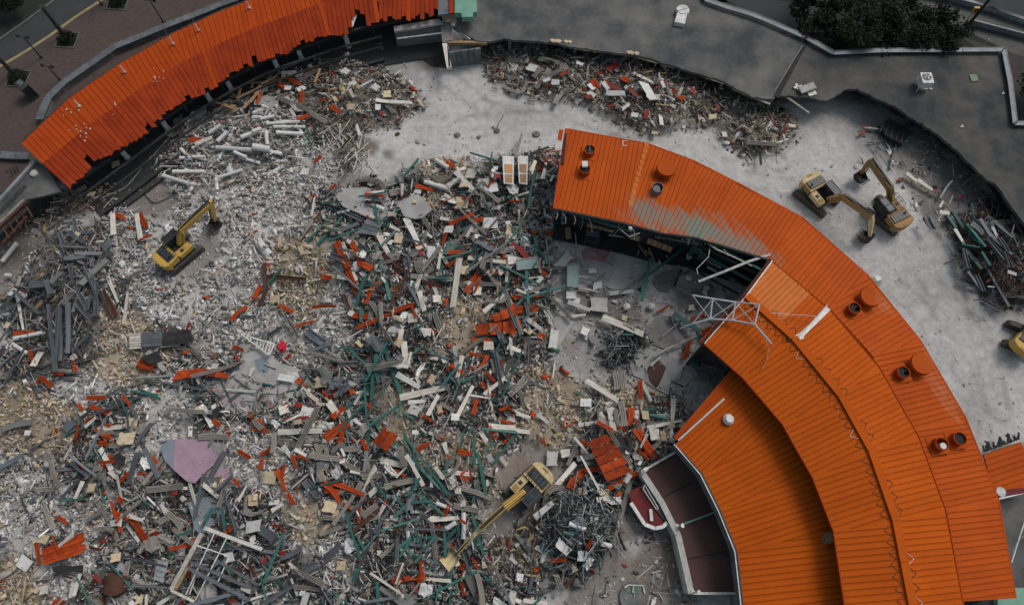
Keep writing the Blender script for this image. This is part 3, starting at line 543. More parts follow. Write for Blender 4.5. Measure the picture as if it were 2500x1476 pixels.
# flues, kerbed boxes and round caps
FL = [('c', 590, 1075, 'open', 'open black flue with a rod across, nearest the upper-left roof end', 545, 1105, 85, 90), ('c', 555, 1215, 'box', 'open black flue with a white box in its mouth near the upper-left roof end', 510, 1240, 90, 90),
      ('c', 1145, 1205, 'cap', 'wide orange round-capped vent beside the grey lined flue', 1110, 1245, 95, 90), ('c', 1082, 1348, 'grey', 'grey lined open flue above the worn paint streaks', 1070, 1375, 100, 80),
      ('h', 790, 715, 'cap', 'wide orange round-capped vent above the centre roof of the curved hall', 760, 760, 90, 90), ('h', 672, 800, 'open', 'open black flue beside the middle orange round cap', 640, 830, 110, 100),
      ('h', 1160, 1200, 'cap', 'wide orange round-capped vent third along the curved hall', 1100, 1240, 90, 90), ('h', 1025, 1262, 'open', 'open black flue with a small white lump in its mouth', 980, 1290, 110, 100),
      ('l', 1432, 275, 'open', 'plain open black flue closest to the outer eave at lower right', 1360, 310, 90, 90), ('l', 1300, 315, 'disk', 'open flue with a pale disc inside at lower right', 1225, 340, 100, 90)]
for (c, x, y, kd, lab, bx, by, bw, bh) in FL:
    base = on_slope(c, bx, by); ztop = base.z + (1.1 if kd == 'cap' else .8)
    tp = PC(c, x, y, ztop); fx = Vector((tp.x, tp.y, base.z)); gy_ = 0
    cat = 'roof vent' if kd == 'cap' else 'flue'; t = thing('roof_vent' if kd == 'cap' else 'flue', 'orange roof: ' + lab if False else lab, cat, fx, group='round vents and flues on the orange hall')
    j = min(range(9), key=lambda j: ((AO[j] + AO[j + 1]) / 2 - fx).length + ((AI[j] + AI[j + 1]) / 2 - fx).length); d = ((AO[j] + AO[j + 1]) - (AI[j] + AI[j + 1])); ang = math.atan2(d.y, d.x)
    cb = Vector((math.cos(ang), math.sin(ang))); sb = Vector((-cb.y, cb.x)); hw = .8
    q = [fx.xy + cb * i * hw + sb * k * hw for i, k in ((-1, -1), (1, -1), (1, 1), (-1, 1))]
    MB().prism([tuple(v) for v in q], base.z - .7, base.z + .14).build('kerb_box', M['orange'], t)
    if kd == 'cap':
        MB().tube([fx + Vector((0, 0, .2)), fx + Vector((0, 0, .8))], .5, 16).build('shaft', M['orange_deep'], t)
        MB().tube([fx + Vector((0, 0, .8)), fx + Vector((0, 0, .9)), fx + Vector((0, 0, 1.1))], [1.0, 1.0, .94], 28).build('round_cap', M['orange'], t)
    else:
        mb = MB(); n = 22; r, ri = .56, .5; rings = []
        for rr, zz in ((r, .1), (r, .8), (ri, .8), (ri, .12)): rings += [(fx.x + rr * math.cos(6.2832 * k / n), fx.y + rr * math.sin(6.2832 * k / n), fx.z + zz) for k in range(n)]
        mb.add(rings, [(i * n + k, i * n + (k + 1) % n, (i + 1) * n + (k + 1) % n, (i + 1) * n + k) for i in range(3) for k in range(n)]); mb.build('stack', M['orange_deep'] if kd not in ('grey',) else M['wallgrey'], t)
        MB().tube([fx + Vector((0, 0, .05)), fx + Vector((0, 0, .6 if kd in ('open', 'box') else .12))], .5, 18).build('inner_shade_disc', M['dark'], t)  # dark disc paints the shade inside the flue mouth
        if kd == 'open' and c == 'c': MB().bar(fx + Vector((0, -.6, .83)), fx + Vector((0, .6, .83)), .06).build('rod', M['deck'], t)
        if kd == 'box': MB().box(fx.x - .28, fx.x + .28, fx.y + .1, fx.y + .75, fx.z + .75, fx.z + 1.02).build('box_cover', M['white'], t)
        if kd == 'grey':
            MB().tube([fx + Vector((-.2, 0, .14)), fx + Vector((-.1, -.1, .7))], [.3, .36], 12).build('liner', M['wire'], t)
        if kd == 'disk': MB().tube([fx + Vector((.1, -.15, .14)), fx + Vector((.1, -.15, .75))], .27, 14).build('pale_disc', M['white'], t)
        if kd == 'open' and c == 'h' : MB().box(fx.x + .1, fx.x + .4, fx.y - .2, fx.y + .1, fx.z + .15, fx.z + .6).build('damper_blade', M['girder'], t)

# --- raised middle hall (B) with ridge cap, and lower inner hall (D)
Bo = [(1885, 637), (2028, 757), (2148, 897), (2243, 1065), (2310, 1247), (2352, 1474), (2366, 1640)]
Bk = [(1822, 722), (1937, 824), (2052, 965), (2126, 1098), (2186, 1270), (2226, 1476), (2240, 1640)]
Bi = [(1720, 838), (1815, 922), (1911, 1034), (1985, 1165), (2036, 1296), (2063, 1476), (2078, 1640)]
mid = thing('ridge_hall', 'raised middle hall of the curved building with orange roof and long ridge cap', 'building', P(2050, 1000, 0))
BO = [P(x, y, ZI_ + .12) for x, y in Bo]; BK = [P(x, y, ZR) for x, y in Bk]; BI = [P(x, y, ZE) for x, y in Bi]
palequad = xy([P(*C('h', 75, 460), 7.6), P(*C('h', 350, 700), 7.6), P(*C('h', 130, 950), 8.2), P(*C('h', -120, 740), 8.2)])
def pickb(poly):
    c = (sum(p[0] for p in poly) / len(poly), sum(p[1] for p in poly) / len(poly)); return M['orange_pale'] if inpoly(np.array([c[0]]), np.array([c[1]]), palequad)[0] else M['orange_b']
M['orange_b'] = mat('bright_orange_metal', (0.455, 0.087, 0.006), 0.7, (0.40, 0.072, 0.006), 0.25, 0.05, bump=0.03, spec=.06, coord='World')
for j in range(6):
    strips(mid, (BO[j], BO[j + 1], BK[j + 1], BK[j]), M['orange_b'], .46, pick=pickb); strips(mid, (BK[j], BK[j + 1], BI[j + 1], BI[j]), M['orange_b'], .46)
for j in range(6):
    n = max(1, int((BK[j + 1] - BK[j]).length / 3)); 
    for k in range(n):
        a, b = BK[j].lerp(BK[j + 1], k / n), BK[j].lerp(BK[j + 1], (k + 1) / n - .004); MB().bar(a + Vector((0, 0, .1)), b + Vector((0, 0, .1)), .62, .16).build('ridge_cap', M['orange_b'], mid)
# zigzag lashings along both sides of the ridge
mb = MB(); mw = MB(); tot = 0
for side in (-1, 1):
    u = 0.05
    for j in range(6):
        L = (BK[j + 1] - BK[j]).length; d = (BK[j + 1] - BK[j]).normalized(); nrm = Vector((-d.y, d.x, 0)) * side; other = BI if side > 0 else BO
        nrm = ((other[j] - BK[j]) - d * (other[j] - BK[j]).dot(d)).normalized() if True else nrm
        s = .3
        while s < L - .4:
            a = BK[j] + d * s + nrm * .38; tgt = (mw if random.random() < (.10 if side < 0 else .02) or (side > 0 and j in (1, 2) and random.random() < .22) else mb)
            p1, p2, p3 = a + nrm * .05 + Vector((0, 0, .04)), a + d * .42 + nrm * .62 + Vector((0, 0, .03)), a + d * .84 + nrm * .05 + Vector((0, 0, .04))
            if side > 0 or s > 1.5: tgt.bar(p1, p2, .028); tgt.bar(p2, p3, .028)
            s += .86 if side > 0 else 1.05
mb.build('ridge_lashing', M['rust'], mid); mw.build('loose_sealant', M['white'], mid)
edge_trim(mid, BI, M['orange_deep'], .12, .22, 'eave_gutter', -.1)
edge_trim(mid, [BO[0], BK[0], BI[0]], M['white'], .1, .14, 'gable_flashing', .02)
edge_trim(mid, [p + Vector((-.25, 0, -.25)) for p in (BO[0], BK[0], BI[0])], M['under'], .3, .35, 'gable_beam')
# torn strip beside the gable
a, b, c, d_ = [PC('g', *p, z) for p, z in [((1415, 1045), 7.5), ((1700, 730), 8.0), ((1730, 720), 8.1), ((1440, 1060), 7.6)]]
MB().prism([tuple(a + Vector((-.35, .1, -.1))), tuple(b + Vector((-.45, 0, -.1))), tuple(b), tuple(a)], -.04, 0).build('loose_roof_panel', M['orange_deep'], mid)
mb = MB(); wall_run(mb, inset(BI, BK, 1.1), ZD - .9, ZE - .3); mb.build('clerestory_wall', M['under'], mid)  # dark wall colour paints the shade below the raised eave
mb = MB(); wall_run(mb, [inset(BO, BI, .4)[0], inset(BI, BO, .4)[0]], 0, 6.9, .3); mb.build('end_wall', M['dark'], mid)
edge_trim(mid, [p + Vector((0, 0, .03)) for p in BO], M['orange_deep'], .07, .08, 'lap_flashing')
# ladder-like pale gutter section and black hole by the ridge
a, b = PC('h', 255, 1025, 8.35), PC('h', 480, 805, 7.5); t = thing('fallen_gutter', 'long white peeling gutter lying across the orange roof by the ridge break', 'gutter', a)
MB().bar(a, b, .42, .08).build('gutter_tray', M['white'], t); MB().bar(a + Vector((.12, .2, .09)), b + Vector((-.1, .3, .09)), .1, .08).build('gutter_lip', M['cream'], t); MB().bar(a + Vector((-.35, -.1, .05)), a + Vector((.5, .35, .05)), .55, .05).build('gutter_flap', M['white'], t)
MB().box(PC('h', 215, 1020, 8.4).x - .35, PC('h', 215, 1020, 8.4).x + .35, PC('h', 215, 1020, 8.4).y - .2, PC('h', 215, 1020, 8.4).y + .15, 8.42, 8.46).build('ridge_hole', M['dark'], mid)
# D: lower inner hall
Di = [(1650, 1084), (1714, 1158), (1758, 1247), (1798, 1345), (1813, 1476), (1819, 1640)]
Do = [(1792, 905), (1945, 1025), (2010, 1140), (2068, 1286), (2100, 1472), (2116, 1640)]
low = thing('inner_hall', 'lower inner hall with orange roof tucked under the raised eave at bottom right', 'building', P(1880, 1250, 0))
DI = [P(x, y, ZDI) for x, y in Di]; DO = [P(x, y, ZD) for x, y in Do]
for j in range(5): strips(low, (DO[j], DO[j + 1], DI[j + 1], DI[j]), M['orange_b'], .46)
edge_trim(low, DI, M['black'], .2, .25, 'eave_gutter', -.1); edge_trim(low, [p + Vector((-.16, 0, .05)) for p in DI], M['white'], .07, .07, 'eave_flashing')
mb = MB(); wall_run(mb, inset(DI, DO, .5), 0, ZDI - .2); mb.build('inner_wall', M['wallgrey'], low)
a = [PC('k', *p, 4.75) for p in [(1195, 265), (1450, -10), (1570, 0), (1218, 292)]]
MB().prism([tuple(a[0]), tuple(P(1792, 893, 6.1)), tuple(P(1800, 912, 6.1)), tuple(a[3])], -.06, .0).build('verge_panel', M['orange_deep'], low)
edge_trim(low, [a[3] + Vector((.1, 0, .15)), PC('k', 1560, -10, 6.3)], M['palepanel'], .16, .1, 'verge_flashing')
MB().bar(PC('g', 1570, 1300, 4.9), PC('g', 1640, 1240, 4.9), .7, .5).build('dark_gap', M['dark'], low)
# white cowl on the inner hall
c = PC('k', 1590, 138, 5.6); bz = 5.0; t = thing('roof_vent', 'single white round cowl on the lower inner orange roof', 'roof vent', (c.x, c.y, bz))
MB().tube([(c.x, c.y, bz), (c.x, c.y, bz + .5)], .42, 16).build('collar', M['girder'], t); MB().tube([(c.x, c.y, bz + .5), (c.x, c.y, bz + .6), (c.x, c.y, bz + .95)], [.5, .5, .32], 20).build('cowl', M['white'], t)
MB().prism([(c.x - .6, c.y - .6, 0), (c.x + .4, c.y - .6, 0), (c.x + .4, c.y + .3, 0), (c.x - .6, c.y + .3, 0)], bz - .2, bz + .1).build('base_flashing', M['palepanel'], t)
# coil hanging from the raised eave
c0 = PC('l', 430, 1000, 5.6); c1 = PC('l', 522, 985, 6.0); pts = []
for k in range(120):
    u = k / 119; q = c0.lerp(c1, u); a = u * 2 * math.pi * 9; pts.append(q + Vector((0, math.cos(a) * .42, math.sin(a) * .42 + .45)))
tag(MB().tube(pts, .045, 5).build('coiled_hose', M['timber']), 'grey-brown coiled duct hanging at the raised eave of the inner hall', 'coiled hose')
# thin cable over the middle roof
cp = [PC('h', *p, 8.45) for p in [(-30, 815), (80, 835), (200, 850), (300, 852), (395, 862)]]; tag(MB().tube(cp, .03, 5).build('cable', M['cream']), 'thin pale cable lying across the raised orange roof', 'cable')
cp = [PC('g', *p, z) for p, z in [((1810, 860), 9), ((1880, 1100), 8.3), ((1860, 1200), 8.2), ((1830, 1240), 8.1)]]; tag(MB().tube(cp, .03, 5).build('cable', M['timber']), 'thin cable drooping from the leaning truss onto the orange roof', 'cable')

# --- brown terrace roof (E) with white-edged parapet
Eo = [(1564, 1152), (1613, 1227), (1652, 1305), (1667, 1370), (1684, 1447)]
ter = thing('terrace_building', 'low annex with brown felt roof and pale parapet beside the inner hall', 'building', P(1700, 1300, 0)); ZT_ = 1.5
EO = [P(x, y, ZT_) for x, y in Eo]; EI = inset(DI, DO, .25)
EI2 = [P(1650, 1090, ZT_)] + [P(x, y, ZT_) for x, y in [(1714, 1166), (1758, 1255), (1796, 1345), (1812, 1447)]]
EI2 = [Vector((p.x + .8, p.y, p.z)) for p in EI2]
for j in range(4): MB().prism([tuple(EO[j])[:2], tuple(EO[j + 1])[:2], tuple(EI2[j + 1])[:2], tuple(EI2[j])[:2]], ZT_ - .25, ZT_ + .003 * j).build('felt_roof', M['brown'], ter)
mb = MB(); wall_run(mb, EO, 0, ZT_ + .42, .42); mb.build('parapet_wall', M['cream'], ter)
mb = MB(); wall_run(mb, [p + Vector((.02, 0, 0)) for p in EO], ZT_ + .42, ZT_ + .50, .52); mb.build('parapet_cap', M['palepanel'], ter)
for pr in ([EO[0], EI2[0]], [EO[-1], EI2[-1]]):
    mb = MB(); wall_run(mb, pr, 0, ZT_ + .3, .2); mb.build('end_parapet', M['palepanel'], ter)
MB().bar(PC('k', 1270, 890, 1.75), PC('k', 1510, 800, 1.8), .14, .12).build('roof_rail', M['mint'], ter)
for (x, y, dx, dy, n_) in [(985, 505, -25, 18, 'upper'), (1240, 905, 40, -4, 'middle'), (1355, 1382, 45, 4, 'lower')]:
    a = PC('k', x - dx * .5, y - dy * .5, 2.0); b = PC('k', x + dx * .5, y + dy * .5, 2.6); MB().tube([a + Vector((0, 0, -.5)), a, b], .2, 12).build('white_pipe_stub', M['white'], ter, smooth=False)
[MB().prism(xy([PC('k', *p, 3) for p in q]), ZT_ + .012, ZT_ + .05).build('felt_seam', M['dark'], ter) for q in ([(1120, 690), (1360, 570), (1366, 578), (1128, 700)], [(1330, 1135), (1610, 1080), (1612, 1090), (1332, 1146)])]
# maroon roof fragment
q = [PC('k', *p, 1.6) for p in [(882, 655), (960, 622), (1010, 690), (1075, 785), (1148, 880), (1115, 912), (1060, 925), (985, 895), (885, 740)]]
t = thing('maroon_roof_fragment', 'dark red roof piece with white rim lying below the brown terrace roof', 'roof fragment', q[0])
MB().prism(xy(q), 1.3, 1.6).build('felt_surface', M['maroon'], t); edge_trim(t, [q[1], q[2], q[3], q[4]], M['black'], .3, .3, 'dark_edge'); edge_trim(t, [q[8], q[7], q[6], q[5], q[4]], M['white'], .3, .35, 'white_rim')
MB().bar(PC('k', 1028, 785, 1.75), PC('k', 1035, 870, 1.75), .28, .2).build('white_bracket', M['white'], t)
t = thing('window_frame', 'narrow grey frame hanging over the maroon roof piece', 'frame', PC('k', 1000, 660, 2)); mb = MB(); fr = [PC('k', *p, 2.1) for p in [(985, 610), (1085, 780), (1068, 785), (975, 640), (985, 610)]]
[mb.bar(fr[i], fr[i + 1], .07) for i in range(4)]; mb.build('frame_bars', M['palepanel'], t)

# --- small orange side roof and dark roof at the right edge
side = thing('side_porch', 'small orange roof jutting out at the right edge with torn upper end', 'building', P(2450, 1140, 0))
q = [PC('l', *p, 4.4) for p in [(1598, 390), (1868, 300), (2100, 560), (1672, 640)]]
strips(side, (q[0], q[1], PC('l', 1990, 620, 4.4), PC('l', 1672, 655, 4.4)), M['orange'], .46, dvec=(q[1] - q[0]))
edge_trim(side, [PC('l', 1700, 705, 4.2), PC('l', 1900, 655, 4.2)], M['white'], .3, .25, 'eave_board')
MB().bar(PC('l', 1680, 665, 4.3), PC('l', 1960, 615, 4.3), .9, .1).build('lower_flashing', M['maroon'], side)
mb = MB()
for k in range(26): a = PC('l', 1600 + k * 10, 375 - k * 3.6, 4.3); mb.bar(a, a + Vector((random.uniform(-.2, .3), random.uniform(.2, .9), random.uniform(-.5, .3))), .16, .05)
mb.build('torn_edge', M['dark'], side)
c = PC('l', 1718, 661, 4.7); t = thing('satellite_dish', 'small pale round dish at the eave of the right edge porch', 'satellite dish', c); MB().tube([c, c + Vector((0, 0, .08)), c + Vector((0, 0, .14))], [.35, .42, .40], 18).build('dish', M['palepanel'], t); MB().tube([c + Vector((0, 0, -.6)), c], .05, 6).build('dish_mount', M['black'], t)
dr = thing('dark_annex', 'dark flat roof at the lower right edge outside the orange hall', 'building', P(2490, 1300, 0))
MB().prism(xy([P(*p, 2.5) for p in [(2425, 1222), (2436, 1213), (2600, 1180), (2640, 1432), (2470, 1436)]]), 0, 2.5).build('roof', M['flatroof'], dr)
mr = thing('mint_building', 'mint green roof corner below the dark roof at lower right', 'building', P(2480, 1470, 0))
MB().prism(xy([P(*p, 2.6) for p in [(2436, 1462), (2474, 1434), (2640, 1430), (2660, 1700), (2436, 1700)]]), 0, 2.6).build('roof', M['mint'], mr)
MB().prism(xy([P(*p, 2.0) for p in [(2350, 1462), (2436, 1462), (2440, 1700), (2350, 1700)]]), 0, 2.0).build('dark_lean_to', M['dark'], mr)
tag(MB().tube([PC('l', 1800, 1170, 5.5), PC('l', 1850, 1010, 5.2), PC('l', 1920, 800, 5.0)], .05, 6).build('cable', M['white']), 'taut white cable running up over the dark roof at the right edge', 'cable')
tag(MB().tube([PC('l', 1800, 1120, 5.3), PC('l', 1815, 1070, 4.6), PC('l', 1860, 1000, 4.2), PC('l', 1920, 950, 4)], .03, 6).build('cable', M['wire']), 'thin sagging cable beside the taut white one at the right edge', 'cable')

# --- leaning steel truss over the roof gap
def truss_thing(name, label, cat, nodes, members, m, r=.11, extra=None):
    first = nodes[list(nodes)[0]]; t = thing(name, label, cat, first)
    for a, b, rr in members:
        d = (nodes[b] - nodes[a]); MB().tube([nodes[a], nodes[b]], rr * .75, 7).build('chord' if rr >= r else 'brace', m, t)
    return t
N = {k: PC('g', x, y, z) for k, (x, y, z) in dict(a=(1330, 710, 8.2), b=(1475, 735, 8.4), c=(1640, 760, 8.7), d=(1812, 775, 9.2), e=(1778, 920, 9.1), f=(1618, 890, 8.6), g=(1458, 880, 8.3), h=(1330, 915, 7.8), i=(1900, 1060, 8.9), j=(1240, 950, 7)).items()}
truss_thing('steel_truss', 'pale galvanised truss leaning out over the orange roof break', 'truss', N, [('a', 'b', .12), ('b', 'c', .12), ('c', 'd', .12), ('d', 'e', .12), ('e', 'f', .12), ('f', 'g', .12), ('g', 'h', .12), ('e', 'i', .13), ('b', 'g', .11), ('c', 'f', .11), ('b', 'f', .05), ('g', 'c', .05), ('c', 'e', .05), ('f', 'd', .05), ('a', 'g', .05), ('h', 'b', .05), ('h', 'j', .1)], M['silver'])
for pts, w, m, lab in [([('g', 1375, 612), ('g', 1560, 540), ('g', 1730, 470), ('g', 1889, 418)], .22, 'palepanel', 'long pale bent beam reaching up onto the orange roof edge'),
                       ([('g', 855, 100), ('g', 885, 240)], .3, 'palepanel', 'pale post leaning at the inner orange eave near the worn paint'),
                       ([('g', 780, 210), ('g', 875, 290), ('g', 950, 262)], .1, 'wire', 'bent thin rod hanging under the orange eave'),
                       ([('g', 1460, 345), ('g', 1445, 435), ('g', 1360, 520), ('g', 1370, 560)], .07, 'wire', 'thin bent rod over the dark floor opening')]:
    q = [P(*C(*p), 6.9 if i else 6.2) for i, p in enumerate(pts)]; mb = MB(); [mb.bar(q[i], q[i + 1], w) for i in range(len(q) - 1)]; tag(mb.build('loose_beam', M[m]), lab, 'beam')

# --- ragged orange canopy, upper left
Co = [C('a', *p) for p in [(148, 1030), (500, 700), (860, 455), (1240, 240), (1560, 90), (1790, 0)]] + [(760, -62), (930, -110), (1075, -130)]
Ci = [C('a', *p) for p in [(490, 1345), (850, 1085), (1165, 850), (1440, 665), (1660, 545), (1889, 430)]] + [C('b', 560, 255), C('b', 900, 165), C('b', 1325, 98)]
can = thing('orange_canopy', 'ragged orange canopy roof curving across the upper left above dark storefronts', 'canopy', P(400, 200, 0))
ZC0, ZC1 = 5.0, 4.4
CO = [P(x, y, ZC0) for x, y in Co]; CI = [P(x, y, ZC1) for x, y in Ci]
CM = [o.lerp(i, .52) for o, i in zip(CO, CI)]
for p in CM: p.z = ZC0 + .05
def rag(k, c=(0, 0)):
    r = random.random(); v = (random.uniform(0, .3) if r < .74 else random.uniform(.3, .8) if r < .94 else random.uniform(.8, 2.0)) + .6 * (.5 + .5 * math.sin(c[0] * .035))
    return v + max(0, 3.0 - abs(c[0] - 872) * .12)
for j in range(8):
    o0, o1, i1, i0 = CO[j], CO[j + 1], CI[j + 1], CI[j]; dv = ((o0 + o1) - (i0 + i1)); m0, m1 = CM[j], CM[j + 1]
    strips(can, (o0, o1, m1, m0), M['orange_deep'] if j < 6 else M['red_orange'], .56, gap=.035, dvec=dv); strips(can, (m0, m1, i1 - dv.normalized() * .5, i0 - dv.normalized() * .5), M['red_orange'], .52, gap=.035, ragged=rag, dvec=dv, pick=lambda p: M['orange_deep'] if random.random() < .07 else M['red_orange'])
edge_trim(can, CO, M['black'], .16, .3, 'back_trim', -.12)
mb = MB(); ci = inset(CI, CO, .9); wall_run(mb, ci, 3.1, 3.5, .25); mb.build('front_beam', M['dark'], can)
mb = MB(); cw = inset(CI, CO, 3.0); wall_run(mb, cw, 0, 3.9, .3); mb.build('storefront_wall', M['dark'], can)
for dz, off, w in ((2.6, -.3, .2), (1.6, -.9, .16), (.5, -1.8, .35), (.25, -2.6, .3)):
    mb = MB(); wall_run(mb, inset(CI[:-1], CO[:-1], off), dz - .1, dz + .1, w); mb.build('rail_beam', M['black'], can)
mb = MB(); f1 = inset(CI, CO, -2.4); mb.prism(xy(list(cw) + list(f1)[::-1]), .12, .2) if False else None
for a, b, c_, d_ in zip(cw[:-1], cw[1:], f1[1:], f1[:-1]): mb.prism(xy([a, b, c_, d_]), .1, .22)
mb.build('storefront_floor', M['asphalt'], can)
mbs = MB()
for k in range(60):
    j = random.randrange(7); u, v = random.random(), random.random(); q = f1[j].lerp(f1[j + 1], u).lerp(cw[j].lerp(cw[j + 1], u), v * .8); s = random.uniform(.06, .22); q.z = .23; mbs.bar(q, q + Vector((random.uniform(-1, 1) * s * 4, random.uniform(-1, 1) * s * 3, .05)), s * .6, .08)
tag(mbs.build('floor_scraps', M['chunk']), 'small grey scraps strewn on the dark storefront floor', 'scrap', kind='stuff')
for a, b in zip(cw[:-1], cw[1:]):
    n = max(1, int((b - a).length / 3))
    for k in range(n): q = a.lerp(b, (k + .5) / n); off = (f1[0] - cw[0]).normalized() * .22; MB().bar(Vector((q.x + off.x, q.y + off.y, .2)), Vector((q.x + off.x, q.y + off.y, 3.2)), .14).build('mullion', M['girder'], can)
# white columns standing along the broken canopy edge
CL = [('a', 1530, 745, 1455, 630, 'leftmost of the pair in the middle of the orange canopy edge, thick and white'), ('a', 1675, 655, 1632, 578, 'short white canopy column next to the loose brown timbers'), ('a', 1215, 935, 1120, 835, 'slim white canopy column above the thin pale ground line'),
      ('a', 925, 1142, 800, 1030, 'slim white canopy column nearest the lower end of the orange canopy'), ('b', 685, 345, 648, 240, 'yellowish white canopy column left of the torn white flap'), ('b', 178, 505, 135, 425, 'broken white canopy column above the crossed timbers'), ('b', 345, 428, 312, 365, 'tilted white canopy column beside the white fallen board')]
for (c, bx, by, tx, ty, lab) in CL:
    b = PC(c, bx, by, 0); h = min(3.6, max(2.0, height_for(C(c, bx, by), C(c, tx, ty)))); t = thing('canopy_column', lab, 'column', b, group='white columns of the orange canopy')
    MB().tube([b, b + Vector((0, 0, h))], .29, 14).build('shaft', M['white'], t); MB().tube([b, b + Vector((0, 0, .3))], .36, 14).build('column_base', M['palepanel'], t); MB().tube([b + Vector((0, 0, h)), b + Vector((0, 0, h + .12))], .3, 12).build('column_cap', M['girder'], t)
# pipes sticking through the canopy
for (c, bx, by, tx, ty) in [('a', 575, 768, 465, 655), ('a', 900, 522, 810, 410), ('a', 1250, 318, 1160, 190), ('a', 1432, 222, 1365, 110), ('a', 1800, 60, 1770, -10)]:
    b = PC(c, bx, by, ZC0 + .1); top = PC(c, tx, ty, ZC0 + 3.0); h = 3.0; t = thing('roof_mast', 'thin pale mast rising from the orange canopy, %s' % {575: 'first from its lower end', 900: 'second from its lower end', 1250: 'third from its lower end', 1432: 'fourth from its lower end', 1800: 'last one before the top edge'}[bx], 'mast', b, group='thin masts along the canopy')
    MB().tube([b, b + Vector((0, 0, .15))], .16, 10).build('foot_plate', M['palepanel'], t); MB().tube([b, b + Vector((0, 0, h * .35))], .07, 8).build('sleeve', M['white'], t); MB().tube([b, b + Vector((.02, .02, h))], .035, 6).build('mast_pole', M['wire'], t)
# paint splashes, fallen flakes
for k in range(30):
    g_ = [(590, 950), (620, 975), (1140, 530), (1150, 560), (560, 900), (820, 760), (540, 820)][k % 7]; x, y = g_[0] + random.gauss(0, 42), g_[1] + random.gauss(0, 35)
    p = PC('a', x, y, ZC0 - .1 if y - 1.0 * x < 380 else 4.7); q = None
    for j in range(8):
        for Q in ((CO[j], CO[j + 1], CM[j + 1], CM[j]), (CM[j], CM[j + 1], CI[j + 1], CI[j])):
            pf = plane_fit(Q); z = 4.8
            for _ in range(6): w_ = PC('a', x, y, z); z = pf[0] * w_.x + pf[1] * w_.y + pf[2]
            if inpoly(np.array([w_.x]), np.array([w_.y]), xy(Q))[0]: q = w_
    if q is None: continue
    s = random.uniform(.04, .10); tag(MB().prism([(q.x - s, q.y - s * .6, 0), (q.x + s, q.y - s, 0), (q.x + s * .7, q.y + s * .8, 0), (q.x - s * .6, q.y + s, 0)], q.z + .002, q.z + .05).build('paint_flake', M['cream']), {590: 'pale flake in the cluster near the lower end of the canopy', 620: 'pale flake in the cluster near the lower end of the canopy', 1140: 'pale flake in the cluster halfway along the canopy', 1150: 'pale flake in the cluster halfway along the canopy', 560: 'pale flake higher up near the lower end of the canopy', 820: 'pale flake between the two clusters on the canopy', 540: 'pale flake higher up near the lower end of the canopy'}[g_[0]], 'flake', 'pale flakes on the orange canopy')
t = thing('torn_flap', 'torn white membrane flap in the gap at the top of the orange canopy', 'flap', PC('b', 730, 100, 4)); q = [PC('b', x, y, 4.2) for x, y in [(752, 15), (760, 60), (735, 130), (712, 195), (700, 180), (712, 110), (735, 50)]]
MB().prism([tuple(p) for p in q], -.04, .02).build('membrane', M['white'], t)
q = [PC('b', x, y, 4.32) for x, y in [(745, -10), (780, 60), (835, 175), (790, 190), (720, 195), (735, 70)]]
tag(MB().prism(xy(q), 4.6, 4.62).build('dark_void', M['dark']), 'dark opening behind the torn flap in the orange canopy', 'opening') if False else None

# --- store end at the top middle
st = thing('broken_storefront', 'broken end of the storefront with pale concrete ledge under the canopy tip', 'building', PC('b', 1200, 300, 0))
MB().prism(xy([PC('b', *p, 3.4) for p in [(1005, 190), (1330, 135), (1362, 165), (1180, 200), (1012, 225)]]), 3.1, 3.4).build('concrete_ledge', M['chunk'], st)
MB().bar(PC('b', 1020, 225, 3.2), PC('b', 1350, 170, 3.2), .12, .3).build('ledge_edge', M['cream'], st)
mb = MB(); wall_run(mb, [PC('b', 1022, 275, 1.5), PC('b', 1350, 240, 1.5)], 0.2, 2.6, .25); mb.build('block_wall', M['wallgrey'], st)
MB().bar(PC('b', 1030, 280, 2.7), PC('b', 1365, 238, 2.7), .12, .12).build('window_rail', M['palepanel'], st)
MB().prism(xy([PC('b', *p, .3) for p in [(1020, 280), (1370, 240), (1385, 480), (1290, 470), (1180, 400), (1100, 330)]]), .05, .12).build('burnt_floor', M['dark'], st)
MB().prism(xy([PC('b', *p, 4.6) for p in [(1326, -60), (1404, -60), (1406, 100), (1328, 108)]]), 4.3, 4.6).build('slate_panel', M['girder'], st)
strips(st, (PC('b', 1404, -60, 4.8), PC('b', 1440, -60, 4.8), PC('b', 1442, 95, 4.8), PC('b', 1406, 98, 4.8)), M['red_orange'], .6)
MB().prism(xy([PC('b', *p, 4.9) for p in [(1447, -80), (1606, -80), (1606, 88), (1580, 90), (1580, 122), (1498, 124), (1494, 94), (1447, 92)]]), 4.2, 4.9).build('mint_box', M['mint'], st)
for x0, y0, x1, y1, w, m in [(1382, 170, 1400, 310, 1.3, 'chunk'), (1375, 320, 1408, 495, .55, 'cream'), (1400, 340, 1410, 490, .2, 'girder'), (1430, 195, 1560, 290, .15, 'palepanel'), (1400, 310, 1680, 312, .3, 'timber'), (1480, 110, 1500, 200, .8, 'girder')]:
    MB().bar(PC('b', x0, y0, 2.6), PC('b', x1, y1, 2.6), w, .4).build('wall_remnant', M[m], st)
a, b = PC('b', 1418, 478, .1), PC('b', 1640, 448, .1)
for k in range(5):
    p, q = a.lerp(b, k / 5 + .01), a.lerp(b, (k + 1) / 5 - .01); MB().bar(p + Vector((0, 0, 1.2)), q + Vector((0, 0, 1.2)), .25, 2.3).build('wall_panel', M['stonecap'] if k % 2 else M['wallgrey'], st)
MB().prism(xy([PC('b', *p, 1.4) for p in [(1420, 330), (1620, 318), (1640, 378), (1420, 392)]]), 1.1, 1.4).build('inner_slab', M['slabdark'], st)

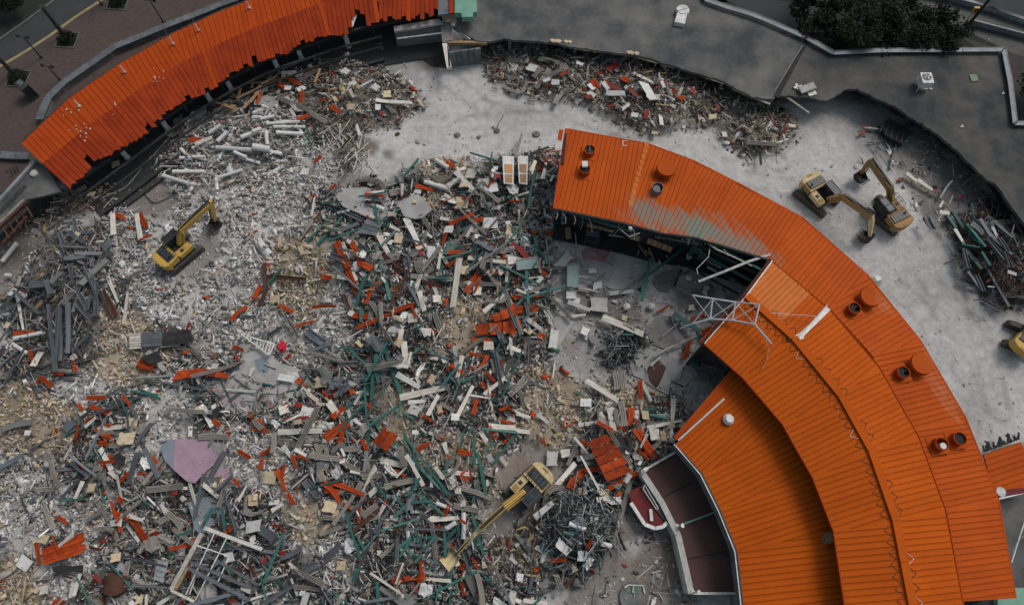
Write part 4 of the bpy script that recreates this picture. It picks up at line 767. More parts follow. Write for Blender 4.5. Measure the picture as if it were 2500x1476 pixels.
# --- big flat roof, top right
F1 = [(1105, -90), (1690, -90)] + [C('c', 1420, 0), C('c', 1560, 50), C('c', 1760, 110), C('d', 0, 137), C('d', 312, 272)]
F1b = [C('d', 90, 712), C('c', 1760, 700), C('c', 1640, 638), C('c', 1560, 588), C('c', 1430, 548), C('c', 1310, 515), C('c', 1200, 478), C('c', 1080, 440), C('c', 950, 405), C('c', 850, 392), C('c', 780, 384), C('c', 640, 362), C('c', 480, 340), C('c', 300, 305), C('c', 120, 292), C('c', 0, 280), C('b', 1700, 300), C('b', 1600, 292), C('b', 1440, 200), C('b', 1480, 125), C('b', 1605, 120), C('b', 1610, -60)]
F2 = [C('d', 322, 278), C('d', 515, 385), C('d', 860, 368), C('d', 1740, 362), C('d', 1785, 590), C('d', 1822, 892), (2620, 303), (2640, 700), (2500, 545), C('d', 1790, 1476), C('d', 1700, 1340), C('d', 1562, 1240), C('d', 1400, 1078), C('d', 1268, 965), C('d', 1080, 852), C('d', 950, 760), C('d', 900, 742), C('d', 800, 700), C('d', 690, 640), C('d', 590, 650), C('d', 520, 700), C('d', 470, 725), C('d', 330, 700), C('d', 130, 690)]
ZF = 2.9
def rag_edge(poly, i0, i1, amp=.25):
    out = []
    for i in range(len(poly)):
        a = poly[i]; out.append(a)
        if i0 <= i < i1:
            b = poly[(i + 1) % len(poly)]; n = max(1, int(math.hypot(b[0] - a[0], b[1] - a[1]) / 9))
            for k in range(1, n): out.append((a[0] + (b[0] - a[0]) * k / n + random.gauss(0, amp * 9), a[1] + (b[1] - a[1]) * k / n + random.gauss(0, amp * 9)))
    return out
big = thing('flat_roof_building', 'long curved building with mottled dark flat roof across the top right', 'building', P(1600, 60, 0))
r1 = rag_edge(F1 + F1b, len(F1), len(F1) + 17, .1)
MB().prism(xy(poly_px(r1, ZF)), ZF - .35, ZF).build('roof_slab', M['flatroof'], big)
w1 = [P(*p, ZF) for p in F1b[:18]]; wb = [p + Vector((.6, 2.6, 0)) for p in w1]
mb = MB(); wall_run(mb, wb, 0, ZF - .36, .3); mb.build('recessed_wall', M['dark'], big)  # wall coloured black to paint the shadowed recess under the slab
mb = MB(); [mb.prism(xy([w1[i], w1[i + 1], wb[i + 1], wb[i]]), .4, .5) for i in range(0)]
for i, p in enumerate(w1[::3]): MB().bar((p.x + .2, p.y + .9, 0), (p.x + .2, p.y + .9, ZF - .36), .35).build('wall_pier', M['slabdark'], big)
mb = MB(); wall_run(mb, [P(*p, ZF) for p in F1[1:]], 0, ZF + .35, .3); mb.build('outer_wall', M['wallgrey'], big)
def cap_run(root, pts, z, w=.42):
    pts = [P(*p, z) for p in pts]
    for a, b in zip(pts[:-1], pts[1:]):
        n = max(1, int((b - a).length / 3.6))
        for k in range(n): MB().bar(a.lerp(b, k / n + .002), a.lerp(b, (k + 1) / n - .004), w, .1).build('parapet_cap', M['parapet'], root)
cap_run(big, F1[1:], ZF + .42)
ext = thing('flat_roof_building', 'dark flat roof with air conditioner and white-edged corner at the top right', 'building', P(2300, 200, 0))
r2 = rag_edge(F2, 9, len(F2) - 1, .14)
MB().prism(xy(poly_px(r2, ZF)), ZF - .35, ZF + .0).build('roof_slab', M['flatroof2'], ext)
w2 = [P(*p, ZF) for p in F2[8:]]; wb = [p + Vector((1.4, 2.2, 0)) for p in w2]
mb = MB(); wall_run(mb, wb, 0, ZF - .36, .3); mb.build('recessed_wall', M['dark'], ext)  # black again paints the shade behind this roof edge
mb = MB(); wall_run(mb, [P(*p, ZF) for p in F2[:7]], 0, ZF + .35, .3); mb.build('outer_wall', M['wallgrey'], ext)
cap_run(ext, F2[:7], ZF + .42)
ribbon(MB(), [P(*C('d', 318, 300), ZF), P(*C('d', 102, 702), ZF)], .55, ZF + .004, ZF + .09).build('expansion_joint', M['dark'], ext)
ribbon(MB(), [P(*C('d', 292, 330), ZF), P(*C('d', 90, 660), ZF)], .12, ZF + .094, ZF + .12).build('joint_flashing', M['slabdark'], ext)
# exposed timber fascia pieces along the torn roof edges
for root, segs in ((big, [('c', 300, 312, 440, 322), ('c', 480, 350, 640, 372), ('c', 850, 396, 930, 405), ('c', 930, 412, 1080, 455), ('c', 1110, 468, 1220, 490), ('c', 1430, 560, 1560, 600), ('c', 1620, 640, 1889, 752), ('b', 1480, 300, 1660, 315)]),
                   (ext, [('d', 165, 690, 340, 815), ('d', 1085, 852, 1265, 970), ('d', 1270, 970, 1395, 1070), ('d', 1400, 1078, 1555, 1240)])):
    for (c, x0, y0, x1, y1) in segs:
        a, b = PC(c, x0, y0, ZF - .3), PC(c, x1, y1, ZF - .3); MB().bar(a, b, .22, .12).build('fascia_board', M['tan'] if random.random() < .45 else M['deck'], root)
        mb = MB()
        for k in range(7): q = a.lerp(b, random.random()); mb.add([q + Vector((-.2, .1, .42)), q + Vector((.15, -.25, .40)), q + Vector((.4, .05, .43)), q + Vector((.1, .3, .44)), q + Vector((.1, .0, .3))], [(0, 1, 2, 3), (0, 4, 1), (1, 4, 2), (2, 4, 3), (3, 4, 0)])
        mb.build('torn_insulation', M['tan'], root) if c == 'c' and x0 in (300, 850) else None
# items on the flat roofs
c = PC('c', 1262, 68, ZF + .6); b0 = PC('c', 1240, 165, ZF); t = thing('rooftop_fan', 'pale round-headed exhaust unit on the flat roof at top centre', 'exhaust unit', (c.x, c.y - .8, ZF))
q = [PC('c', *p, ZF + .5) for p in [(1225, 85), (1292, 100), (1275, 175), (1200, 160)]]; MB().prism(xy(q), ZF, ZF + .55).build('sheet_cover', M['white'], t)
MB().tube([(c.x, c.y, ZF), (c.x, c.y, ZF + .5)], .78, 20).build('fan_housing', M['palepanel'], t); MB().tube([(c.x, c.y, ZF + .5), (c.x, c.y, ZF + .62)], .68, 20).build('fan_lid', M['white'], t)
MB().bar((c.x - .75, c.y - .1, ZF + .68), (c.x + .5, c.y + .3, ZF + .68), .35, .06).build('strap', M['white'], t)
c = PC('d', 1192, 560, ZF + 1.5); t = thing('air_conditioner', 'square white air conditioner on a stand on the flat roof', 'air conditioner', (c.x, c.y, ZF)); s = .62
MB().box(c.x - s, c.x + s, c.y - .7, c.y + .7, ZF + .6, ZF + 1.5).build('casing', M['white'], t)
MB().tube([(c.x, c.y + .1, ZF + 1.5), (c.x, c.y + .1, ZF + 1.53)], .5, 24).build('fan_opening', M['darkglass'], t)
for k in range(4): a = R(20 + 90 * k); MB().bar((c.x, c.y + .1, ZF + 1.57), (c.x + .44 * math.cos(a), c.y + .1 + .44 * math.sin(a), ZF + 1.57), .16, .02).build('fan_blade', M['palepanel'], t)
for sx in (-1, 1):
    for sy in (-1, 1): MB().bar((c.x + sx * .55, c.y + sy * .6 - .1, ZF), (c.x + sx * .55, c.y + sy * .6 - .1, ZF + .62), .1).build('leg', M['palepanel'], t)
q = PC('d', 1185, 640, ZF + .1); MB().box(q.x - .65, q.x + .65, q.y - .1, q.y + .1, ZF, ZF + .15).build('stand_rail', M['palepanel'], t)
c = PC('d', 1525, 565, ZF + .05); tag(MB().prism([(c.x - .35, c.y - .45, 0), (c.x + .4, c.y - .4, 0), (c.x + .45, c.y + .35, 0), (c.x + .1, c.y + .55, 0), (c.x - .4, c.y + .4, 0)], ZF + .004, ZF + .12).build('green_sheet', mat('faded_green_sheet', (.19, .27, .15), .8)), 'small faded green sheet lying on the flat roof near its right corner', 'sheet')
c = PC('d', 330, 638, ZF + .4); t = thing('roof_hatch', 'tilted pale metal cover on the flat roof beside the dark joint', 'cover', c); MB().bar(c + Vector((-.9, -.3, 0)), c + Vector((.8, .35, .1)), .85, .2).build('cover', M['palepanel'], t); MB().bar(c + Vector((.1, -.6, -.3)), c + Vector((1.0, -.3, -.3)), .5, .1).build('cover_base', M['cream'], t)
c = PC('d', 258, 630, ZF + .1); mb = MB(); [mb.bar(c + Vector((math.cos(a) * .1, math.sin(a) * .1, 0)), c + Vector((math.cos(a) * .5, math.sin(a) * .45, .1)), .3, .1) for a in (.3, 1.9, 3.4, 4.8)]; tag(mb.build('crumpled_sheet', M['white']), 'small crumpled white sheet on the flat roof left of the tilted cover', 'sheet')
for (x, y, lab) in [(1438, 910, 'tiny white scrap on the dark flat roof above the right pile'), (1735, 672, 'small grey scrap near the right parapet of the flat roof')]:
    c = PC('d', x, y, ZF + .05); tag(MB().prism([(c.x - .2, c.y - .15, 0), (c.x + .2, c.y - .1, 0), (c.x + .15, c.y + .2, 0)], ZF + .002, ZF + .1).build('scrap', M['palepanel']), lab, 'scrap')
# --- building edge at the lower left of the canopy
lb = thing('corner_building', 'dark corner building with pale parapet below the orange canopy at the left edge', 'building', P(0, 520, 0)); ZL = 3.6
q = [PC('a', *p, ZL) for p in [(0, 1440), (262, 1155), (350, 1235), (440, 1380), (180, 1440), (60, 1560), (-300, 2000), (-700, 2000)]]
MB().prism(xy(q), ZL - .3, ZL - .02).build('roof', M['flatroof'], lb); edge_trim(lb, [PC('a', -300, 1760, ZL + .2), PC('a', 0, 1440, ZL + .2), PC('a', 262, 1155, ZL + .2)], M['parapet'], .32, .3, 'parapet_cap')
for (x0, y0, x1, y1, w, m) in [(0, 1540, 190, 1340, .5, 'black'), (0, 1610, 180, 1440, .35, 'deck'), (0, 1640, 200, 1450, .2, 'rust'), (-20, 1700, 210, 1500, .5, 'dark'), (20, 1760, 200, 1560, .25, 'rust')]:
    MB().bar(PC('a', x0, y0, ZL - .1), PC('a', x1, y1, ZL - .1), w, .3).build('roof_beam', M[m], lb)
for k in range(5): a = PC('a', 20 + k * 42, 1640 - k * 38, ZL + .1); MB().bar(a, a + Vector((1.0, -1.2, 0)), .1, .12).build('joist', M['rust'], lb)
MB().prism(xy([PC('a', *p, 0) for p in [(0, 1700), (0, 1440), (260, 1200), (440, 1400), (300, 1560), (160, 1640)]]), -.1, .5).build('cellar_floor', M['dark'], lb)
c = PC('a', 253, 1255, ZL); tag(MB().tube([c, c + Vector((0, 0, .25)), c + Vector((0, 0, .35))], [.4, .4, .2], 14).build('roof_vent', M['palepanel']), 'small round pale vent beside the pale parapet at the left edge', 'roof vent')

# --- highway, ramps and trees, top right
def slab(name, pts, z1, m, z0=-.5): struct(name, MB().prism(xy(poly_px(pts)), z0, z1), m)
slab('service_road', [(1690, -140), (1745, -20), (1790, -20), (1900, 40), (2040, 130), (2500, 320), (2700, 320), (2700, -140)], .04, M['soil'])
slab('lane', [C('d', -500, -330), C('d', 20, -10), C('d', 400, 55), C('d', 520, 90), C('d', 520, 290), C('d', 200, 200), C('d', -100, 100), C('d', -400, -80), C('d', -900, -300)], .055, M['asphalt'])
slab('access_road', [(2140, -160), (2700, -160), (2700, 240), (2480, 135), (2355, 75), (2150, -12)], .06, M['hiconc'])
slab('highway', [(2140, -220), (2900, -220), (2900, 200), (2500, 62), (2330, 0), (2200, -60)], .08, M['asphalt'])
slab('lower_road', [(2340, 88), (2500, 140), (2800, 260), (2800, 420), (2500, 330), (2440, 160)], .07, mat('brown_asphalt', (.05, .045, .042), .9, (.035, .032, .03), .5, 0, coord='World'))
for lab, pts in (('concrete barrier between the highway lanes and the ramp at the top right', [(2180, -55), (2255, -8), (2345, 15), (2400, 30), (2500, 62), (2640, 105)]), ('lower concrete barrier beside the trees at the top right', [C('d', 1490, 185), C('d', 1640, 225), C('d', 1889, 290), (2640, 145)]), ('far kerbed barrier along the highway edge at the top right', [C('d', 1150, -20), C('d', 1480, 48), C('d', 1889, 190), (2640, 115)])):
    w = [P(x, y, .0) for x, y in pts]; t = thing('concrete_barrier', lab, 'barrier', w[1]); ribbon(MB(), w, .42, .0, .35).build('barrier_foot', M['kerb'], t); ribbon(MB(), w, .2, .353, .95).build('barrier_rail', M['parapet'], t)
b = PC('d', 1480, 190, .1); h = min(11, height_for(C('d', 1480, 190), C('d', 1640, 0))); t = thing('utility_pole', 'tall dark pole by the road at the top right corner', 'pole', b); MB().tube([b, b + Vector((0, 0, h + 2))], [.2, .13], 10).build('pole_shaft', M['black'], t); MB().bar(b + Vector((-1, 0, h + 1.6)), b + Vector((1, 0, h + 1.6)), .12).build('cross_arm', M['black'], t)
b = PC('d', 1450, 180, .1); h = height_for(C('d', 1450, 180), C('d', 1512, 65)); t = thing('traffic_signal', 'amber traffic signal on a thin pole beside the tall dark pole', 'traffic signal', b); MB().tube([b, b + Vector((0, 0, h))], .05, 6).build('signal_pole', M['wire'], t); MB().box(b.x - .3, b.x + .3, b.y - .15, b.y + .15, h, h + .7).build('signal_head', M['signyellow'], t)
for k in range(3): c_ = b + Vector((.0, -.16, h + .15 + .2 * k)); MB().tube([c_, c_ + Vector((0, -.08, 0))], .09, 10).build('signal_lens', M['black'], t)
b = PC('d', 1575, 350, .1); t = thing('marker_post', 'thin white post behind the upper parapet corner', 'post', b); MB().tube([b, b + Vector((0, 0, 1.6))], .06, 6).build('post', M['white'], t)
def tree(px, py, r, h, lab, m, n, seed, grp='dense dark trees behind the flat roof'):
    rr = random.Random(seed); c = P(px, py, h); base = Vector((c.x, c.y, 0)); t = thing('broadleaf_tree', lab, 'tree', base, group=grp)
    mb = MB(); mb.tube([base, base + Vector((.1, .1, h * .45)), base + Vector((0, .2, h))], [.28, .2, .08], 8)
    for k in range(7):
        a = k * .9; s = base + Vector((0, .05, h * (.4 + .06 * k))); mb.tube([s, s + Vector((math.cos(a) * r * .35, math.sin(a) * r * .35, h * .15)), s + Vector((math.cos(a) * r * .75, math.sin(a) * r * .75, h * .25))], [.12, .08, .03], 5)
    mb.build('trunk', M['bark'], t); f = MB()
    for k in range(26):
        a = rr.uniform(0, 6.283); q = r * rr.random() ** .5; cc = Vector((c.x + math.cos(a) * q, c.y + math.sin(a) * q, h + rr.uniform(-.35, .5) * r * .7 * (1.1 - q / r))); leafball(f, cc, rr.uniform(.28, .5) * r * .75, n // 26, .17, .7, rr)
    f.build('crown', m, t)
for a in [(2005, 60, 2.2, 3.5, 'small dark tree at the left end of the tree row', 'leaf2', 1800, 1), (2105, 32, 4.2, 4.5, 'largest bushy green tree of the row behind the flat roof', 'leaf', 7500, 2), (2215, 55, 3.4, 3.8, 'dark tree right of the largest bushy one', 'leaf2', 4600, 3), (2300, 66, 3.2, 3.5, 'rounded dark tree nearest the barrier', 'leaf2', 4300, 4), (2060, 92, 2.6, 2.6, 'low dark shrub tree against the angled parapet', 'leaf2', 2600, 5), (2160, 88, 2.8, 2.7, 'dark leafy tree touching the long parapet', 'leaf2', 3000, 6), (2560, 220, 3.2, 3.0, 'dark tree outside the right parapet at the picture edge', 'leaf2', 3400, 7), (1975, 25, 2.0, 3.0, 'dark shrub over the blue-grey lane', 'leaf2', 1500, 8), (2080, -50, 4.0, 5.5, 'tree cut by the top picture edge above the largest one', 'leaf', 3000, 9)]: tree(a[0], a[1], a[2], a[3], a[4], M[a[5]], a[6], a[7])
tree(10, -10, 2.4, 2.0, 'dark low tree in the top left corner beyond the road', M['leaf2'], 2400, 10, 'dark shrubs in the top left corner')
# ------------------------------------------------------------------ excavators
def G(px, py, dz=0.0):                     # point on the built ground seen at this spot, plus dz
    z = 0.0
    for _ in range(5): p = P(px, py, z + dz); z = gzs(p.x, p.y)
    return P(px, py, z + dz)
def excavator(label, c, fwd, trk, boom, paint, pale, bucket='bucket', cabm='darkglass', rail=False, scale=1.0, fadeboom=None):
    """c: photograph spot of the body centre (level 1.6 m); fwd/trk: pairs of spots giving directions; boom: list of (px, py, z or None)"""
    scale = .9; C0 = P(*c, 1.6); gzz = gzs(C0.x, C0.y) if c[0] < 2400 else 0.02
    a, b = P(*fwd[0], 1.6), P(*fwd[1], 1.6); H = math.atan2(b.y - a.y, b.x - a.x); a, b = P(*trk[0], .8), P(*trk[1], .8); T = math.atan2(b.y - a.y, b.x - a.x) - H
    t = thing('excavator', label, 'excavator', (C0.x, C0.y, gzz), H, 'excavators'); inv = Matrix.Rotation(-H, 3, 'Z')
    t.scale = (scale,) * 3; L = lambda w: inv @ (Vector(w) - t.location) / scale
    for s in (-1, 1):
        rot = Matrix.Rotation(T, 3, 'Z'); tr = lambda x, y, z: tuple(rot @ Vector((x, y, z)))
        prof = [(-2.25, .12), (-2.0, 0), (2.0, 0), (2.25, .12), (2.35, .45), (2.2, .78), (1.95, .9), (-1.95, .9), (-2.2, .78), (-2.35, .45)]
        y0, y1 = s * 1.25 - .3, s * 1.25 + .3; mb = MB(); n = len(prof)
        mb.add([tr(x, y0, z) for x, z in prof] + [tr(x, y1, z) for x, z in prof], [tuple(range(n)), tuple(range(2 * n - 1, n - 1, -1))] + [(i, n + i, n + (i + 1) % n, (i + 1) % n) for i in range(n)])
        tk = mb.build('track', M['track'], t, local=True)
        mb = MB()
        for k in range(17): x = -1.95 + k * .244; mb.add([tr(x + dx, yy, zz) for zz in (.9, .94) for dx, yy in ((0, y0), (.16, y0), (.16, y1), (0, y1))], [(4, 5, 6, 7), (0, 1, 5, 4), (1, 2, 6, 5), (2, 3, 7, 6), (3, 0, 4, 7)])
        mb.build('track_pads', M['track'], tk, local=True)
        mb = MB(); mb.add([tr(x, y0 + (-.02 if s < 0 else .58), z) for x, z in [(-1.8, .3), (1.8, .3), (1.8, .62), (-1.8, .62)]] + [tr(x, y0 + (.0 if s < 0 else .62), z) for x, z in [(-1.8, .3), (1.8, .3), (1.8, .62), (-1.8, .62)]], [(0, 1, 2, 3), (7, 6, 5, 4), (0, 4, 5, 1), (3, 2, 6, 7), (0, 3, 7, 4), (1, 5, 6, 2)]); mb.build('track_frame', M['black'], tk, local=True)
    mb = MB(); mb.tube([(0, 0, .45), (0, 0, 1.1)], .75, 18); mb.box(-.8, .8, -1.0, 1.0, .35, .7); mb.build('swing_ring', M['black'], t, local=True)
    MB().box(-1.7, 1.5, -1.3, 1.3, 1.08, 1.3).build('deck_frame', M['black'], t, local=True)
    # counterweight with a bowed back
    arc = [(-1.7, -1.36), (-1.95, -1.36), (-2.28, -1.18), (-2.5, -.75), (-2.58, 0), (-2.5, .75), (-2.28, 1.18), (-1.95, 1.36), (-1.7, 1.36)]
    cw = MB().prism(arc, 1.05, 2.15).build('counterweight', paint if not pale else M['paleyellow'], t, local=True, bevel=.08)
    MB().box(-2.42, -2.2, -.35, .35, 2.15, 2.2).build('lifting_plate', paint, cw, local=True)
    MB().box(-1.68, -.55, -1.3, 1.3, 1.3, 2.12).build('engine_body', paint, t, local=True, bevel=.05)
    hood = MB().box(-1.66, -.72, -1.05, 1.12, 2.12, 2.24).build('engine_hood', M['darkglass'], t, local=True, bevel=.04)
    mb = MB(); [mb.box(-1.5 + .0, -.9, y - .03, y + .03, 2.24, 2.27) for y in (-.6, -.15, .3, .75)]; mb.build('hood_ribs', M['girder'], hood, local=True)
    MB().tube([(-1.1, -.7, 2.24), (-1.1, -.7, 2.6)], .09, 10).build('exhaust', M['black'], t, local=True)
    MB().box(-.62, -.42, -1.3, 1.3, 2.10, 2.2).build('walkway_beam', pale and M['paleyellow'] or paint, t, local=True)
    mb = MB(); [mb.box(-.58, -.46, y - .09, y + .09, 2.2, 2.215) for y in (-.9, -.55, -.2, .15, .5, .85)]; mb.build('vent_slots', M['black'], t, local=True)
    MB().box(-.40, 1.45, -1.32, -.45, 1.3, 1.95).build('side_housing', pale and M['paleyellow'] or paint, t, local=True, bevel=.05)
    MB().box(.15, .55, -1.1, -.7, 1.95, 1.99).build('fuel_cover', M['black'], t, local=True); MB().box(.75, 1.3, -1.15, -.6, 1.95, 2.02).build('tool_box', paint, t, local=True)
    if rail:
        mb = MB(); zr = 2.65
        for x in (-.3, .3, .9, 1.4): mb.bar((x, -1.28, 1.95), (x, -1.28, zr), .045)
        mb.bar((-.3, -1.28, zr), (1.4, -1.28, zr), .045); mb.bar((1.4, -1.28, zr), (1.4, -.6, zr), .045); mb.bar((-.3, -1.28, 2.3), (1.4, -1.28, 2.3), .035); mb.build('handrail', M['black'], t, local=True)
    MB().box(-.40, .9, -.4, .38, 1.3, 1.6).build('boom_well', M['black'], t, local=True)
    cab = MB().box(-.35, 1.5, .45, 1.32, 1.3, 2.85).build('cab', M['darkglass'], t, local=True, bevel=.07)
    mb = MB()
    for x in (-.35, .5, 1.5):
        for y in (.45, 1.32): mb.bar((x, y, 1.3), (x, y, 2.88), .07)
    for y in (.45, 1.32): mb.bar((-.35, y, 2.88), (1.5, y, 2.88), .07)
    for x in (-.35, .5, 1.5): mb.bar((x, .45, 2.88), (x, 1.32, 2.88), .07)
    mb.build('cab_frame', M['black'] if not pale else M['girder'], cab, local=True); MB().box(.56, 1.44, .52, 1.25, 2.855, 2.875).build('roof_window', M['darkglass'], cab, local=True)
    if cabm == 'grey': MB().box(-.3, .44, .52, 1.25, 2.86, 2.9).build('roof_plate', M['girder'], cab, local=True)
    # boom: stays in the vertical plane through its foot; heights follow from where it is seen
    foot = P(boom[0][0], boom[0][1], gzz + 1.7); lastz = boom[-1][2]; tip = P(boom[-1][0], boom[-1][1], gzz + lastz); dirp = (tip - foot).xy.normalized(); nrm = Vector((-dirp.y, dirp.x)); pts = [foot]
    for (x, y, z) in boom[1:-1]:
        if z is None:
            best = None
            for i in range(8, 90):
                q = P(x, y, gzz + i * .1); e = abs((q - foot).xy.dot(nrm))
                if best is None or e < best[0]: best = (e, q)
            pts.append(best[1])
        else: pts.append(P(x, y, gzz + z))
    pts.append(tip); lp = [L(p) for p in pts]; nb = len(lp)
    side = Vector((-(lp[-1] - lp[0]).y, (lp[-1] - lp[0]).x, 0)).normalized()
    def plate(pts, ws, hs, m, name, par=t):
        mb = MB(); rings = []
        for i, p in enumerate(pts):
            d = (pts[min(i + 1, len(pts) - 1)] - pts[max(i - 1, 0)]).normalized(); u = side.cross(d).normalized(); u = u if u.z > 0 else -u
            if abs(u.z) < .05: u = Vector((0, 0, 1)).cross(side).normalized()
            rings += [p + side * ws[i] / 2 * a + u * hs[i] / 2 * b for a, b in ((-1, -1), (1, -1), (1, 1), (-1, 1))]
        n = len(pts); mb.add(rings, [(i * 4 + k, i * 4 + (k + 1) % 4, (i + 1) * 4 + (k + 1) % 4, (i + 1) * 4 + k) for i in range(n - 1) for k in range(4)] + [(3, 2, 1, 0), tuple((n - 1) * 4 + k for k in range(4))]); return mb.build(name, m, par, local=True, bevel=.03)
    k = nb - 2                                     # index of the boom tip (last point is the stick end)
    bp = lp[:k + 1]; rs = []
    for i in range(len(bp) - 1): rs += [bp[i], bp[i].lerp(bp[i + 1], .5)]
    rs.append(bp[-1]); m_ = len(rs)
    boom_o = plate(rs, [.5] * m_, [.35 + .45 * math.sin(math.pi * min(1, (i + .6) / m_)) for i in range(m_)], fadeboom or paint, 'boom')
    plate([lp[k] + (lp[k] - lp[k + 1]).normalized() * .45, lp[k].lerp(lp[k + 1], .2), lp[k + 1]], [.4, .42, .34], [.35, .6, .3], (M['paleyellow'] if pale else fadeboom or paint), 'stick')
    up = Vector((0, 0, 1)); mid_ = rs[len(rs) // 2]
    MB().tube([mid_ + up * .42, lp[k] + up * .5 + (lp[k] - lp[k + 1]).normalized() * .2], .085, 8).build('arm_cylinder', M['black'], t, local=True)
    MB().tube([(mid_ + up * .42).lerp(lp[k] + up * .5, .62), lp[k] + up * .5], .05, 8).build('cylinder_rod', M['silver'], t, local=True)
    for s in (-1, 1): MB().tube([lp[0] + side * .38 * s + Vector((.35, 0, -.15)), rs[min(2, m_ - 1)] + side * .33 * s], .1, 8).build('boom_cylinder', paint, t, local=True)
    mb = MB()
    for s in (-.12, .12): mb.tube([rs[0] + up * .35 + side * s] + [r + up * (.35 + .3 * math.sin(math.pi * min(1, (i + 1.6) / m_))) + side * s for i, r in enumerate(rs[1:])], .035, 5)
    mb.build('hydraulic_hoses', M['black'], boom_o, local=True)
    e = lp[-1]; f = (lp[0] - e); f.z = 0; f = f.normalized()      # bucket curls back to the machine
    wv = side; bw = .62; mb = MB(); drop = min(1.1, e.z) ; sect = [(-.25, .15), (-.45, -.35), (-.15, -.85), (.45, -.95), (1.0, -.6)]
    if bucket == 'shovel': f = -f; sect = [(0, .2), (-.1, -.25), (.3, -.5), (.9, -.45), (1.7, -.15)]; bw = .8
    fl = lambda a, z, s: e + f * a + Vector((0, 0, z)) + wv * s * bw * (1 if bucket != 'shovel' else (.55 + .35 * min(1, max(0, a))))
    n = len(sect); v = [fl(a, z, -1) for a, z in sect] + [fl(a, z, 1) for a, z in sect]; th = [p + Vector((0, 0, .06)) for p in v]
    mb.add(v + th, [(i, i + 1, n + i + 1, n + i) for i in range(n - 1)] + [(2 * n + i, 3 * n + i, 3 * n + i + 1, 2 * n + i + 1) for i in range(n - 1)]); mb.add(v, [tuple(range(n)), tuple(range(2 * n - 1, n - 1, -1))])
    bk = mb.build('bucket', M['paleyellow'] if bucket == 'shovel' else M['black'], t, local=True)
    mb = MB()
    for s in (-.9, -.45, 0, .45, .9): mb.bar(fl(sect[-1][0], sect[-1][1] + .03, s), fl(sect[-1][0] + .28, sect[-1][1] + .1, s), .12, .07)
    mb.build('bucket_teeth', M['black'], bk, local=True); MB().tube([lp[k].lerp(lp[k + 1], .25) + f * .42, e + f * .35 + up * .1], .07, 8).build('bucket_cylinder', M['black'], t, local=True)
    return t
def z6(x, y): return (350 + x / 7.382, 470 + y / 7.382)
def z5(x, y): return (1940 + x / 5.903, 360 + y / 5.903)
def z7(x, y): return (1060 + x / 5.091, 1110 + y / 5.091)
excavator('bright yellow excavator working alone on the pale rubble at left', z6(575, 1010), (z6(340, 1190), z6(790, 790)), (z6(600, 1390), z6(1150, 930)), [(*z6(650, 930), 0), (*z6(690, 680), None), (*z6(1215, 190), None), (*z6(1290, 510), 1.3)], M['yellow'], False)
excavator('dusty ochre excavator parked close to the orange roof, boom pointing down right', z5(375, 640), (z5(290, 540), z5(430, 710)), (z5(150, 730), z5(545, 1050)), [(*z5(480, 740), 0), (*z5(700, 720), None), (*z5(1110, 1010), None), (*z5(1085, 1280), 1.2)], M['ochre'], True, cabm='dark', fadeboom=M['ochre'])
excavator('ochre excavator with handrails, boom raised to the upper left beside the other one', z5(1400, 900), (z5(1500, 990), z5(1290, 730)), (z5(1400, 1160), z5(1020, 870)), [(*z5(1400, 760), 0), (*z5(1370, 590), None), (*z5(1080, 200), None), (*z5(960, 370), 1.4)], M['ochre'], False, cabm='grey', rail=True)
excavator('pale yellow long-armed excavator reaching down left over the debris heap', z7(1180, 400), (z7(1330, 240), z7(1050, 520)), (z7(1330, 290), z7(1050, 560)), [(*z7(1110, 460), 0), (*z7(870, 650), 3.6), (*z7(560, 930), 3.2), (*z7(290, 1220), 1.6)], M['ochre'], True, bucket='shovel', fadeboom=M['yellow'])
excavator('yellow excavator cut off by the right picture edge', (2524, 822), ((2500, 850), (2570, 770)), ((2560, 835), (2470, 800)), [(2545, 800, 0), (2590, 760, 4), (2640, 700, 4), (2660, 730, 1.2)], M['yellow'], False)

# ------------------------------------------------------------------ debris kinds: unit pieces (length 1 along x, width 1 along y, thickness 1 along z)
def extr(profile, nseg, bend=0.0, bendz=0.0, twist=0.0, jag=0.0, taper=0.0, rnd=random, shape='kink'):
    mb = MB(); n = len(profile); rings = []; k1, k2 = rnd.uniform(-.3, .35), rnd.uniform(-.3, .3)
    for i in range(nseg + 1):
        u = i / nseg - .5; off = (math.cos(u * math.pi) - .6) * bend if shape == 'sin' else bend * (max(0, u - k1) * 2 - .5 * (k2 < 0) * max(0, -u - .2)); oz = (math.cos(u * math.pi)) * bendz if shape == 'sin' else bendz * max(0, u - k2) * 2; tw = twist * u; sc = 1 - taper * (u + .5)
        for (y, z) in profile:
            yy, zz = (y * math.cos(tw) - z * math.sin(tw)) * sc, (y * math.sin(tw) + z * math.cos(tw)); x = u
            if i in (0, nseg): x += rnd.uniform(-jag, jag)
            rings.append((x, yy + off, zz + oz))
    fs = [(i * n + k, i * n + (k + 1) % n, (i + 1) * n + (k + 1) % n, (i + 1) * n + k) for i in range(nseg) for k in range(n)]
    fs += [tuple(range(n - 1, -1, -1)), tuple(range(nseg * n, nseg * n + n))]; return mb.add(rings, fs)
BOXP = [(-.5, -.5), (.5, -.5), (.5, .5), (-.5, .5)]
def ribs(n, t=.25):
    top = [];
    for k in range(n):
        a = -.5 + k / n; w = 1 / n; top += [(a + w * .06, -.3), (a + w * .22, .5), (a + w * .72, .5), (a + w * .9, -.3)]
    return [(-.5, -.5), (.5, -.5)] + top[::-1]
IB = [(-.5, -.5), (.5, -.5), (.5, -.36), (.1, -.3), (.1, .3), (.5, .36), (.5, .5), (-.5, .5), (-.5, .36), (-.1, .3), (-.1, -.3), (-.5, -.36)]
UB = [(-.5, -.5), (.5, -.5), (.5, .5), (.36, .5), (.36, -.3), (-.36, -.3), (-.36, .5), (-.5, .5)]
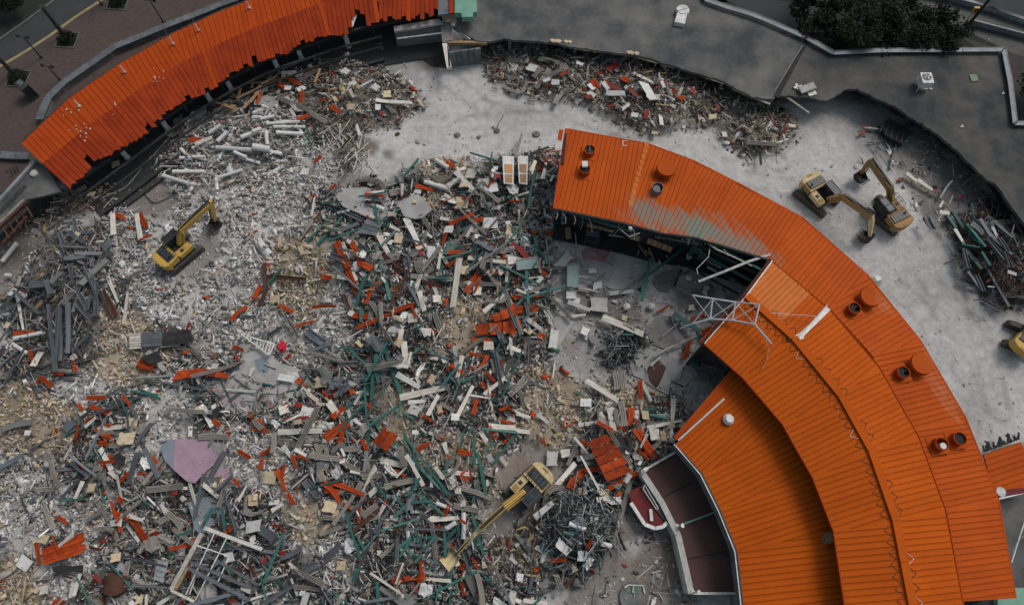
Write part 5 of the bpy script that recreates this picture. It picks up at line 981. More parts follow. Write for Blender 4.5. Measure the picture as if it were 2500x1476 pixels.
ROUND = [(.5 * math.cos(k * math.pi / 5), .5 * math.sin(k * math.pi / 5)) for k in range(10)]
HEX = [(.5 * math.cos(k * math.pi / 3), .5 * math.sin(k * math.pi / 3)) for k in range(6)]
def poly_board(rnd):
    j = lambda: rnd.uniform(-.06, .06); q = []
    for k, (x, y) in enumerate(((-.5, -.5), (.5, -.5), (.5, .5), (-.5, .5))):
        nx_, ny_ = ((-.5, -.5), (.5, -.5), (.5, .5), (-.5, .5))[(k + 1) % 4]
        if rnd.random() < .3: f = rnd.uniform(.15, .55); q += [(x + j(), y * (1 - f) + j(), rnd.uniform(-.4, .4)), (x * (1 - f) + j(), y + j(), 0)] if k % 2 else [(x * (1 - f) + j(), y + j(), 0), (x + j(), y * (1 - f) + j(), 0)][::-1]
        else: q.append((x + j(), y + j(), rnd.uniform(-.4, .4)))
        if rnd.random() < .45: f = rnd.uniform(.3, .7); q.append(((x + (nx_ - x) * f) * rnd.uniform(.75, 1), (y + (ny_ - y) * f) * rnd.uniform(.75, 1), 0))
    return MB().prism(q, -.5, .5)
def chunk(rnd):
    mb = MB(); v = []
    for z, s in ((-.5, .8), (rnd.uniform(-.1, .25), 1), (.5, .6)):
        for k in range(6): a = k * 1.047 + rnd.uniform(-.4, .4); r = .5 * s * rnd.uniform(.5, 1.2); v.append((math.cos(a) * r, math.sin(a) * r, z + rnd.uniform(-.16, .16)))
    return mb.add(v, [(5, 4, 3, 2, 1, 0), (12, 13, 14, 15, 16, 17)] + [(r * 6 + k, r * 6 + (k + 1) % 6, r * 6 + 6 + (k + 1) % 6, r * 6 + 6 + k) for r in (0, 1) for k in range(6)])
rr_ = random.Random(11)
KIND = {}   # kind: object name, phrase, category, thickness, variants
def reg(k, name, phrase, cat, th, mats, gen, nv=8, group=None):
    KIND[k] = dict(name=name, phrase=phrase, cat=cat, th=th, group=group or phrase + 's in the demolition rubble', meshes=[gen(i).mesh(name, M[mats[i % len(mats)]]) for i in range(nv)])
U = rr_.uniform
reg('cream', 'painted_board', 'cream painted board', 'board', .07, ['cream', 'cream', 'palepanel'], lambda i: extr(BOXP, 5, U(-.25, .25), U(-.8, .8), U(-.5, .5), .03, U(-.1, .5), rr_))
reg('deck', 'ribbed_metal_strip', 'ribbed grey metal strip', 'metal strip', .10, ['deck'], lambda i: extr(ribs(3 + i % 2), 8, U(-3, 3) if i % 2 else U(-.6, .6), U(-2, 2), U(-.4, .4), .015, 0, rr_, 'sin' if i % 2 else 'kink'), 12)
reg('teal', 'steel_beam', 'teal green steel beam', 'beam', .2, ['teal'], lambda i: extr(IB, 4, U(-.35, .35) * (i % 3 > 0), U(-.3, .3), U(-.4, .4), 0.0, 0, rr_))
reg('girder', 'steel_girder', 'blue-grey steel girder', 'girder', .2, ['girder', 'girder', 'wallgrey'], lambda i: extr(UB if i % 2 else IB, 5, U(-.7, .7) * (i % 3 > 0), U(-.3, .3), U(-.7, .7), 0.0, 0, rr_))
reg('orange', 'roof_strip', 'crumpled orange roof strip', 'roof sheet', .07, ['orange_scrap'], lambda i: extr(ribs(2), 6, U(-1.3, 1.3) * (i % 3 > 0), U(-4, 4), U(-.7, .7), .05, U(-.1, .4), rr_), 12)
reg('red', 'red_scrap_sheet', 'dark red scrap sheet', 'scrap sheet', .06, ['red_scrap'], lambda i: extr(BOXP, 5, U(-.6, .6), U(-2, 2), U(-.9, .9), .06, U(0, .5), rr_), 5)
reg('tan', 'insulation_board', 'tan insulation board', 'board', .10, ['tan', 'tan', 'cream'], lambda i: poly_board(rr_), 9)
reg('pale', 'pale_panel', 'pale white panel piece', 'panel', .08, ['white', 'palepanel'], lambda i: poly_board(rr_), 8)
reg('col', 'column_section', 'white round column section', 'column section', .30, ['white'], lambda i: extr(ROUND, 4, 0, 0, 0, .0, 0, rr_), 3)
reg('chunk', 'concrete_chunk', 'grey broken concrete chunk', 'concrete chunk', .35, ['chunk', 'chunk', 'slab'], lambda i: chunk(rr_), 9)
reg('pipe', 'thin_pipe', 'thin bent metal pipe', 'pipe', .06, ['wire'], lambda i: extr(HEX, 7, U(-7, 7) * (i % 2), U(-3, 3), 0, 0, 0, rr_), 8)
reg('timber', 'timber_length', 'brown timber length', 'timber', .09, ['timber'], lambda i: extr(BOXP, 2, U(-.1, .1), 0, U(-.1, .1), .02, 0, rr_), 4)
reg('rust', 'rusty_beam', 'rust brown steel length', 'beam', .14, ['rust'], lambda i: extr(UB, 4, U(-.6, .6), 0, U(-.4, .4), 0, 0, rr_), 4)
def crumple(rnd):
    n = 5; mb = MB(); zz = [[rnd.uniform(-1, 1) * (1.6 if (a + b) % 2 else .7) for a in range(n)] for b in range(n)]; v = []
    for s in (0, .35):
        for b in range(n):
            for a in range(n): v.append(((a / (n - 1) - .5) + rnd.uniform(-.07, .07) * (s == 0), (b / (n - 1) - .5) * (1 - .3 * abs(a / (n - 1) - .5)) + (.1 * math.sin(a * 2.1)), zz[b][a] + s))
    for b in range(n * n): v[n * n + b] = (v[b][0], v[b][1], v[b][2] + .35)
    q = lambda b, a, s: s * n * n + b * n + a
    f = [(q(b, a, 1), q(b, a + 1, 1), q(b + 1, a + 1, 1), q(b + 1, a, 1)) for b in range(n - 1) for a in range(n - 1)] + [(q(b + 1, a, 0), q(b + 1, a + 1, 0), q(b, a + 1, 0), q(b, a, 0)) for b in range(n - 1) for a in range(n - 1)]
    rim = [(0, a) for a in range(n)] + [(b, n - 1) for b in range(1, n)] + [(n - 1, a) for a in range(n - 2, -1, -1)] + [(b, 0) for b in range(n - 2, 0, -1)]
    f += [(q(*rim[i], 0), q(*rim[(i + 1) % len(rim)], 0), q(*rim[(i + 1) % len(rim)], 1), q(*rim[i], 1)) for i in range(len(rim))]; return mb.add(v, f)
reg('sheet', 'crumpled_sheet', 'crumpled pale metal sheet', 'metal sheet', .09, ['palepanel', 'girder', 'deck', 'white', 'slabdark'], lambda i: crumple(rr_), 10)
DEB = []; COUNT = {}
def put(kind, x, y, z, ang, Lm, Wm, th=None, pitch=0.0, roll=0.0, var=None, label=None):
    k = KIND[kind]; o = bpy.data.objects.new(k['name'], k['meshes'][random.randrange(len(k['meshes'])) if var is None else var % len(k['meshes'])]); COL.objects.link(o)
    o.location = (x, y, z); o.rotation_euler = (roll, pitch, ang); o.scale = (Lm, Wm, th or k['th']); o['category'] = k['cat']; o['group'] = k['group']
    px, py = proj(x, y, z); DEB.append(dict(o=o, k=kind, px=px, py=py, L=Lm, W=Wm, label=label)); COUNT[kind] = COUNT.get(kind, 0) + 1; return o
def trace(kind, crop, rows, lift=.55, **kw):
    for r in rows:
        x1, y1, x2, y2, w = r[:5]; a = G(*C(crop, x1, y1), lift); b = G(*C(crop, x2, y2), lift)
        q = 24.0 * K if True else 0; pm = ppm(*C(crop, (x1 + x2) / 2, (y1 + y2) / 2), a.z); W = w / K / pm; Lm = max((b - a).length, .25)
        m = (a + b) / 2; pit = -math.atan2(b.z - a.z, (b - a).xy.length) if Lm > .3 else 0
        th = KIND[kind]['th'] * (1 if kind != 'col' else 1) ; th = W if kind in ('col', 'pipe') else (min(th, W * 1.1) if kind in ('teal', 'girder', 'rust') else th)
        put(kind, m.x, m.y, m.z + random.uniform(-.1, .35), math.atan2(b.y - a.y, b.x - a.x), Lm, W, th, pit + random.uniform(-.03, .03), random.uniform(-.2, .2), **kw)

# ------------------------------------------------------------------ pieces one can pick out in the photograph, by where they lie
T = trace
T('col', 'a', [(1245,1235,1480,1235,30),(1175,1270,1360,1325,30),(1560,1065,1820,1085,32),(1300,1070,1370,1140,25),(1570,1020,1640,950,30),(1740,990,1860,945,32),(1515,970,1600,915,28),(1340,905,1395,815,20),(1580,1280,1750,1225,25),(1390,1135,1480,1135,25),(1830,820,1889,810,35),(1830,860,1889,860,30),(1690,1100,1780,1140,25)])
T('tan', 'a', [(1415,1050,1540,1000,32),(800,1190,860,1170,50),(625,1395,680,1395,45)])
T('col', 'b', [(160,955,355,965,30),(0,825,60,805,25),(0,870,150,845,25),(90,890,330,875,24),(140,915,370,915,24),(0,960,60,940,30),(90,950,100,1050,28),(810,1410,940,1390,28),(1230,1310,1410,1365,35),(1310,1150,1400,1210,35),(0,1070,120,1090,50),(120,1090,200,1110,26)])
T('col', 'f', [(800,25,940,100,35)]); T('col', 'j', [(1020,390,1170,465,38),(1310,740,1440,790,30),(1385,930,1455,885,35),(1512,810,1510,1000,35),(1110,940,1115,1000,30),(1065,1390,1070,1440,28)])
T('col', 'k', [(440,890,560,935,35),(670,1035,740,1050,35)]); T('col', 'e', [(20,470,130,335,30),(110,1025,325,980,30),(90,1060,200,1130,30),(40,565,75,565,28),(10,850,75,845,20)]); T('col', 'g', [(165,665,250,580,35)])
T('cream', 'b', [(1450,1240,1590,1380,40),(1400,1350,1480,1290,35),(985,745,1140,755,38),(880,725,980,740,32),(690,650,720,710,28),(230,700,310,800,32),(310,790,390,795,28),(205,500,370,435,30),(200,540,310,525,45),(770,635,860,590,16),(1180,730,1230,780,22),(260,780,300,840,25)])
T('cream', 'c', [(905,520,1050,595,24),(165,1260,190,1160,28),(250,1300,275,1180,28),(1100,600,1130,640,24),(680,600,730,650,34)])
T('cream', 'f', [(1100,160,1200,380,48),(890,260,970,420,48),(1310,340,1390,480,42),(1545,445,1820,475,36),(1480,440,1435,800,44),(1190,690,1240,830,38),(1060,960,1055,1080,42),(1080,1050,1105,1240,44),(1030,1280,1195,1375,44),(1060,1450,1400,1370,48),(600,575,690,590,32),(1290,640,1355,770,28),(1220,260,1290,300,24),(920,580,950,620,20),(640,330,740,600,28),(340,1380,470,1470,34),(1500,1150,1475,1310,34),(1530,290,1600,190,26),(980,220,1060,250,30),(1350,1010,1400,1000,26)])
T('cream', 'g', [(110,865,240,960,38),(680,880,980,990,50),(0,1085,150,1140,36),(560,1330,800,1470,40),(430,565,580,590,22),(520,655,650,690,20),(730,700,900,680,34),(460,860,560,850,22),(965,1330,1030,1470,30),(430,760,590,820,34),(1030,1220,1100,1150,12),(1185,845,1290,930,26),(0,445,110,470,44),(80,90,80,150,18)])
T('cream', 'i', [(720,350,800,500,35),(850,540,890,730,18),(1450,40,1530,190,38),(750,210,900,190,35),(670,270,740,240,25),(780,510,840,560,30),(620,200,700,130,26),(930,830,1040,870,32),(1260,640,1360,635,24)])
T('cream', 'j', [(185,235,490,225,40),(920,440,1080,470,44),(1250,860,1480,850,42),(680,70,710,185,28),(720,140,790,190,24),(540,20,600,100,52),(1400,515,1600,545,38),(1690,195,1889,205,40),(1480,740,1520,790,32),(1570,760,1680,850,40),(1370,310,1395,390,37),(1110,20,1230,10,32),(300,360,390,400,28),(1630,230,1680,300,32),(1770,410,1830,460,30),(1410,640,1470,590,34),(130,800,210,740,30),(380,140,440,190,34),(210,330,280,430,36),(1030,560,1100,480,14),(1000,750,1050,650,16)])
T('cream', 'k', [(320,660,475,450,36),(0,215,160,225,38),(925,80,945,410,32),(1190,0,1170,310,34),(1005,200,1200,160,30),(730,60,775,220,48),(500,420,620,400,42),(510,180,620,165,30),(190,850,320,740,48),(640,720,740,700,36),(210,100,295,165,32),(50,90,160,130,32),(540,590,640,660,14),(665,90,710,200,30),(705,30,760,10,28)])
T('deck', 'f', [(1130,575,1430,610,36),(1430,630,1770,625,32),(1420,1180,1740,950,32),(1300,840,1360,1010,42),(915,760,920,980,28),(500,1220,640,1250,30),(330,1250,430,1400,30),(1000,1000,1060,920,36),(1180,470,1200,560,50),(1720,1170,1740,1270,36)])
T('deck', 'g', [(300,720,470,890,28),(770,1260,800,1390,50),(820,1260,830,1390,40),(0,900,200,840,22),(10,1430,120,1330,45)])
T('deck', 'i', [(1430,265,1640,265,42),(310,750,380,930,37),(700,910,880,990,36),(1205,800,1330,920,40),(640,580,780,575,36),(660,450,665,560,36),(800,330,900,340,36),(230,1290,380,1270,32),(1750,740,1880,840,36),(600,690,650,640,32),(270,650,430,640,32),(540,740,640,760,26),(1000,550,1080,600,36),(1150,890,1230,830,44)])
T('deck', 'j', [(170,300,410,330,48),(400,400,620,440,40),(620,430,800,550,37),(440,430,500,320,42),(620,350,770,350,42),(1200,60,1190,200,40),(1340,330,1390,480,50),(1430,530,1480,750,47),(1500,540,1540,660,42),(1600,580,1640,780,40),(1650,490,1740,570,47),(1310,260,1440,300,37),(780,590,720,690,40),(780,560,930,540,37),(740,640,780,760,42),(1440,760,1620,800,42),(150,240,150,380,37),(330,150,380,210,42),(0,140,50,220,37),(200,380,240,280,37),(560,380,640,300,36),(1380,540,1420,640,40),(890,20,960,60,34)])
T('deck', 'k', [(750,1040,890,570,36),(220,760,460,620,60),(430,470,500,310,28),(810,10,850,190,46),(820,380,890,450,37),(1030,360,1110,290,32),(600,210,690,215,32),(0,780,90,720,20),(660,60,680,180,40),(1000,160,1060,180,30),(770,70,800,190,34)])
T('deck', 'c', [(0,670,160,600,40),(180,560,240,490,40),(350,430,345,560,60),(200,640,300,500,36),(220,430,310,440,40),(660,480,780,410,26),(1050,320+240,1100,620,20)])
T('deck', 'b', [(160,700,400,790,36),(400,810,520,900,30),(240,1080,300,1160,30),(920,1340,1070,1310,40),(980,1400,1100,1380,50),(1290,1280,1460,1250,30),(1640,1430,1700,1340,44),(880,1400,960,1440,40)])
T('teal', 'f', [(385,320,560,150,18),(455,350,640,150,18),(640,80,690,40,22),(700,260,940,520,16),(900,420,985,750,22),(740,800,800,590,18),(110,640,200,520,18),(770,800,775,910,20),(980,130,1050,95,20),(1200,370,1310,340,20),(1370,420,1420,320,22),(1380,420,1480,350,15),(1480,250,1560,220,25),(1360,460,1640,385,14),(1780,670,1850,770,16),(1750,900,1889,770,18),(1350,1325,1510,1330,18),(1000,360,1000,440,14),(620,1090,870,1110,10),(700,1110,880,1290,16),(930,1050,1060,1420,28),(870,1240,890,1130,22),(750,1450,870,1380,22),(860,1290,855,1476,24),(1500,1340,1580,1290,15),(1770,500,1889,560,16)])
T('teal', 'g', [(0,530,300,680,18),(130,520,145,780,20),(120,740,410,645,18),(0,850,130,710,18),(190,360,270,440,22),(270,430,280,490,16),(1025,455,960,755,26),(1250,390,1010,570,20),(1190,845,1385,980,32),(160,0,150,100,20),(150,770,80,1010,20),(1370,1130,1350,1235,28),(160,190,220,360,24)], lift=.9)
T('teal', 'j', [(810,200,1050,30,14),(1060,20,1040,130,14),(1070,90,1150,140,14),(1080,240,1200,500,18),(1200,490,1340,640,18),(990,280,1180,470,14),(1110,290,1400,680,16),(1640,210,1889,240,16),(1490,340,1510,240,16),(1590,240,1590,470,20),(1720,470,1889,240,16),(1650,380,1740,310,14),(1610,380,1680,690,22),(1665,460,1570,740,14),(1370,540,1440,370,14),(1130,740,1280,725,22),(1010,850,1105,755,18),(900,620,960,700,16),(1120,700,1200,560,14),(1180,670,1370,830,16),(1000,1110,1130,990,20),(1050,1130,1130,1010,16),(1160,930,1220,1050,16),(1370,920,1385,1130,18),(1380,1010,1470,920,25),(1470,900,1480,980,16),(80,1310,225,960,18),(1165,1170,1215,1110,22),(1250,1050,1320,980,18),(1100,1090,1340,1180,10),(890,1310,900,1476,20),(720,1300,770,1200,22),(1540,260,1580,200,16),(1180,470,1160,650,16),(1230,520,1420,690,16)], lift=1.0)
T('teal', 'i', [(1140,1060,1200,990,12),(1470,900,1540,775,20),(1280,980,1400,940,14)]); T('teal', 'k', [(0,330,60,230,20),(1020,110,1140,130,18),(960,80,1060,60,18),(575,0,550,190,10)])
T('teal', 'h', [(1320,140,1390,230,26),(1370,100,1480,260,22),(1440,350,1590,520,24),(1470,200,1600,370,24),(1430,350,1560,375,10),(1540,300,1600,370,18),(1580,400,1640,500,18),(1480,280,1560,350,18)], lift=1.2)
T('teal', 'c', [(150,1476,190,1240,18),(10,1430,130,1310,18)]); T('teal', 'b', [(1830,1440,1889,1370,22),(640,1476,690,1450,20)])
T('cream', 'h', [(1390,230,1460,345,26),(1760,550,1820,560,26),(1270,120,1340,130,30),(1280,80,1300,30,18),(1620,650,1670,655,10)], lift=1.4)
T('orange', 'a', [(360,1240,430,1370,22),(1355,1000,1445,1000,36)], lift=.8)
T('orange', 'b', [(230,560,330,620,42),(310,860,410,830,36),(340,670,370,730,36),(570,770,600,840,42),(445,1180,490,1140,26),(1380,1170,1450,1200,50),(1170,1345,1290,1375,36),(480,730,540,710,26),(170,600,220,640,34)])
T('red', 'c', [(715,510,790,460,42),(700,590,790,650,36),(870,640,920,700,32),(990,810,1000,860,38),(1320,640,1360,670,42),(1500,770,1510,820,22),(380,550,425,520,28),(645,550,665,530,30),(560,710,600,690,26),(720,780,760,760,26)]); T('orange', 'c', [(1200,640,1210,700,28),(610,580,640,640,50),(820,560,870,590,50),(1230,720,1270,700,40)])
T('orange', 'e', [(835,130,900,150,38),(1005,120,1060,230,38),(1010,320,1070,260,32),(105,985,240,975,30),(210,1080,235,1220,27),(290,1300,370,1360,36),(525,1180,540,1260,28),(1000,1190,1110,1230,72),(1680,900,1755,780,34),(1835,740,1885,650,30),(640,1455,780,1455,38),(870,1450,940,1440,50),(1680,1090,1740,1065,38),(380,1270,460,1280,28),(1010,1240,1060,1180,40)])
T('cream', 'e', [(815,130,840,280,36),(990,130,1020,310,36),(240,1220,300,1120,48),(1060,1110,1190,1250,44),(1160,1080,1300,1070,30),(130,700,180,960,22),(75,680,180,720,60),(780,580,850,760,26),(1030,730,1060,770,26)])
T('orange', 'f', [(595,330,680,520,60),(665,510,750,710,46),(790,760,880,600,52),(780,480,840,520,52),(700,330,780,500,42),(690,850,820,870,46),(760,940,1160,770,40),(1400,410,1590,385,32),(1535,690,1590,500,38),(1390,500,1450,460,36),(1410,200,1470,180,42),(1380,270,1395,340,28),(1570,180,1650,165,32),(1720,890,1889,830,72),(1575,1030,1700,1040,32),(1550,1130,1680,1150,28),(1680,1150,1630,1270,28),(310,1320,480,1450,44),(500,1400,540,1430,32),(290,950,430,880,20),(430,810,590,770,22),(185,780,280,830,28),(490,580,560,590,52),(0,740,50,660,32),(210,1180,280,1160,28),(1250,630,1330,650,50),(1800,410,1810,560,18),(1640,1330,1680,1400,28),(1400,1240,1500,1220,40),(1600,590,1640,570,30),(1380,740,1390,780,30),(950,1020,990,1030,30)])
T('orange', 'g', [(0,830,220,800,60),(215,510,270,570,32),(1310,1030,1265,1180,32),(945,1330,960,1460,38),(1070,830,1165,795,14),(215,1010,260,990,42),(40,740,90,700,42),(1390,990,1470,960,50)]); T('red', 'g', [(1330,870,1350,900,50),(1390,850,1400,880,40),(20,350,70,380,60),(80,370,150,440,50)])
T('orange', 'i', [(640,40,770,90,34),(700,200,780,280,42),(715,320,790,290,38),(775,260,840,260,32),(830,820,940,850,38),(940,850,1060,1010,48),(735,680,755,630,22),(860,590,930,530,34),(1000,530,1080,535,20),(265,1020,290,1180,40),(415,840,480,880,32),(1545,150,1600,190,34),(1610,950,1670,920,42),(1720,370,1810,420,32),(380,1470,410,1430,32),(860,700,900,740,50)])
T('orange', 'j', [(525,280,670,160,72),(620,310,640,230,34),(570,130,640,50,54),(1180,380,1250,290,38),(500,600,650,690,42),(580,600,800,680,38),(240,670,290,750,36),(165,510,250,640,34),(200,560,230,470,34),(45,390,130,375,30),(50,500,70,420,34),(280,400,310,490,28),(1355,850,1415,755,36),(1020,520,1080,500,38),(990,1300,1225,1270,36),(1340,100,1410,20,28),(1220,120,1280,150,24),(1760,80,1840,50,24),(1850,50,1880,110,32),(1770,150,1850,170,24),(1810,310,1850,270,42),(1520,570,1570,560,42),(1470,370,1570,395,42),(1420,1080,1470,1010,52),(1490,1220,1520,1180,28),(1590,1230,1630,1190,24),(320,410,400,420,18),(820,20,850,90,24)]); T('red', 'j', [(1150,1360,1230,1350,45),(190,1100,250,1110,28),(230,140,400,120,20),(300,30,350,60,40)])
T('orange', 'k', [(460,640,500,470,62),(550,500,650,520,38),(790,200,860,200,24),(920,210,1030,370,62),(980,380,1070,400,32),(890,60,880,180,52),(10,40,50,100,36),(245,280,275,335,24),(780,700,820,660,28),(570,1070,600,1010,27),(300,1155,420,1155,32),(725,640,910,530,38),(0,165,60,170,27),(520,300,570,330,40)])
T('girder', 'e', [(455,770,660,520,36),(590,640,760,450,46),(690,860,705,620,34),(430,1190,465,800,44),(490,1130,505,760,28),(360,780,405,1270,22),(425,250,465,380,30),(530,150,540,270,24),(500,250,590,350,32),(500,360,580,270,28),(540,415,730,415,28),(470,445,620,460,30),(385,630,450,545,37),(650,340,650,510,22),(680,560,675,680,20),(580,700,640,820,37),(505,480,520,620,28),(735,370,800,340,60),(640,1000,520,1090,26),(600,270,680,260,24),(710,500,780,400,30),(560,780,650,900,24),(210,640,330,620,60),(330,600,370,700,40)], lift=.9)
T('girder', 'f', [(620,250,760,190,28),(620,100,780,180,28),(840,170,1050,290,16),(550,420,630,480,46),(380,960,480,1080,60),(220,850,325,1020,22),(580,1440,800,1300,36),(100,1000,200,940,20),(0,1020,120,980,20),(620,1440,720,1270,24),(380,1110,560,1080,22),(1130,430,1200,390,55),(1100,440,1110,560,36)])
T('girder', 'i', [(1425,740,1620,370,32),(930,605,1000,380,32),(1040,350,1150,560,36),(0,500,180,400,32),(20,210,230,140,46),(530,440,620,560,32),(620,880,720,800,32),(470,220,530,160,60),(1000,300,1100,170,24)])
T('girder', 'j', [(870,960,1000,750,24),(660,860,920,590,20),(500,1160,640,1060,42),(300,1270,460,1180,52),(910,1350,1080,1460,30),(480,450,480,590,46),(810,370,810,520,28),(1030,990,1090,830,28),(760,1210,830,1040,22),(0,900,160,1000,60),(200,1130,350,1100,36),(370,580,450,720,60),(800,430,860,300,20),(0,1060,160,1120,24)]); T('rust', 'j', [(700,970,900,780,26)]); T('rust', 'f', [(900,410,1110,550,20),(930,450,1060,540,18),(960,520,1080,620,18),(1100,560,1040,740,20),(1060,620,980,800,20),(1040,380,1050,540,16),(80,480,90,660,26),(100,580,380,600,26),(40,800,110,660,24),(640,700,700,820,24),(1000,150,1040,190,22)]); T('rust', 'e', [(740,680,840,860,50)]); T('rust', 'g', [(1200,650,1250,520,14)])
T('girder', 'h', [(1520,170,1590,260,27),(1500,200,1600,260,36),(1610,250,1770,430,30),(1620,300,1720,460,32),(1560,170,1640,300,24),(1680,180,1790,300,22),(1540,560,1590,680,27),(1480,540,1580,670,22),(1570,740,1710,820,27),(1750,400,1770,510,24),(1450,380,1470,520,22),(1190,150,1200,230,44),(1700,300,1770,400,24),(1620,160,1630,260,14)], lift=1.3)
T('tan', 'f', [(110,735,180,735,60),(1110,880,1180,880,70),(1200,970,1280,980,60),(1290,740,1350,740,60),(1580,680,1640,680,70),(1450,60,1540,60,70),(1490,530,1550,530,70),(440,1340,535,1340,80),(1650,1080,1730,1080,70),(1010,310,1070,320,60),(190,370,190,300,30),(330,360,360,420,36),(1830,470,1889,470,60),(740,1040,780,1080,30)])
T('pale', 'f', [(1650,190,1760,190,90),(1820,290,1889,290,80),(1590,290,1630,290,36),(1370,240,1440,240,60),(1250,410,1310,410,90),(940,320,1000,340,50),(930,270,990,270,30),(180,1300,300,1320,50),(1310,720,1330,760,40)]); T('tan', 'g', [(1300,800,1345,800,45),(820,870,860,880,45),(0,995,65,995,50),(0,290,10,200,40)])
T('pale', 'g', [(350,520,450,410,70),(590,770,720,780,120),(580,535,640,530,34),(0,280,60,280,80),(95,320,150,320,80),(420,710,490,710,60),(470,195,515,185,40),(1090,460,1100,530,14),(725,265,840,275,40),(530,960,580,980,60),(610,650,680,640,60),(340,960,320,1100,60),(460,740,520,750,50)])
T('tan', 'i', [(910,160,1000,160,70),(860,280,980,280,90),(645,635,705,630,70),(370,550,420,550,50),(1790,730,1860,720,80),(810,1140,880,1130,60),(300,1370,360,1360,60),(1400,100,1440,60,40),(280,990,350,1010,60),(970,1440,1030,1430,60)]); T('pale', 'i', [(1780,920,1889,900,90),(330,440,390,440,90),(190,240,235,240,40),(130,1150,210,1200,90),(1620,1140,1690,1120,70),(510,1370,550,1370,100)])
T('tan', 'j', [(60,550,160,560,100),(500,760,590,780,80),(590,1190,660,1190,70),(560,820,620,800,60),(620,440,660,440,36),(180,80,250,60,60),(0,700,30,700,50)]); T('pale', 'j', [(340,80,450,100,80),(1120,60,1200,90,80),(110,740,190,740,40),(1330,1240,1400,1330-90,40),(1690,400,1720,450,40),(1740,490,1740,520,40)])
T('tan', 'k', [(1020,250,1090,250,90),(1100,260,1140,260,70),(960,115,1010,115,70),(525,370,565,370,40),(500,660,570,650,60),(660,660,720,670,50),(380,390,450,380,60),(460,1210,500,1200,60)]); T('pale', 'k', [(640,640,690,640,70),(585,870,665,870,60),(520,20,600,20,60),(840,370,880,380,40),(1880-1880,1420,60,1430,90),(350,1020,440,1100,70),(500,1120,570,1120,70),(60,1270,110,1280,60),(280,420,360,420,110)])
T('pale', 'c', [(130,490,210,510,75),(310,600,370,600,45),(325,770,370,680,38),(970,600,1040,740,66),(700,680,840,680,46),(570,660,630,700,46),(1560,950,1560,990,36),(880,830,940,840,40),(1100,830,1110,900,30),(250,590,300,570,50),(820,790,880,750,30),(580,610,620,650,34),(490,460,540,480,30)]); T('tan', 'c', [(430,300,470,300,10),(1440,850,1500,850,46),(300,1100,350,1090,26),(1050,700,1100,700,60),(1030,960,1080,970,26)])
T('tan', 'b', [(1530,1250,1600,1260,80),(1560,1360,1600,1400,50),(930,690,990,690,60),(1450,1440,1520,1440,60),(670,780,730,780,50),(1480,1330,1540,1330,50)]); T('pale', 'b', [(1660,1370,1760,1350,70),(1600,1330,1700,1320,90),(330,620,350,650,60),(220,640,270,640,40),(640,510,690,540,50),(340,1240,400,1250,60),(875,780,915,780,55),(1160,1370,1210,1380,50),(30,650,100,640,44),(860,620,900,650,50)])
T('timber', 'a', lift=1.0, rows=[(1720,740,1740,630,22),(1710,720,1870,650,24),(1750,780,1860,660,24),(1570,785,1700,785,14),(1550,745,1700,770,14),(1600,760,1690,790,18),(1800,740,1889,620,24),(1780,600,1889,595,14),(1820,640,1830,580,16),(1845,690,1889,630,26)]); T('timber', 'b', lift=1.0, rows=[(0,680,60,620,30),(0,595,110,590,14),(60,620,170,560,16),(0,650,40,690,24),(440,600,480,500,18),(100,560,180,590,14)])
T('timber', 'g', [(940,350,1000,430,12),(1015,370,1055,470,12),(980,390,1040,420,12),(940,390,930,430,10),(430,220,440,300,40),(860,90,870,100,10)]); T('timber', 'e', [(300,760,230,830,34),(340,720,400,680,26)])
T('pipe', 'c', [(780,740,860,680,12),(860,640,940,600,10),(930,420,960,500,12),(575,350,575,440,10),(30,1120,160,1020,20),(450,430,540,420,14),(600,440,700,430,14)]); T('pipe', 'g', [(580,630,720,580,10),(730,970,860,970,8),(740,850,870,820,8),(500,440,550,520,8),(480,370,520,280,10),(800,700,1000,560,14),(1045,1160,1330,990,18),(1390,1200,1490,1240,12),(700,460,760,490,8),(1110,1010,1240,900,10),(1160,850,1230,1010,6),(1220,660,1320,720,8),(880,810,900,900,8)])
T('pipe', 'd', [(940,1150,970,1020,10),(920,1220,935,1120,10),(760,1030,900,1015,10),(710,1140,740,1180,10),(780,1030,850,1090,10),(830,1060,890,1100,10),(800,1060,900,1200,8),(860,1090,940,1160,8),(1000,1150,1020,1220,8),(1160,1060,1240,990,8),(1440,1340,1555,1240,16),(1270,1440,1340,1320,16),(1100,1210,1160,1220,12),(1240,1160,1270,1140,8),(720,960,760,990,10)], lift=.25)
T('cream', 'd', [(1030,1260,1110,1310,34),(1110,1310,1220,1380,34),(185,910,240,920,30),(730,925,860,940,16),(100,1040,180,1010,10)], lift=.3); T('red', 'd', [(720,925,790,930,20),(985,1290,1020,1300,34),(1230,1385,1260,1385,30),(700,970,740,960,24),(1400,1420,1440,1420,24)], lift=.3)
T('pipe', 'i', [(1080,540,960,700,10),(1060,850,1085,1080,12),(180,890,185,1090,10),(1340,60,1380,190,8),(1410,40,1450,150,8),(1380,60,1450,0,8),(1560,780,1600,900,8),(1620,740,1680,640,10),(730,1340,1230,1340,20),(200,360,370,270,20)]); T('pipe', 'j', [(960,350,1110,500,14),(1350,20,1530,190,14),(1420,100,1330,280,12),(400,1040,480,1130,10),(1130,1290,1240,1200,12),(930,530,990,620,14),(0,1060,150,1110,22)]); T('pipe', 'e', [(1100,1330,1610,1420,18),(980,1310,1260,1280,18),(230,1010,340,970,12),(1690,1300,1889,1440,16),(1700,1360,1640,1430,10),(820,1400,1040,1320,12)]); T('pipe', 'h', [(1370,0,1330,90,18),(1380,80,1420,70,10),(1460,380,1470,510,14),(1640,400,1690,370,10),(1720,200,1780,280,10)], lift=1.1)
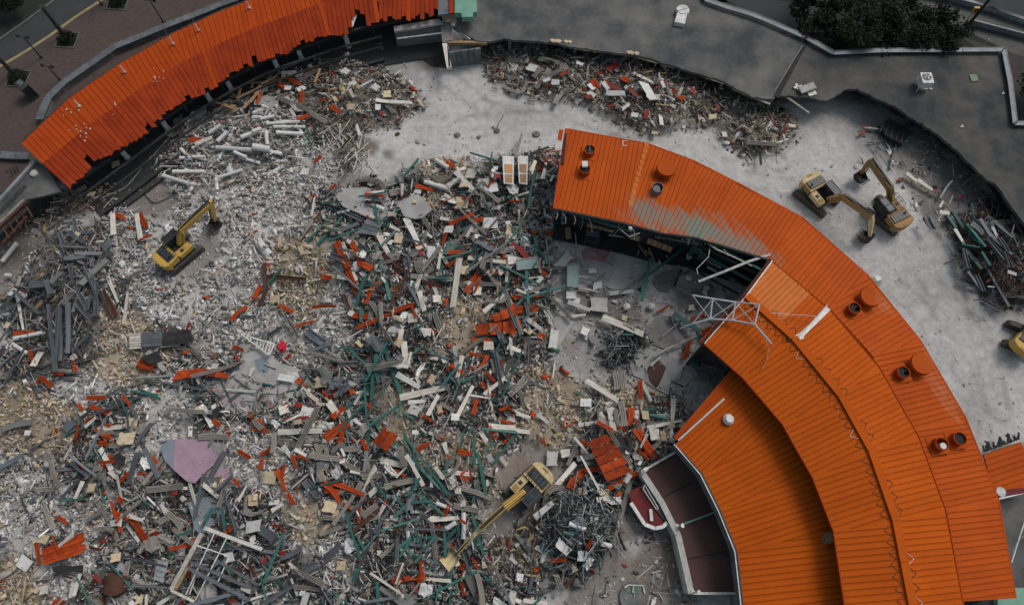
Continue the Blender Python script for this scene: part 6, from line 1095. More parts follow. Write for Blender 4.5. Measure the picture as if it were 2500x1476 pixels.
T('pipe', 'f', [(910,110,910,280,8),(480,220,600,210,10),(910,1120,940,1476,8),(925,1120,950,1476,8),(350,1240,620,1250,12),(540,1020,660,1010,8),(620,1200,850,1180,14),(490,1090,650,1190,14)])

M['pink2'] = mat('dusty_pink_paint', (.33, .27, .29), .9, (.27, .25, .25), 1.0, 0, bump=.2)
M['dustyred'] = mat('dusty_red_paint', (.25, .10, .10), .9, (.33, .25, .24), 1.1, 0, bump=.2)
# ------------------------------------------------------------------ one-off things in the rubble
def slabthing(name, label, cat, crop, pts, z, th, m, parts=()):
    q = [G(*C(crop, x, y), z) for x, y in pts]; zz = sum(p.z for p in q) / len(q); q = [PC(crop, x, y, zz) for x, y in pts]; t = thing(name, label, cat, (sum(p.x for p in q) / len(q), sum(p.y for p in q) / len(q), zz))
    MB().prism(xy(q), zz - th, zz).build('slab', M[m], t)
    for nm, pp, mm, dz in parts: MB().prism(xy([PC(crop, x, y, zz + dz) for x, y in pp]), zz + .003, zz + dz).build(nm, M[mm], t)
    return t, zz
slabthing('painted_floor_slab', 'pink painted concrete slab with blue-grey end, lying in the lower left rubble', 'slab', 'i', [(1150,340),(1215,285),(1300,278),(1480,290),(1625,320),(1630,350),(1600,420),(1500,500),(1440,560),(1400,600),(1340,580),(1250,500),(1190,440)], .7, .3, 'pink',
          [('blue_paint_area', [(1150,340),(1215,285),(1262,282),(1255,380),(1250,496),(1190,440)], 'bluegrey_paint', .012), ('bare_concrete_corner', [(1490,300),(1625,322),(1600,418),(1560,400),(1520,350)], 'chunk', .012)])
slabthing('painted_floor_slab', 'pink edged floor slab behind the long grey pole', 'slab', 'i', [(1440,600),(1560,430),(1640,400),(1700,520),(1690,620),(1560,640),(1500,620)], .35, .25, 'slab', [('pink_paint_area', [(1530,560),(1600,470),(1690,540),(1680,610),(1560,620)], 'pink', .012)])
slabthing('painted_floor_slab', 'large pale blue and pink floor slab beside the silver ladder frame', 'slab', 'e', [(1500,1320),(1640,1300),(1700,1240),(1760,1130),(1889,1100),(2010,1190),(2180,1250),(2230,1330),(2150,1450),(2100,1560),(1889,1600),(1700,1560),(1560,1480)], .35, .3, 'slab',
          [('dusty_pink_area', [(1540,1330),(1640,1310),(1700,1380),(1780,1480),(1700,1540),(1580,1470)], 'pink2', .012), ('blue_paint_area', [(1830,1180),(1900,1150),(1950,1210),(1930,1270),(1860,1260)], 'bluegrey_paint', .012), ('plaster_spill', [(2060,1270),(2150,1260),(2170,1330),(2100,1350)], 'white', .02)])
slabthing('blue_floor_slab', 'blue painted broken floor slab under the white grid frame corner', 'slab', 'i', [(1350,740),(1450,690),(1560,700),(1640,760),(1600,880),(1560,990),(1480,990),(1400,930),(1380,830)], .25, .2, 'bluegrey_paint')
slabthing('grey_concrete_slab', 'flat rectangular grey slab with chipped edge above the orange strips', 'slab', 'f', [(1010,40),(1180,-20),(1220,10),(1285,90),(1215,150),(1160,160),(1080,140),(1050,80)], 1.0, .25, 'slab')
slabthing('grey_concrete_slab', 'large grey slab crossed by a white column piece', 'slab', 'f', [(590,0),(640,-60),(800,-70),(960,-20),(1000,60),(960,160),(900,190),(830,150),(640,70)], .6, .25, 'slab')
slabthing('grey_concrete_slab', 'pale grey slab shards heap in the lower left centre', 'slab', 'a', [(1340,910),(1400,800),(1480,790),(1500,900),(1420,980),(1340,970)], .3, .25, 'slab')
slabthing('grey_concrete_slab', 'grey slab with rounded edge beside the loose timbers', 'slab', 'b', [(0,720),(60,690),(180,700),(170,760),(60,800),(0,790)], .5, .25, 'slab')
slabthing('floor_slab', 'large cracked courtyard slab with a red paint patch', 'slab', 'g', [(490,330),(700,310),(960,430),(1000,520),(960,600),(900,660),(760,670),(620,610),(500,540)], .12, .15, 'slab', [('red_paint_patch', [(530,400),(560,365),(640,370),(700,355),(740,390),(720,440),(690,475),(600,450),(540,455)], 'dustyred', .006)])
slabthing('floor_slab', 'speckled grey slab above the dark debris pit', 'slab', 'g', [(1080,850),(1180,860),(1310,950),(1250,1040),(1130,1095),(1040,1060),(990,960)], .15, .2, 'slabdark', [])
slabthing('floor_slab', 'pale slab with a dark brown stain at the courtyard bottom', 'slab', 'g', [(930,1100),(1010,1090),(1100,1140),(1280,1190),(1220,1290),(1140,1380),(1080,1400),(960,1310),(870,1270),(880,1190)], .15, .2, 'slab', [('brown_stain', [(1020,1210),(1090,1180),(1140,1230),(1110,1310),(1070,1390),(1020,1330),(1000,1260)], 'brown', .006)])
slabthing('floor_slab', 'long pale wall footing slab left of the dark debris pit', 'slab', 'g', [(310,870),(400,860),(480,900),(420,1000),(330,1150),(300,1130)], .2, .25, 'slab', [])
slabthing('floor_slab', 'rounded grey slab right of the long teal post', 'slab', 'g', [(1060,570),(1140,530),(1230,520),(1210,610),(1150,690),(1090,680),(1040,620)], .12, .15, 'slabdark', [])
for k, (x, y) in enumerate([(1385, 1190), (1480, 1235), (1400, 1290), (1500, 1340)]):
    slabthing('paving_tile', 'large dark square tile under the raised orange eave, %s' % ['uppermost', 'right', 'left', 'lowest'][k], 'tile', 'g', [(x - 50, y - 45), (x + 30, y - 42), (x + 70, y + 30), (x - 15, y + 35)], .1, .08, 'slabdark')
for lab, c_, pts in [('torn black roofing felt right of the large orange roof section', 'k', [(715,245),(790,235),(830,262),(900,300),(890,350),(905,385),(830,345),(845,390),(780,350)]), ('torn black felt under the orange roof section at the lower left', 'i', [(370,1205),(440,1185),(530,1195),(600,1185),(595,1245),(520,1235),(450,1262),(390,1240)]), ('scrap of black felt with torn tan edge in the lower left rubble', 'i', [(815,400),(850,380),(905,410),(895,460),(860,475),(820,450)]), ('black felt scrap by the white and tan boards above the pink slab', 'i', [(1500,60),(1590,50),(1575,110),(1540,150),(1490,120)]), ('black felt scrap among the orange pieces at centre left', 'e', [(1010,1160),(1130,1110),(1180,1180),(1080,1210)]), ('black felt strip beside the wide ribbed orange section', 'f', [(1600,1010),(1760,995),(1889,1010),(1889,1040),(1700,1050)])]:
    slabthing('roofing_felt', lab, 'roofing felt', c_, pts, .9, .05, 'dark')
# orange ribbed roof sections lying in the rubble
def section(label, crop, quad, z, n, m='orange_scrap'):
    q = [G(*C(crop, x, y), z) for x, y in quad]; t = thing('roof_section', label, 'roof section', q[0], group='orange roof sections in the rubble')
    for k in range(n):
        a = [q[0].lerp(q[3], k / n + .012), q[1].lerp(q[2], k / n + .012), q[1].lerp(q[2], (k + 1) / n - .012), q[0].lerp(q[3], (k + 1) / n - .012)]
        if random.random() < .5: a[1] = a[0].lerp(a[1], random.uniform(.85, 1)); 
        o = MB().prism([tuple(p) for p in a], -.06, 0); o.bar(a[3] + Vector((0, 0, .03)), a[2] + Vector((0, 0, .03)), .05, .06); o.build('roof_panel', M[m], t)
    return t
section('torn orange roof section with ribs lying at the lower left', 'i', [(315,1190),(620,1095),(600,950),(300,1075)], 1.0, 5)
section('small square orange roof section in the lower centre heap', 'j', [(855,300),(935,195),(1040,255),(955,370)], 1.5, 4)
section('large orange roof section next to the brown terrace roof', 'k', [(570,300),(720,235),(905,510),(715,590)], 1.6, 5)
section('curved long orange roof strip above the pale blue slab', 'e', [(1240,1325),(1280,1245),(1470,1235),(1440,1285)], 1.0, 2); section('right end of the curved orange strip above the pale blue slab', 'e', [(1440,1285),(1470,1235),(1645,1275),(1645,1310)], 1.0, 2)
section('wide orange roof section with deep ribs in the centre right heap', 'f', [(1590,920),(1600,995),(1889,990),(1889,890)], 1.2, 3); section('orange roof section fanned out above the wide ribbed one', 'f', [(1720,860),(1735,905),(1900,850),(1889,760)], 1.4, 3)
section('black ribbed lift of sheet pile folded in the left rubble, dark part', 'e', [(1170,970),(1380,955),(1380,1050),(1170,1070)], 1.0, 7, 'black'); section('grey ribbed middle part of the folded sheet pile at left', 'e', [(1020,975),(1165,970),(1165,1070),(1025,1080)], 1.05, 7, 'girder'); section('tan ribbed end of the folded sheet pile at left', 'e', [(930,985),(1015,980),(1020,1090),(935,1100)], .9, 6, 'cream')
section('small corrugated silver sheet beside the rusty drum', 'i', [(830,1225),(920,1250),(935,1190),(860,1170)], .6, 4, 'silver'); section('corrugated silver sheet right of the rusty drum', 'i', [(1105,1290),(1180,1320),(1215,1160),(1135,1150)], .6, 4, 'silver')
section('ribbed blue-grey roof plate near the top of the centre heap', 'f', [(740,260),(870,280),(925,200),(820,160)], 1.2, 3, 'girder')
# grid frame, ladder frame, bundle of rods, doors, glass frames, mesh
def barthing(name, label, cat, crop, segs, z, part='bar'):
    a = G(*C(crop, segs[0][0], segs[0][1]), z); t = thing(name, label, cat, a)
    for (x0, y0, x1, y1, w, m) in segs: p, q = G(*C(crop, x0, y0), z), G(*C(crop, x1, y1), z); MB().bar(p, q, w, min(w, .2)).build(part, M[m], t)
    return t
barthing('window_grid', 'white square steel grid frame lying at the bottom left', 'grid frame', 'i', [(1235,1365,1455,960,.38,'cream'),(1270,1360,1350,1215,.22,'timber'),(1475,920,1889,1075,.3,'palepanel'),(1235,1370,1400,1450,.2,'cream'),(1340,1400,1545,960,.09,'white'),(1410,1440,1635,990,.09,'white'),(1420,1045,1640,1120,.09,'white'),(1380,1185,1600,1250,.09,'white'),(1570,1310,1650,1130,.08,'white'),(1420,1070,1860,1330,.22,'girder'),(1360,1210,1800,1440,.28,'girder'),(1380,1170,1850,1370,.26,'stonecap')], 1.3, 'grid_bar')
sg = [(0, 1020, 150, 1060, .14, 'white'), (0, 1060, 110, 1140, .14, 'white'), (150, 1060, 110, 1140, .14, 'white')] + [(k * 25, 1027 + k * 7, k * 20, 1062 + k * 14, .09, 'white') for k in range(1, 6)] + [(-110, 960, 0, 1020, .12, 'palepanel'), (-90, 990, 0, 1060, .12, 'palepanel')] + [(-100 + k * 25, 975 + k * 13, -85 + k * 20, 990 + k * 16, .07, 'palepanel') for k in range(4)]
barthing('ladder_frame', 'silver white lattice ladder frame pointing right next to a pink scrap', 'frame', 'f', sg, 1.3, 'rung')
t = thing('rod_bundle', 'heap of pale straight rods lying on the dusty ground', 'rod pile', G(*C('b', 700, 1080)))
for k in range(46):
    x, y = random.gauss(690, 70), random.gauss(1080, 80); a = random.choice([random.gauss(-.9, .25), random.gauss(.75, .3), random.gauss(-1.5, .3)]); l = random.uniform(40, 105); x += (y - 1080) * .35
    p, q = G(*C('b', x - math.cos(a) * l, y + math.sin(a) * l), random.uniform(.05, .7)), G(*C('b', x + math.cos(a) * l, y - math.sin(a) * l), random.uniform(.05, .7)); MB().tube([p, q], .045, 5).build('rod', M['cream'], t)
for k, (x0, x1, lab) in enumerate([(1185, 1235, 'left white door unit with orange-brown wooden panels at the top of the heap'), (1245, 1320, 'right white door unit with orange-brown wooden panels beside the hall roof')]):
    x0, x1 = (1790, 1870) if k == 0 else (1900, 1970); q = [G(*C('b', x, y), 1.5) for x, y in [(x0, 1125), (x1 + 5, 1125), (x1, 1330), (x0 + 10, 1320)]]; t = thing('door_unit', lab, 'door', q[0], group='door units on the heap')
    MB().prism([tuple(p) for p in q], -.15, 0).build('door_leaf', M['white'], t)
    for (u0, u1, v0, v1) in ((.15, .88, .3, .6), (.15, .88, .66, .95)):
        f = lambda u, v: q[0].lerp(q[1], u).lerp(q[3].lerp(q[2], u), v); MB().prism([tuple(f(u0, v0)), tuple(f(u1, v0)), tuple(f(u1, v1)), tuple(f(u0, v1))], .003, .05).build('wood_panel', mat('varnished_wood', (.42, .19, .04), .5) if k == 0 and u0 == .15 and v0 == .3 else M['varn'] if 'varn' in M else M['timber'], t)
for lab, c_, pts in (('greenish glass pane in a grey frame tilted above the courtyard edge', 'g', [(60, 460), (205, 435), (215, 510), (68, 528)]), ('upright greenish glass pane standing in the courtyard rubble', 'g', [(430, 488), (512, 488), (508, 650), (430, 645)])):
    q = [G(*C(c_, x, y), 1.2) for x, y in pts]; t = thing('glass_frame', lab, 'window', q[0], group='glass panes near the courtyard'); MB().prism([tuple(p) for p in q], -.03, 0).build('pane', M['glass'], t); mb = MB(); [mb.bar(q[i] + Vector((0, 0, .02)), q[(i + 1) % 4] + Vector((0, 0, .02)), .1, .1) for i in range(4)]; mb.build('frame', M['wire'], t)
c = G(*C('i', 870, 1310), .2); t = thing('rusty_drum', 'dark rusty perforated drum at the bottom left', 'drum', c); MB().tube([c + Vector((-.1, -.5, 0)), c + Vector((-.1, -.45, .6)), c + Vector((.1, .55, .9))], [.75, .95, .8], 16).build('drum_shell', M['rust'], t)
mb = MB(); [mb.tube([c + Vector((-.1 + math.cos(a) * .9, -.45 + math.sin(a) * .2, .5 + .2 * k)), c + Vector((.1 + math.cos(a) * .85, .55, .9 + .2 * k))], .03, 4) for k in range(2) for a in (0, .8, 1.6, 2.4, 3.1)]; mb.build('drum_ribs', M['rust'], t)
for (c_, x, y, s, lab, m) in [('i', 1515, 1400, 2.3, 'big round pale boulder of concrete under the white grid frame', 'slab'), ('i', 1800, 1360, 1.3, 'grey concrete lump right of the grid frame', 'chunk'), ('h', 820, 600, 1.7, 'white concrete block half hidden by the outer eave of the orange hall', 'palepanel'), ('e', 270, 905, 1.1, 'brownish stone in the girder pile at left', 'chunk'), ('i', 1210, 90, 1.0, 'rounded stone above the pink slab', 'chunk'), ('c', 1830, 1150-120, .6, 'small block by the dusty track', 'chunk'), ('e', 880, 480, .9, 'white plaster lump left of the yellow excavator', 'white')]:
    p = G(*C(c_, x, y), .2); mb = chunk(random.Random(int(x))); o = mb.build('concrete_lump', M[m]); o.location = p; o.scale = (s, s * .85, s * .6); o.rotation_euler = (0, 0, random.random() * 3); tag(o, lab, 'boulder', 'loose concrete lumps')
t = thing('broken_truss', 'pale welded truss piece at the lower edge of the wire heap', 'truss', G(*C('k', 640, 1130)))
nn = [G(*C('k', x, y), .8) for x, y in [(540, 1210), (600, 1085), (705, 1075), (690, 1160), (675, 1225), (590, 1280), (545, 1310), (560, 1340), (610, 1290)]]
for a, b in [(0, 1), (1, 2), (2, 3), (3, 4), (4, 5), (5, 7), (0, 6), (6, 5), (1, 3), (0, 3), (1, 4), (0, 4), (5, 8), (2, 4)]: MB().tube([nn[a], nn[b]], .06, 6).build('truss_bar', M['wire'], t)
t = thing('manhole_ring', 'buried round tank rim with pale broken frame at the bottom centre', 'tank', G(*C('k', 905, 1420)))
c = G(*C('k', 905, 1420), .05); MB().tube([c, c + Vector((0, 0, .25))], 1.25, 28).build('tank_body', M['wallgrey'], t); q = [PC('k', *p, .5) for p in [(840, 1350), (870, 1330), (975, 1335), (985, 1390), (950, 1400), (860, 1385)]]; MB().prism(xy(q[:3] + [q[4], q[5]]), .2, .42).build('green_lid', mat('dull_green', (.12, .17, .14), .8), t); mb = MB(); [mb.bar(q[i], q[i + 1], .1) for i in range(3)]; mb.bar(PC('k', 905, 1335, .6), PC('k', 900, 1385, .5), .1); mb.build('broken_rim', M['white'], t)
# cables and hoses on the ground
for lab, c_, pts, r, m in [('thin pale hose snaking along the storefront toward the rubble', 'a', [(640, 1450), (680, 1425), (820, 1390), (910, 1345), (970, 1280), (1060, 1165), (1170, 1050), (1270, 920), (1340, 860), (1370, 830)], .06, 'cream'), ('pale cable curving above the left girder pile', 'e', [(325, 235), (400, 190), (460, 140), (540, 110), (600, 80), (650, 30), (700, 5)], .05, 'cream'),
                           ('black cracked cable over the clearing above the yellow excavator', 'a', [(1010, 1370), (1060, 1420), (1110, 1460), (1180, 1440), (1250, 1400), (1330, 1370)], .05, 'black'), ('looped dark cable over the burnt ground', 'b', [(1205, 335), (1260, 370), (1320, 350), (1345, 300), (1300, 270), (1250, 290), (1220, 340)], .04, 'rust'), ('thin wire loop left of the burnt ground', 'b', [(1140, 340), (1090, 380), (1080, 450), (1110, 490)], .04, 'cream'),
                           ('dark bent rod lying on the pale yard', 'd', [(920, 1225), (935, 1130), (950, 1060), (975, 1020)], .07, 'black'), ('tall thin pole casting on the pale yard left of the hall', 'b', [(1740, 960), (1765, 890), (1800, 830)], .04, 'wire'), ('curved thin cable in the dirt right of the clear yard', 'c', [(460, 720), (500, 760), (520, 740)], .04, 'black')]:
    q = [G(*C(c_, x, y), .15) for x, y in pts]; sm = []
    for i in range(len(q) - 1):
        for k in range(4):
            u = k / 4; p0, p1, p2, p3 = q[max(i - 1, 0)], q[i], q[i + 1], q[min(i + 2, len(q) - 1)]; sm.append(.5 * ((2 * p1) + (p2 - p0) * u + (2 * p0 - 5 * p1 + 4 * p2 - p3) * u * u + (3 * p1 - p0 - 3 * p2 + p3) * u ** 3))
    sm.append(q[-1]); tag(MB().tube(sm, r, 6).build('cable', M[m]), lab, 'cable')
# burnt container and small yard things
t = thing('burnt_panel', 'blackened steel container lid lying near the torn roof edge', 'panel', PC('d', 960, 950, .5)); q = [PC('d', *p, .9) for p in [(850, 900), (920, 850), (1085, 955), (1015, 1040), (900, 980)]]; MB().prism(xy(q), .3, .9).build('lid', M['dark'], t)
mb = MB(); [mb.bar(PC('d', 880 + k * 35, 880 + k * 18, 1.0), PC('d', 850 + k * 38, 950 + k * 20, .95), .1) for k in range(5)]; mb.build('lid_ribs', M['black'], t)
tag(MB().prism(xy([PC('d', *p, .5) for p in [(1020, 900), (1180, 905), (1180, 935), (1030, 925)]]), .3, .5).build('blue_sheet', M['girder']), 'thin dark blue sheet edge beside the blackened lid', 'sheet')
for (x, y, lab) in [(1185, 1020, 'round faint stain cover on the pale yard, leftmost of the row'), (1465, 975, 'small dark drain mound on the pale yard, second of the row'), (1750, 945, 'upright dark stub on the pale yard, third of the row')]:
    p = G(*C('b', x, y)); tag(MB().tube([p, p + Vector((0, 0, .12)), p + Vector((.05, .03, .22))], [.42, .3, .1], 7).build('stub', M['chunk'] if x < 1200 else M['wallgrey']), lab, 'ground stub', 'stubs in a row on the pale yard')
p = G(*C('c', 205, 968)); tag(MB().tube([p, p + Vector((0, 0, .12)), p + Vector((.05, .03, .22))], [.5, .42, .15], 9).build('stub', M['wallgrey']), 'dark square stub on the pale yard nearest the hall roof', 'ground stub', 'stubs in a row on the pale yard')
p = G(*C('b', 1035, 965), .05); tag(MB().prism([(p.x - .3, p.y - .1, 0), (p.x, p.y - .3, 0), (p.x + .3, p.y, 0), (p.x, p.y + .25, 0)], p.z - .05, p.z + .1).build('tile', M['black']), 'small black tile lying on the pale yard', 'tile')
mb = chunk(random.Random(3)); o = mb.build('red_lump', M['red_scrap']); o.location = G(*C('f', 200, 1080), 1.2); o.scale = (1.0, 1.3, .7); tag(o, 'bright raspberry red plastic piece beside the ladder frame', 'plastic piece'); o.data.materials.clear(); o.data.materials.append(mat('raspberry_plastic', (.45, .012, .035), .5))
t = thing('box_container', 'blackened open box among the courtyard debris by the hall', 'box', PC('g', 610, 285, .4)); MB().bar(PC('g', 555, 275, .8), PC('g', 665, 290, .8), 1.6, 1.0).build('box_body', M['black'], t); MB().bar(PC('g', 565, 255, 1.35), PC('g', 660, 270, 1.35), .7, .06).build('box_lid', M['girder'], t)
for (x, y) in [(1305, 588), (1435, 660), (855, 795), (1035, 795), (1555, 735)]:
    p = G(*C('g', x, y), .3); tag(MB().tube([p, p + Vector((0, 0, .25)), p + Vector((0, 0, .4))], [.36, .36, .12], 12).build('lamp_shade', M['palepanel']), {1305: 'white round lamp shade fallen on the dark courtyard tiles', 1435: 'white round lamp shade nearest the dark opening', 855: 'white round lamp shade left of the cluttered slab', 1035: 'white round lamp shade in the middle of the courtyard clutter', 1555: 'white round lamp shade under the leaning truss'}[x], 'lamp shade', 'fallen round lamp shades')

# ------------------------------------------------------------------ random pieces, every one an object, where each zone has them
ZK = {'mix': dict(sheet=1.1, deck=3.4, cream=2.0, teal=1.1, orange=.6, tan=.6, pale=.6, girder=1.4, chunk=.35, pipe=2.2, rust=.5, red=.25), 'cols': dict(sheet=.8, col=1.2, cream=1.9, deck=1.2, chunk=.4, pipe=1.4, pale=.9), 'girder': dict(sheet=.5, girder=3, deck=1, cream=.6, pipe=1, tan=.5), 'dirt': dict(sheet=.8, cream=.7, red=1.0, tan=1.0, pale=.9, deck=1.2, chunk=1.5, pipe=1.5, orange=.25, girder=.5),
      'pale': dict(sheet=.25, chunk=.35, pale=.6, tan=.25, girder=.2, orange=.07, cream=.15, deck=.1), 'tan': dict(tan=1.5, chunk=.3, cream=.3, deck=.3, orange=.1), 'wire': dict(sheet=.8, pipe=8, girder=.4, pale=.5, deck=.2, teal=.5), 'dark': dict(girder=3, rust=2.2, pipe=2.5, teal=.9, deck=1, cream=.3, red=.8), 'floor': dict(chunk=.6, pale=.5, pipe=.8, cream=.15, tan=.1), 'sparse': dict(pipe=1.0, chunk=.5, cream=.2, red=.1, pale=.15)}
LIM = dict(sheet=200, cream=292, deck=292, teal=250, orange=285, tan=190, pale=220, girder=250, chunk=180, pipe=290, rust=120, red=90, col=70)
DIM = dict(sheet=((.6, 2.3), (.4, 1.3)), cream=((.8, 3.4), (.18, .45)), deck=((1.2, 5.0), (.28, .55)), teal=((1.3, 5.5), (.12, .22)), orange=((.5, 2.0), (.16, .42)), tan=((.45, 1.15), (.35, .8)), pale=((.35, 1.2), (.25, .7)), girder=((1.2, 5.4), (.14, .3)), chunk=((.3, .8), (.3, .7)), pipe=((1.0, 3.6), (.05, .09)), rust=((1, 2.6), (.14, .26)), red=((.5, 1.3), (.25, .5)), col=((.9, 2.4), (.32, .42)))
rd = random.Random(23); tries = 0; INVIEW = lambda a, b: -40 < a < 2540 and -30 < b < 1530
cand = []
XS = rng.uniform(-56, 60, 60000); YS = rng.uniform(-6, 60, 60000); PX, PY = proj(XS, YS, 0.0); ZZ = zone_at(PX, PY)
for i in range(60000):
    zt = ZT[ZZ[i]]
    if zt not in ZK or not INVIEW(PX[i], PY[i]): continue
    w = ZK[zt]; 
    if rd.random() > sum(w.values()) / 15 * .58: continue
    k = rd.choices(list(w), weights=list(w.values()))[0]
    if COUNT.get(k, 0) >= LIM[k]: continue
    (l0, l1), (w0, w1) = DIM[k]; Lm = l0 + (l1 - l0) * rd.random() ** (1.2 if k in ('deck', 'teal', 'girder', 'pipe') else 1.7); Wm = rd.uniform(w0, w1); x, y = XS[i], YS[i]
    if zt in ('pale', 'tan', 'floor', 'sparse'): Lm *= .7
    if zt == 'wire': Lm *= .7
    th = Wm if k in ('col', 'pipe') else (Wm * rd.uniform(.5, .9) if k in ('chunk', 'teal', 'girder', 'rust') else None)
    if k in ('deck', 'pipe', 'teal') and rd.random() < .5 and COUNT.get(k, 0) < LIM[k] - 1 and zt != 'floor':      # bundled with a neighbour
        an = float(vnoise(x + 31, y, 5.0)) * 9.4; put(k, x - math.sin(an) * (Wm * 1.15 + .05), y + math.cos(an) * (Wm * 1.15 + .05), gzs(x, y) + rd.uniform(.1, .6), an + rd.gauss(0, .12), Lm * rd.uniform(.7, 1.1), Wm, Wm if k == 'pipe' else (Wm * .7 if k == 'teal' else None), rd.gauss(0, .08), rd.gauss(0, .2))
    put(k, x, y, gzs(x, y) + (rd.random() ** 1.4 * 1.25 + .03 if zt in ('mix', 'wire', 'dark', 'girder') else rd.uniform(.02, .2)), float(vnoise(x + 31, y, 5.0)) * 9.4 + rd.gauss(0, .55) if rd.random() < .75 else rd.uniform(0, 6.283), Lm, Wm, th, rd.gauss(0, .16), rd.gauss(0, .25))
print('pieces', COUNT)

# ------------------------------------------------------------------ labels: which piece is which, by size and by the nearest thing one can find
LM = [('left yellow excavator', 440, 585), ('pink painted slab', 480, 1120), ('white grid frame', 540, 1380), ('torn orange section', 155, 1335), ('silver ladder frame', 640, 840), ('pale blue floor slab', 640, 925), ('folded ribbed sheet pile', 390, 825), ('curved orange strip', 490, 910), ('rod pile', 855, 365), ('door units', 1250, 415),
      ('chipped rectangular slab', 1005, 505), ('long-armed excavator', 1300, 1175), ('excavator shovel tip', 1105, 1370), ('wire heap', 1405, 1290), ('large orange section', 1490, 1115), ('square orange section', 940, 1070), ('wide ribbed section', 1210, 805), ('hall roof end', 1365, 420), ('leaning truss', 1780, 760), ('courtyard red paint', 1450, 620),
      ('dark debris pit', 1500, 860), ('raised orange eave', 1730, 880), ('left girder heap', 215, 640), ('left picture edge', 10, 1150), ('two ochre excavators', 2110, 500), ('blackened container lid', 2190, 320), ('burnt ground', 1050, 140), ('grey block wall', 1130, 150), ('dark expansion joint', 1890, 250), ('flat roof edge', 1500, 130),
      ('right beam pile', 2400, 620), ('white column pieces', 600, 310), ('storefront columns', 530, 240), ('rusty drum', 295, 1420), ('bottom picture edge', 900, 1465), ('large boulder', 515, 1450), ('long-armed cab clearing', 1240, 1140), ('bent rusty bars', 970, 680), ('column-crossed slab', 860, 500), ('long grey pole', 515, 1160), ('crossed loose timbers', 620, 220), ('yellowish canopy column', 850, 100), ('tan rubble patch', 1370, 1000), ('courtyard cream board', 1530, 790), ('dusty track edge', 1760, 340), ('raspberry red piece', 687, 846), ('terrace roof corner', 1560, 1150), ('buried tank rim', 1545, 1450)]
ORD = ['nearest', 'second nearest', 'third nearest', 'fourth nearest', 'fifth nearest', 'sixth nearest', 'seventh nearest', 'eighth nearest']
bins = {}
for d in DEB:
    nm, lx, ly = min(LM, key=lambda m: (m[1] - d['px']) ** 2 + (m[2] - d['py']) ** 2); dx, dy = d['px'] - lx, d['py'] - ly
    side = ('right of' if dx > 0 else 'left of') if abs(dx) > abs(dy) else ('below' if dy > 0 else 'above')
    lo, hi = DIM.get(d['k'], ((1, 3), 0))[0]; s = 'short' if d['L'] < lo + (hi - lo) * .33 else ('long' if d['L'] > lo + (hi - lo) * .72 else 'medium')
    if d['k'] in ('tan', 'pale', 'chunk'): s = {'short': 'small', 'medium': 'medium', 'long': 'large'}[s]
    bins.setdefault((d['k'], s, nm, side), []).append((dx * dx + dy * dy, d))
for (k, s, nm, side), ds in bins.items():
    ds.sort(key=lambda q: q[0])
    for i, (_, d) in enumerate(ds):
        w = KIND[k]['phrase']; base = '%s %s %s the %s' % (s, w, side, nm)
        d['o']['label'] = base if len(ds) == 1 else (('%s %s, %s %s the %s' % (s, w, ORD[i], {'right of': 'one right of', 'left of': 'one left of', 'above': 'one above', 'below': 'one below'}[side], nm)) if i < 8 else '%s %s, farther out %s the %s' % (s, w, side, nm))

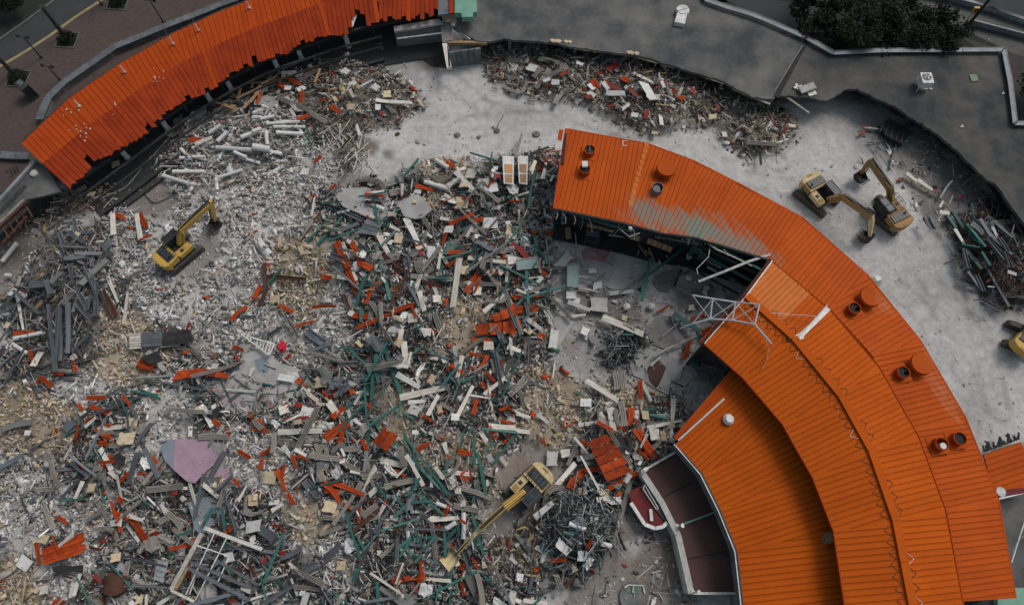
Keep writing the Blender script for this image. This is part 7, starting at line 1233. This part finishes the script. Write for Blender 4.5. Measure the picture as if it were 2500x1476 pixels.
# ------------------------------------------------------------------ fine rubble nobody could count
BOXF = np.array([[0, 1, 5, 4], [1, 2, 6, 5], [2, 3, 7, 6], [3, 0, 4, 7], [4, 5, 6, 7]])
UBX = np.array([[-.5, -.5, -.5], [.5, -.5, -.5], [.5, .5, -.5], [-.5, .5, -.5], [-.5, -.5, .5], [.5, -.5, .5], [.5, .5, .5], [-.5, .5, .5]])
m_ = bpy.data.materials.new('mixed_rubble'); m_.use_nodes = True; n_ = m_.node_tree.nodes; a_ = n_.new('ShaderNodeAttribute'); a_.attribute_name = 'soil'; m_.node_tree.links.new(a_.outputs['Color'], n_['Principled BSDF'].inputs['Base Color']); n_['Principled BSDF'].inputs['Roughness'].default_value = .85; n_['Principled BSDF'].inputs['Specular IOR Level'].default_value = .2; M['mixed'] = m_
PAL = {'mix': [((.32, .32, .305), 26), ((.15, .152, .15), 24), ((.045, .048, .048), 24), ((.50, .485, .45), 14), ((.34, .27, .18), 7), ((.30, .045, .015), 2), ((.03, .11, .09), 2.5), ((.56, .55, .53), 6)],
       'pale': [((.54, .53, .51), 40), ((.36, .345, .32), 26), ((.22, .21, .20), 16), ((.44, .36, .25), 8), ((.64, .64, .62), 14), ((.08, .08, .08), 6), ((.38, .06, .02), .6)],
       'tan': [((.46, .37, .25), 26), ((.33, .27, .18), 20), ((.42, .40, .37), 20), ((.20, .17, .13), 14), ((.55, .52, .47), 12), ((.36, .05, .015), 1.2)],
       'dirt': [((.20, .18, .15), 28), ((.34, .32, .29), 18), ((.34, .25, .14), 12), ((.07, .065, .06), 20), ((.52, .52, .50), 11), ((.26, .03, .02), 3), ((.12, .09, .06), 10)],
       'cols': [((.42, .41, .39), 28), ((.24, .23, .22), 24), ((.60, .60, .58), 18), ((.09, .09, .09), 14), ((.34, .26, .17), 6), ((.36, .06, .02), 1.5)],
       'girder': [((.17, .165, .16), 30), ((.06, .065, .07), 26), ((.30, .28, .25), 18), ((.45, .42, .37), 8), ((.3, .2, .1), 5)],
       'wire': [((.17, .185, .185), 30), ((.04, .045, .045), 44), ((.36, .38, .38), 14), ((.03, .1, .085), 6)], 'dark': [((.08, .065, .055), 34), ((.03, .03, .03), 28), ((.17, .15, .14), 14), ((.12, .04, .03), 10), ((.3, .28, .26), 5)],
       'floor': [((.33, .32, .30), 34), ((.18, .175, .17), 24), ((.5, .5, .48), 14), ((.06, .06, .06), 10), ((.34, .26, .16), 5)], 'clear': [((.36, .34, .31), 30), ((.2, .185, .165), 26), ((.5, .49, .47), 12)], 'sparse': [((.34, .33, .31), 30), ((.15, .145, .14), 30), ((.5, .49, .47), 12), ((.06, .06, .06), 12)], 'dust': [((.40, .395, .38), 30), ((.2, .2, .19), 8)]}
DENS = dict(mix=24, pale=34, tan=26, dirt=22, cols=18, girder=16, wire=14, dark=16, floor=5, clear=4, sparse=6, dust=.9)
def rubble(name, label, per, size, aspect, flat, lift, zscale, seed):
    r = np.random.default_rng(seed); A = 120 * 72; N = int(A * per); x = r.uniform(-58, 62, N); y = r.uniform(-8, 62, N); px, py = proj(x, y, 0.0); jx = px + r.normal(0, 9, N); jy = py + r.normal(0, 9, N); z = zone_at(jx, jy)
    dn = np.zeros(len(ZT)); 
    for k, v in DENS.items(): dn[ZI[k]] = v * zscale.get(k, 1) / 34
    clump = np.clip(fbm(x, y, 1.8, 3) * 2.2 - .35, .15, 1.3); keep = (r.random(N) < dn[z] * clump) & (px > -25) & (px < 2525) & (py > -25) & (py < 1505); x, y, z = x[keep], y[keep], z[keep]; N = len(x)
    h = np.array([0.0] * N); fi = np.clip(((x - GX[0]) / .27), 0, nx - 2).astype(int); fj = np.clip(((y - GY[0]) / .27), 0, ny - 2).astype(int); h = hz[fj, fi]
    s = size[0] * np.exp(r.normal(0, size[1], N)); s = np.clip(s, size[0] * .35, size[0] * 4); asp = np.exp(r.uniform(np.log(aspect[0]), np.log(aspect[1]), N)); dims = np.stack([s * asp, s, s * r.uniform(flat[0], flat[1], N)], -1)
    v = UBX[None] * dims[:, None] ; v = v * (1 + r.uniform(-.42, .3, v.shape) * np.array([.4, 1, 1])); a = r.uniform(0, 6.283, N); p = r.normal(0, .35, N); q = r.normal(0, .35, N); ca, sa, cp, sp, cq, sq = np.cos(a), np.sin(a), np.cos(p), np.sin(p), np.cos(q), np.sin(q)
    X, Y, Z = v[..., 0], v[..., 1], v[..., 2]; Y, Z = Y * cq[:, None] - Z * sq[:, None], Y * sq[:, None] + Z * cq[:, None]; X, Z = X * cp[:, None] - Z * sp[:, None], X * sp[:, None] + Z * cp[:, None]; X, Y = X * ca[:, None] - Y * sa[:, None], X * sa[:, None] + Y * ca[:, None]
    V_ = np.stack([X + x[:, None], Y + y[:, None], Z + (h + lift * r.random(N) * (dn[z] > .3))[:, None]], -1).reshape(-1, 3); F_ = (BOXF[None] + (np.arange(N) * 8)[:, None, None]).reshape(-1, 4); col = np.zeros((N, 3))
    for k, pl_ in PAL.items():
        idx = np.where(z == ZI[k])[0]
        if len(idx): cs = np.array([c for c, _ in pl_]); w = np.array([b for _, b in pl_], float); col[idx] = cs[r.choice(len(cs), len(idx), p=w / w.sum())]
    col = np.clip(col * r.uniform(.7, 1.25, (N, 1)) * r.uniform(.95, 1.05, (N, 3)), 0, .8); me = np_mesh(name, V_, F_, np.repeat(col, 8, 0), M['mixed']); o = bpy.data.objects.new(name, me); COL.objects.link(o); tag(o, label, 'rubble', kind='stuff'); print(name, N)
rubble('fine_rubble', 'fine broken masonry and plaster crumbs covering the demolition ground', 26, (.11, .5), (1, 2.6), (.15, .7), .18, {}, 1)
rubble('splintered_scrap', 'countless small splinters and strips of wood and metal between the larger debris', 9, (.07, .4), (4, 16), (.3, .8), .6, dict(mix=1.5, pale=.55, tan=.6, cols=1.6, dirt=1.3, clear=.25, floor=.8, wire=5, dark=2.0, dust=.1, girder=1.5), 2)
rubble('mid_sized_rubble', 'fist to head sized lumps and board scraps mixed through the rubble', 5.0, (.21, .4), (1, 3.6), (.08, .4), .35, dict(mix=.75, pale=.5, tan=.6, wire=.3, clear=.15, floor=.5, dust=.0, sparse=.4), 3)
rubble('wire_tangle', 'tangled thin rods and wires of the dark scrap heap and debris gaps', 7, (.045, .3), (18, 55), (.6, 1), 1.1, dict(mix=.35, pale=.05, tan=.05, cols=.3, dirt=.35, clear=.02, floor=.5, wire=9, dark=2.5, dust=.05, girder=.8, sparse=1.2), 4)
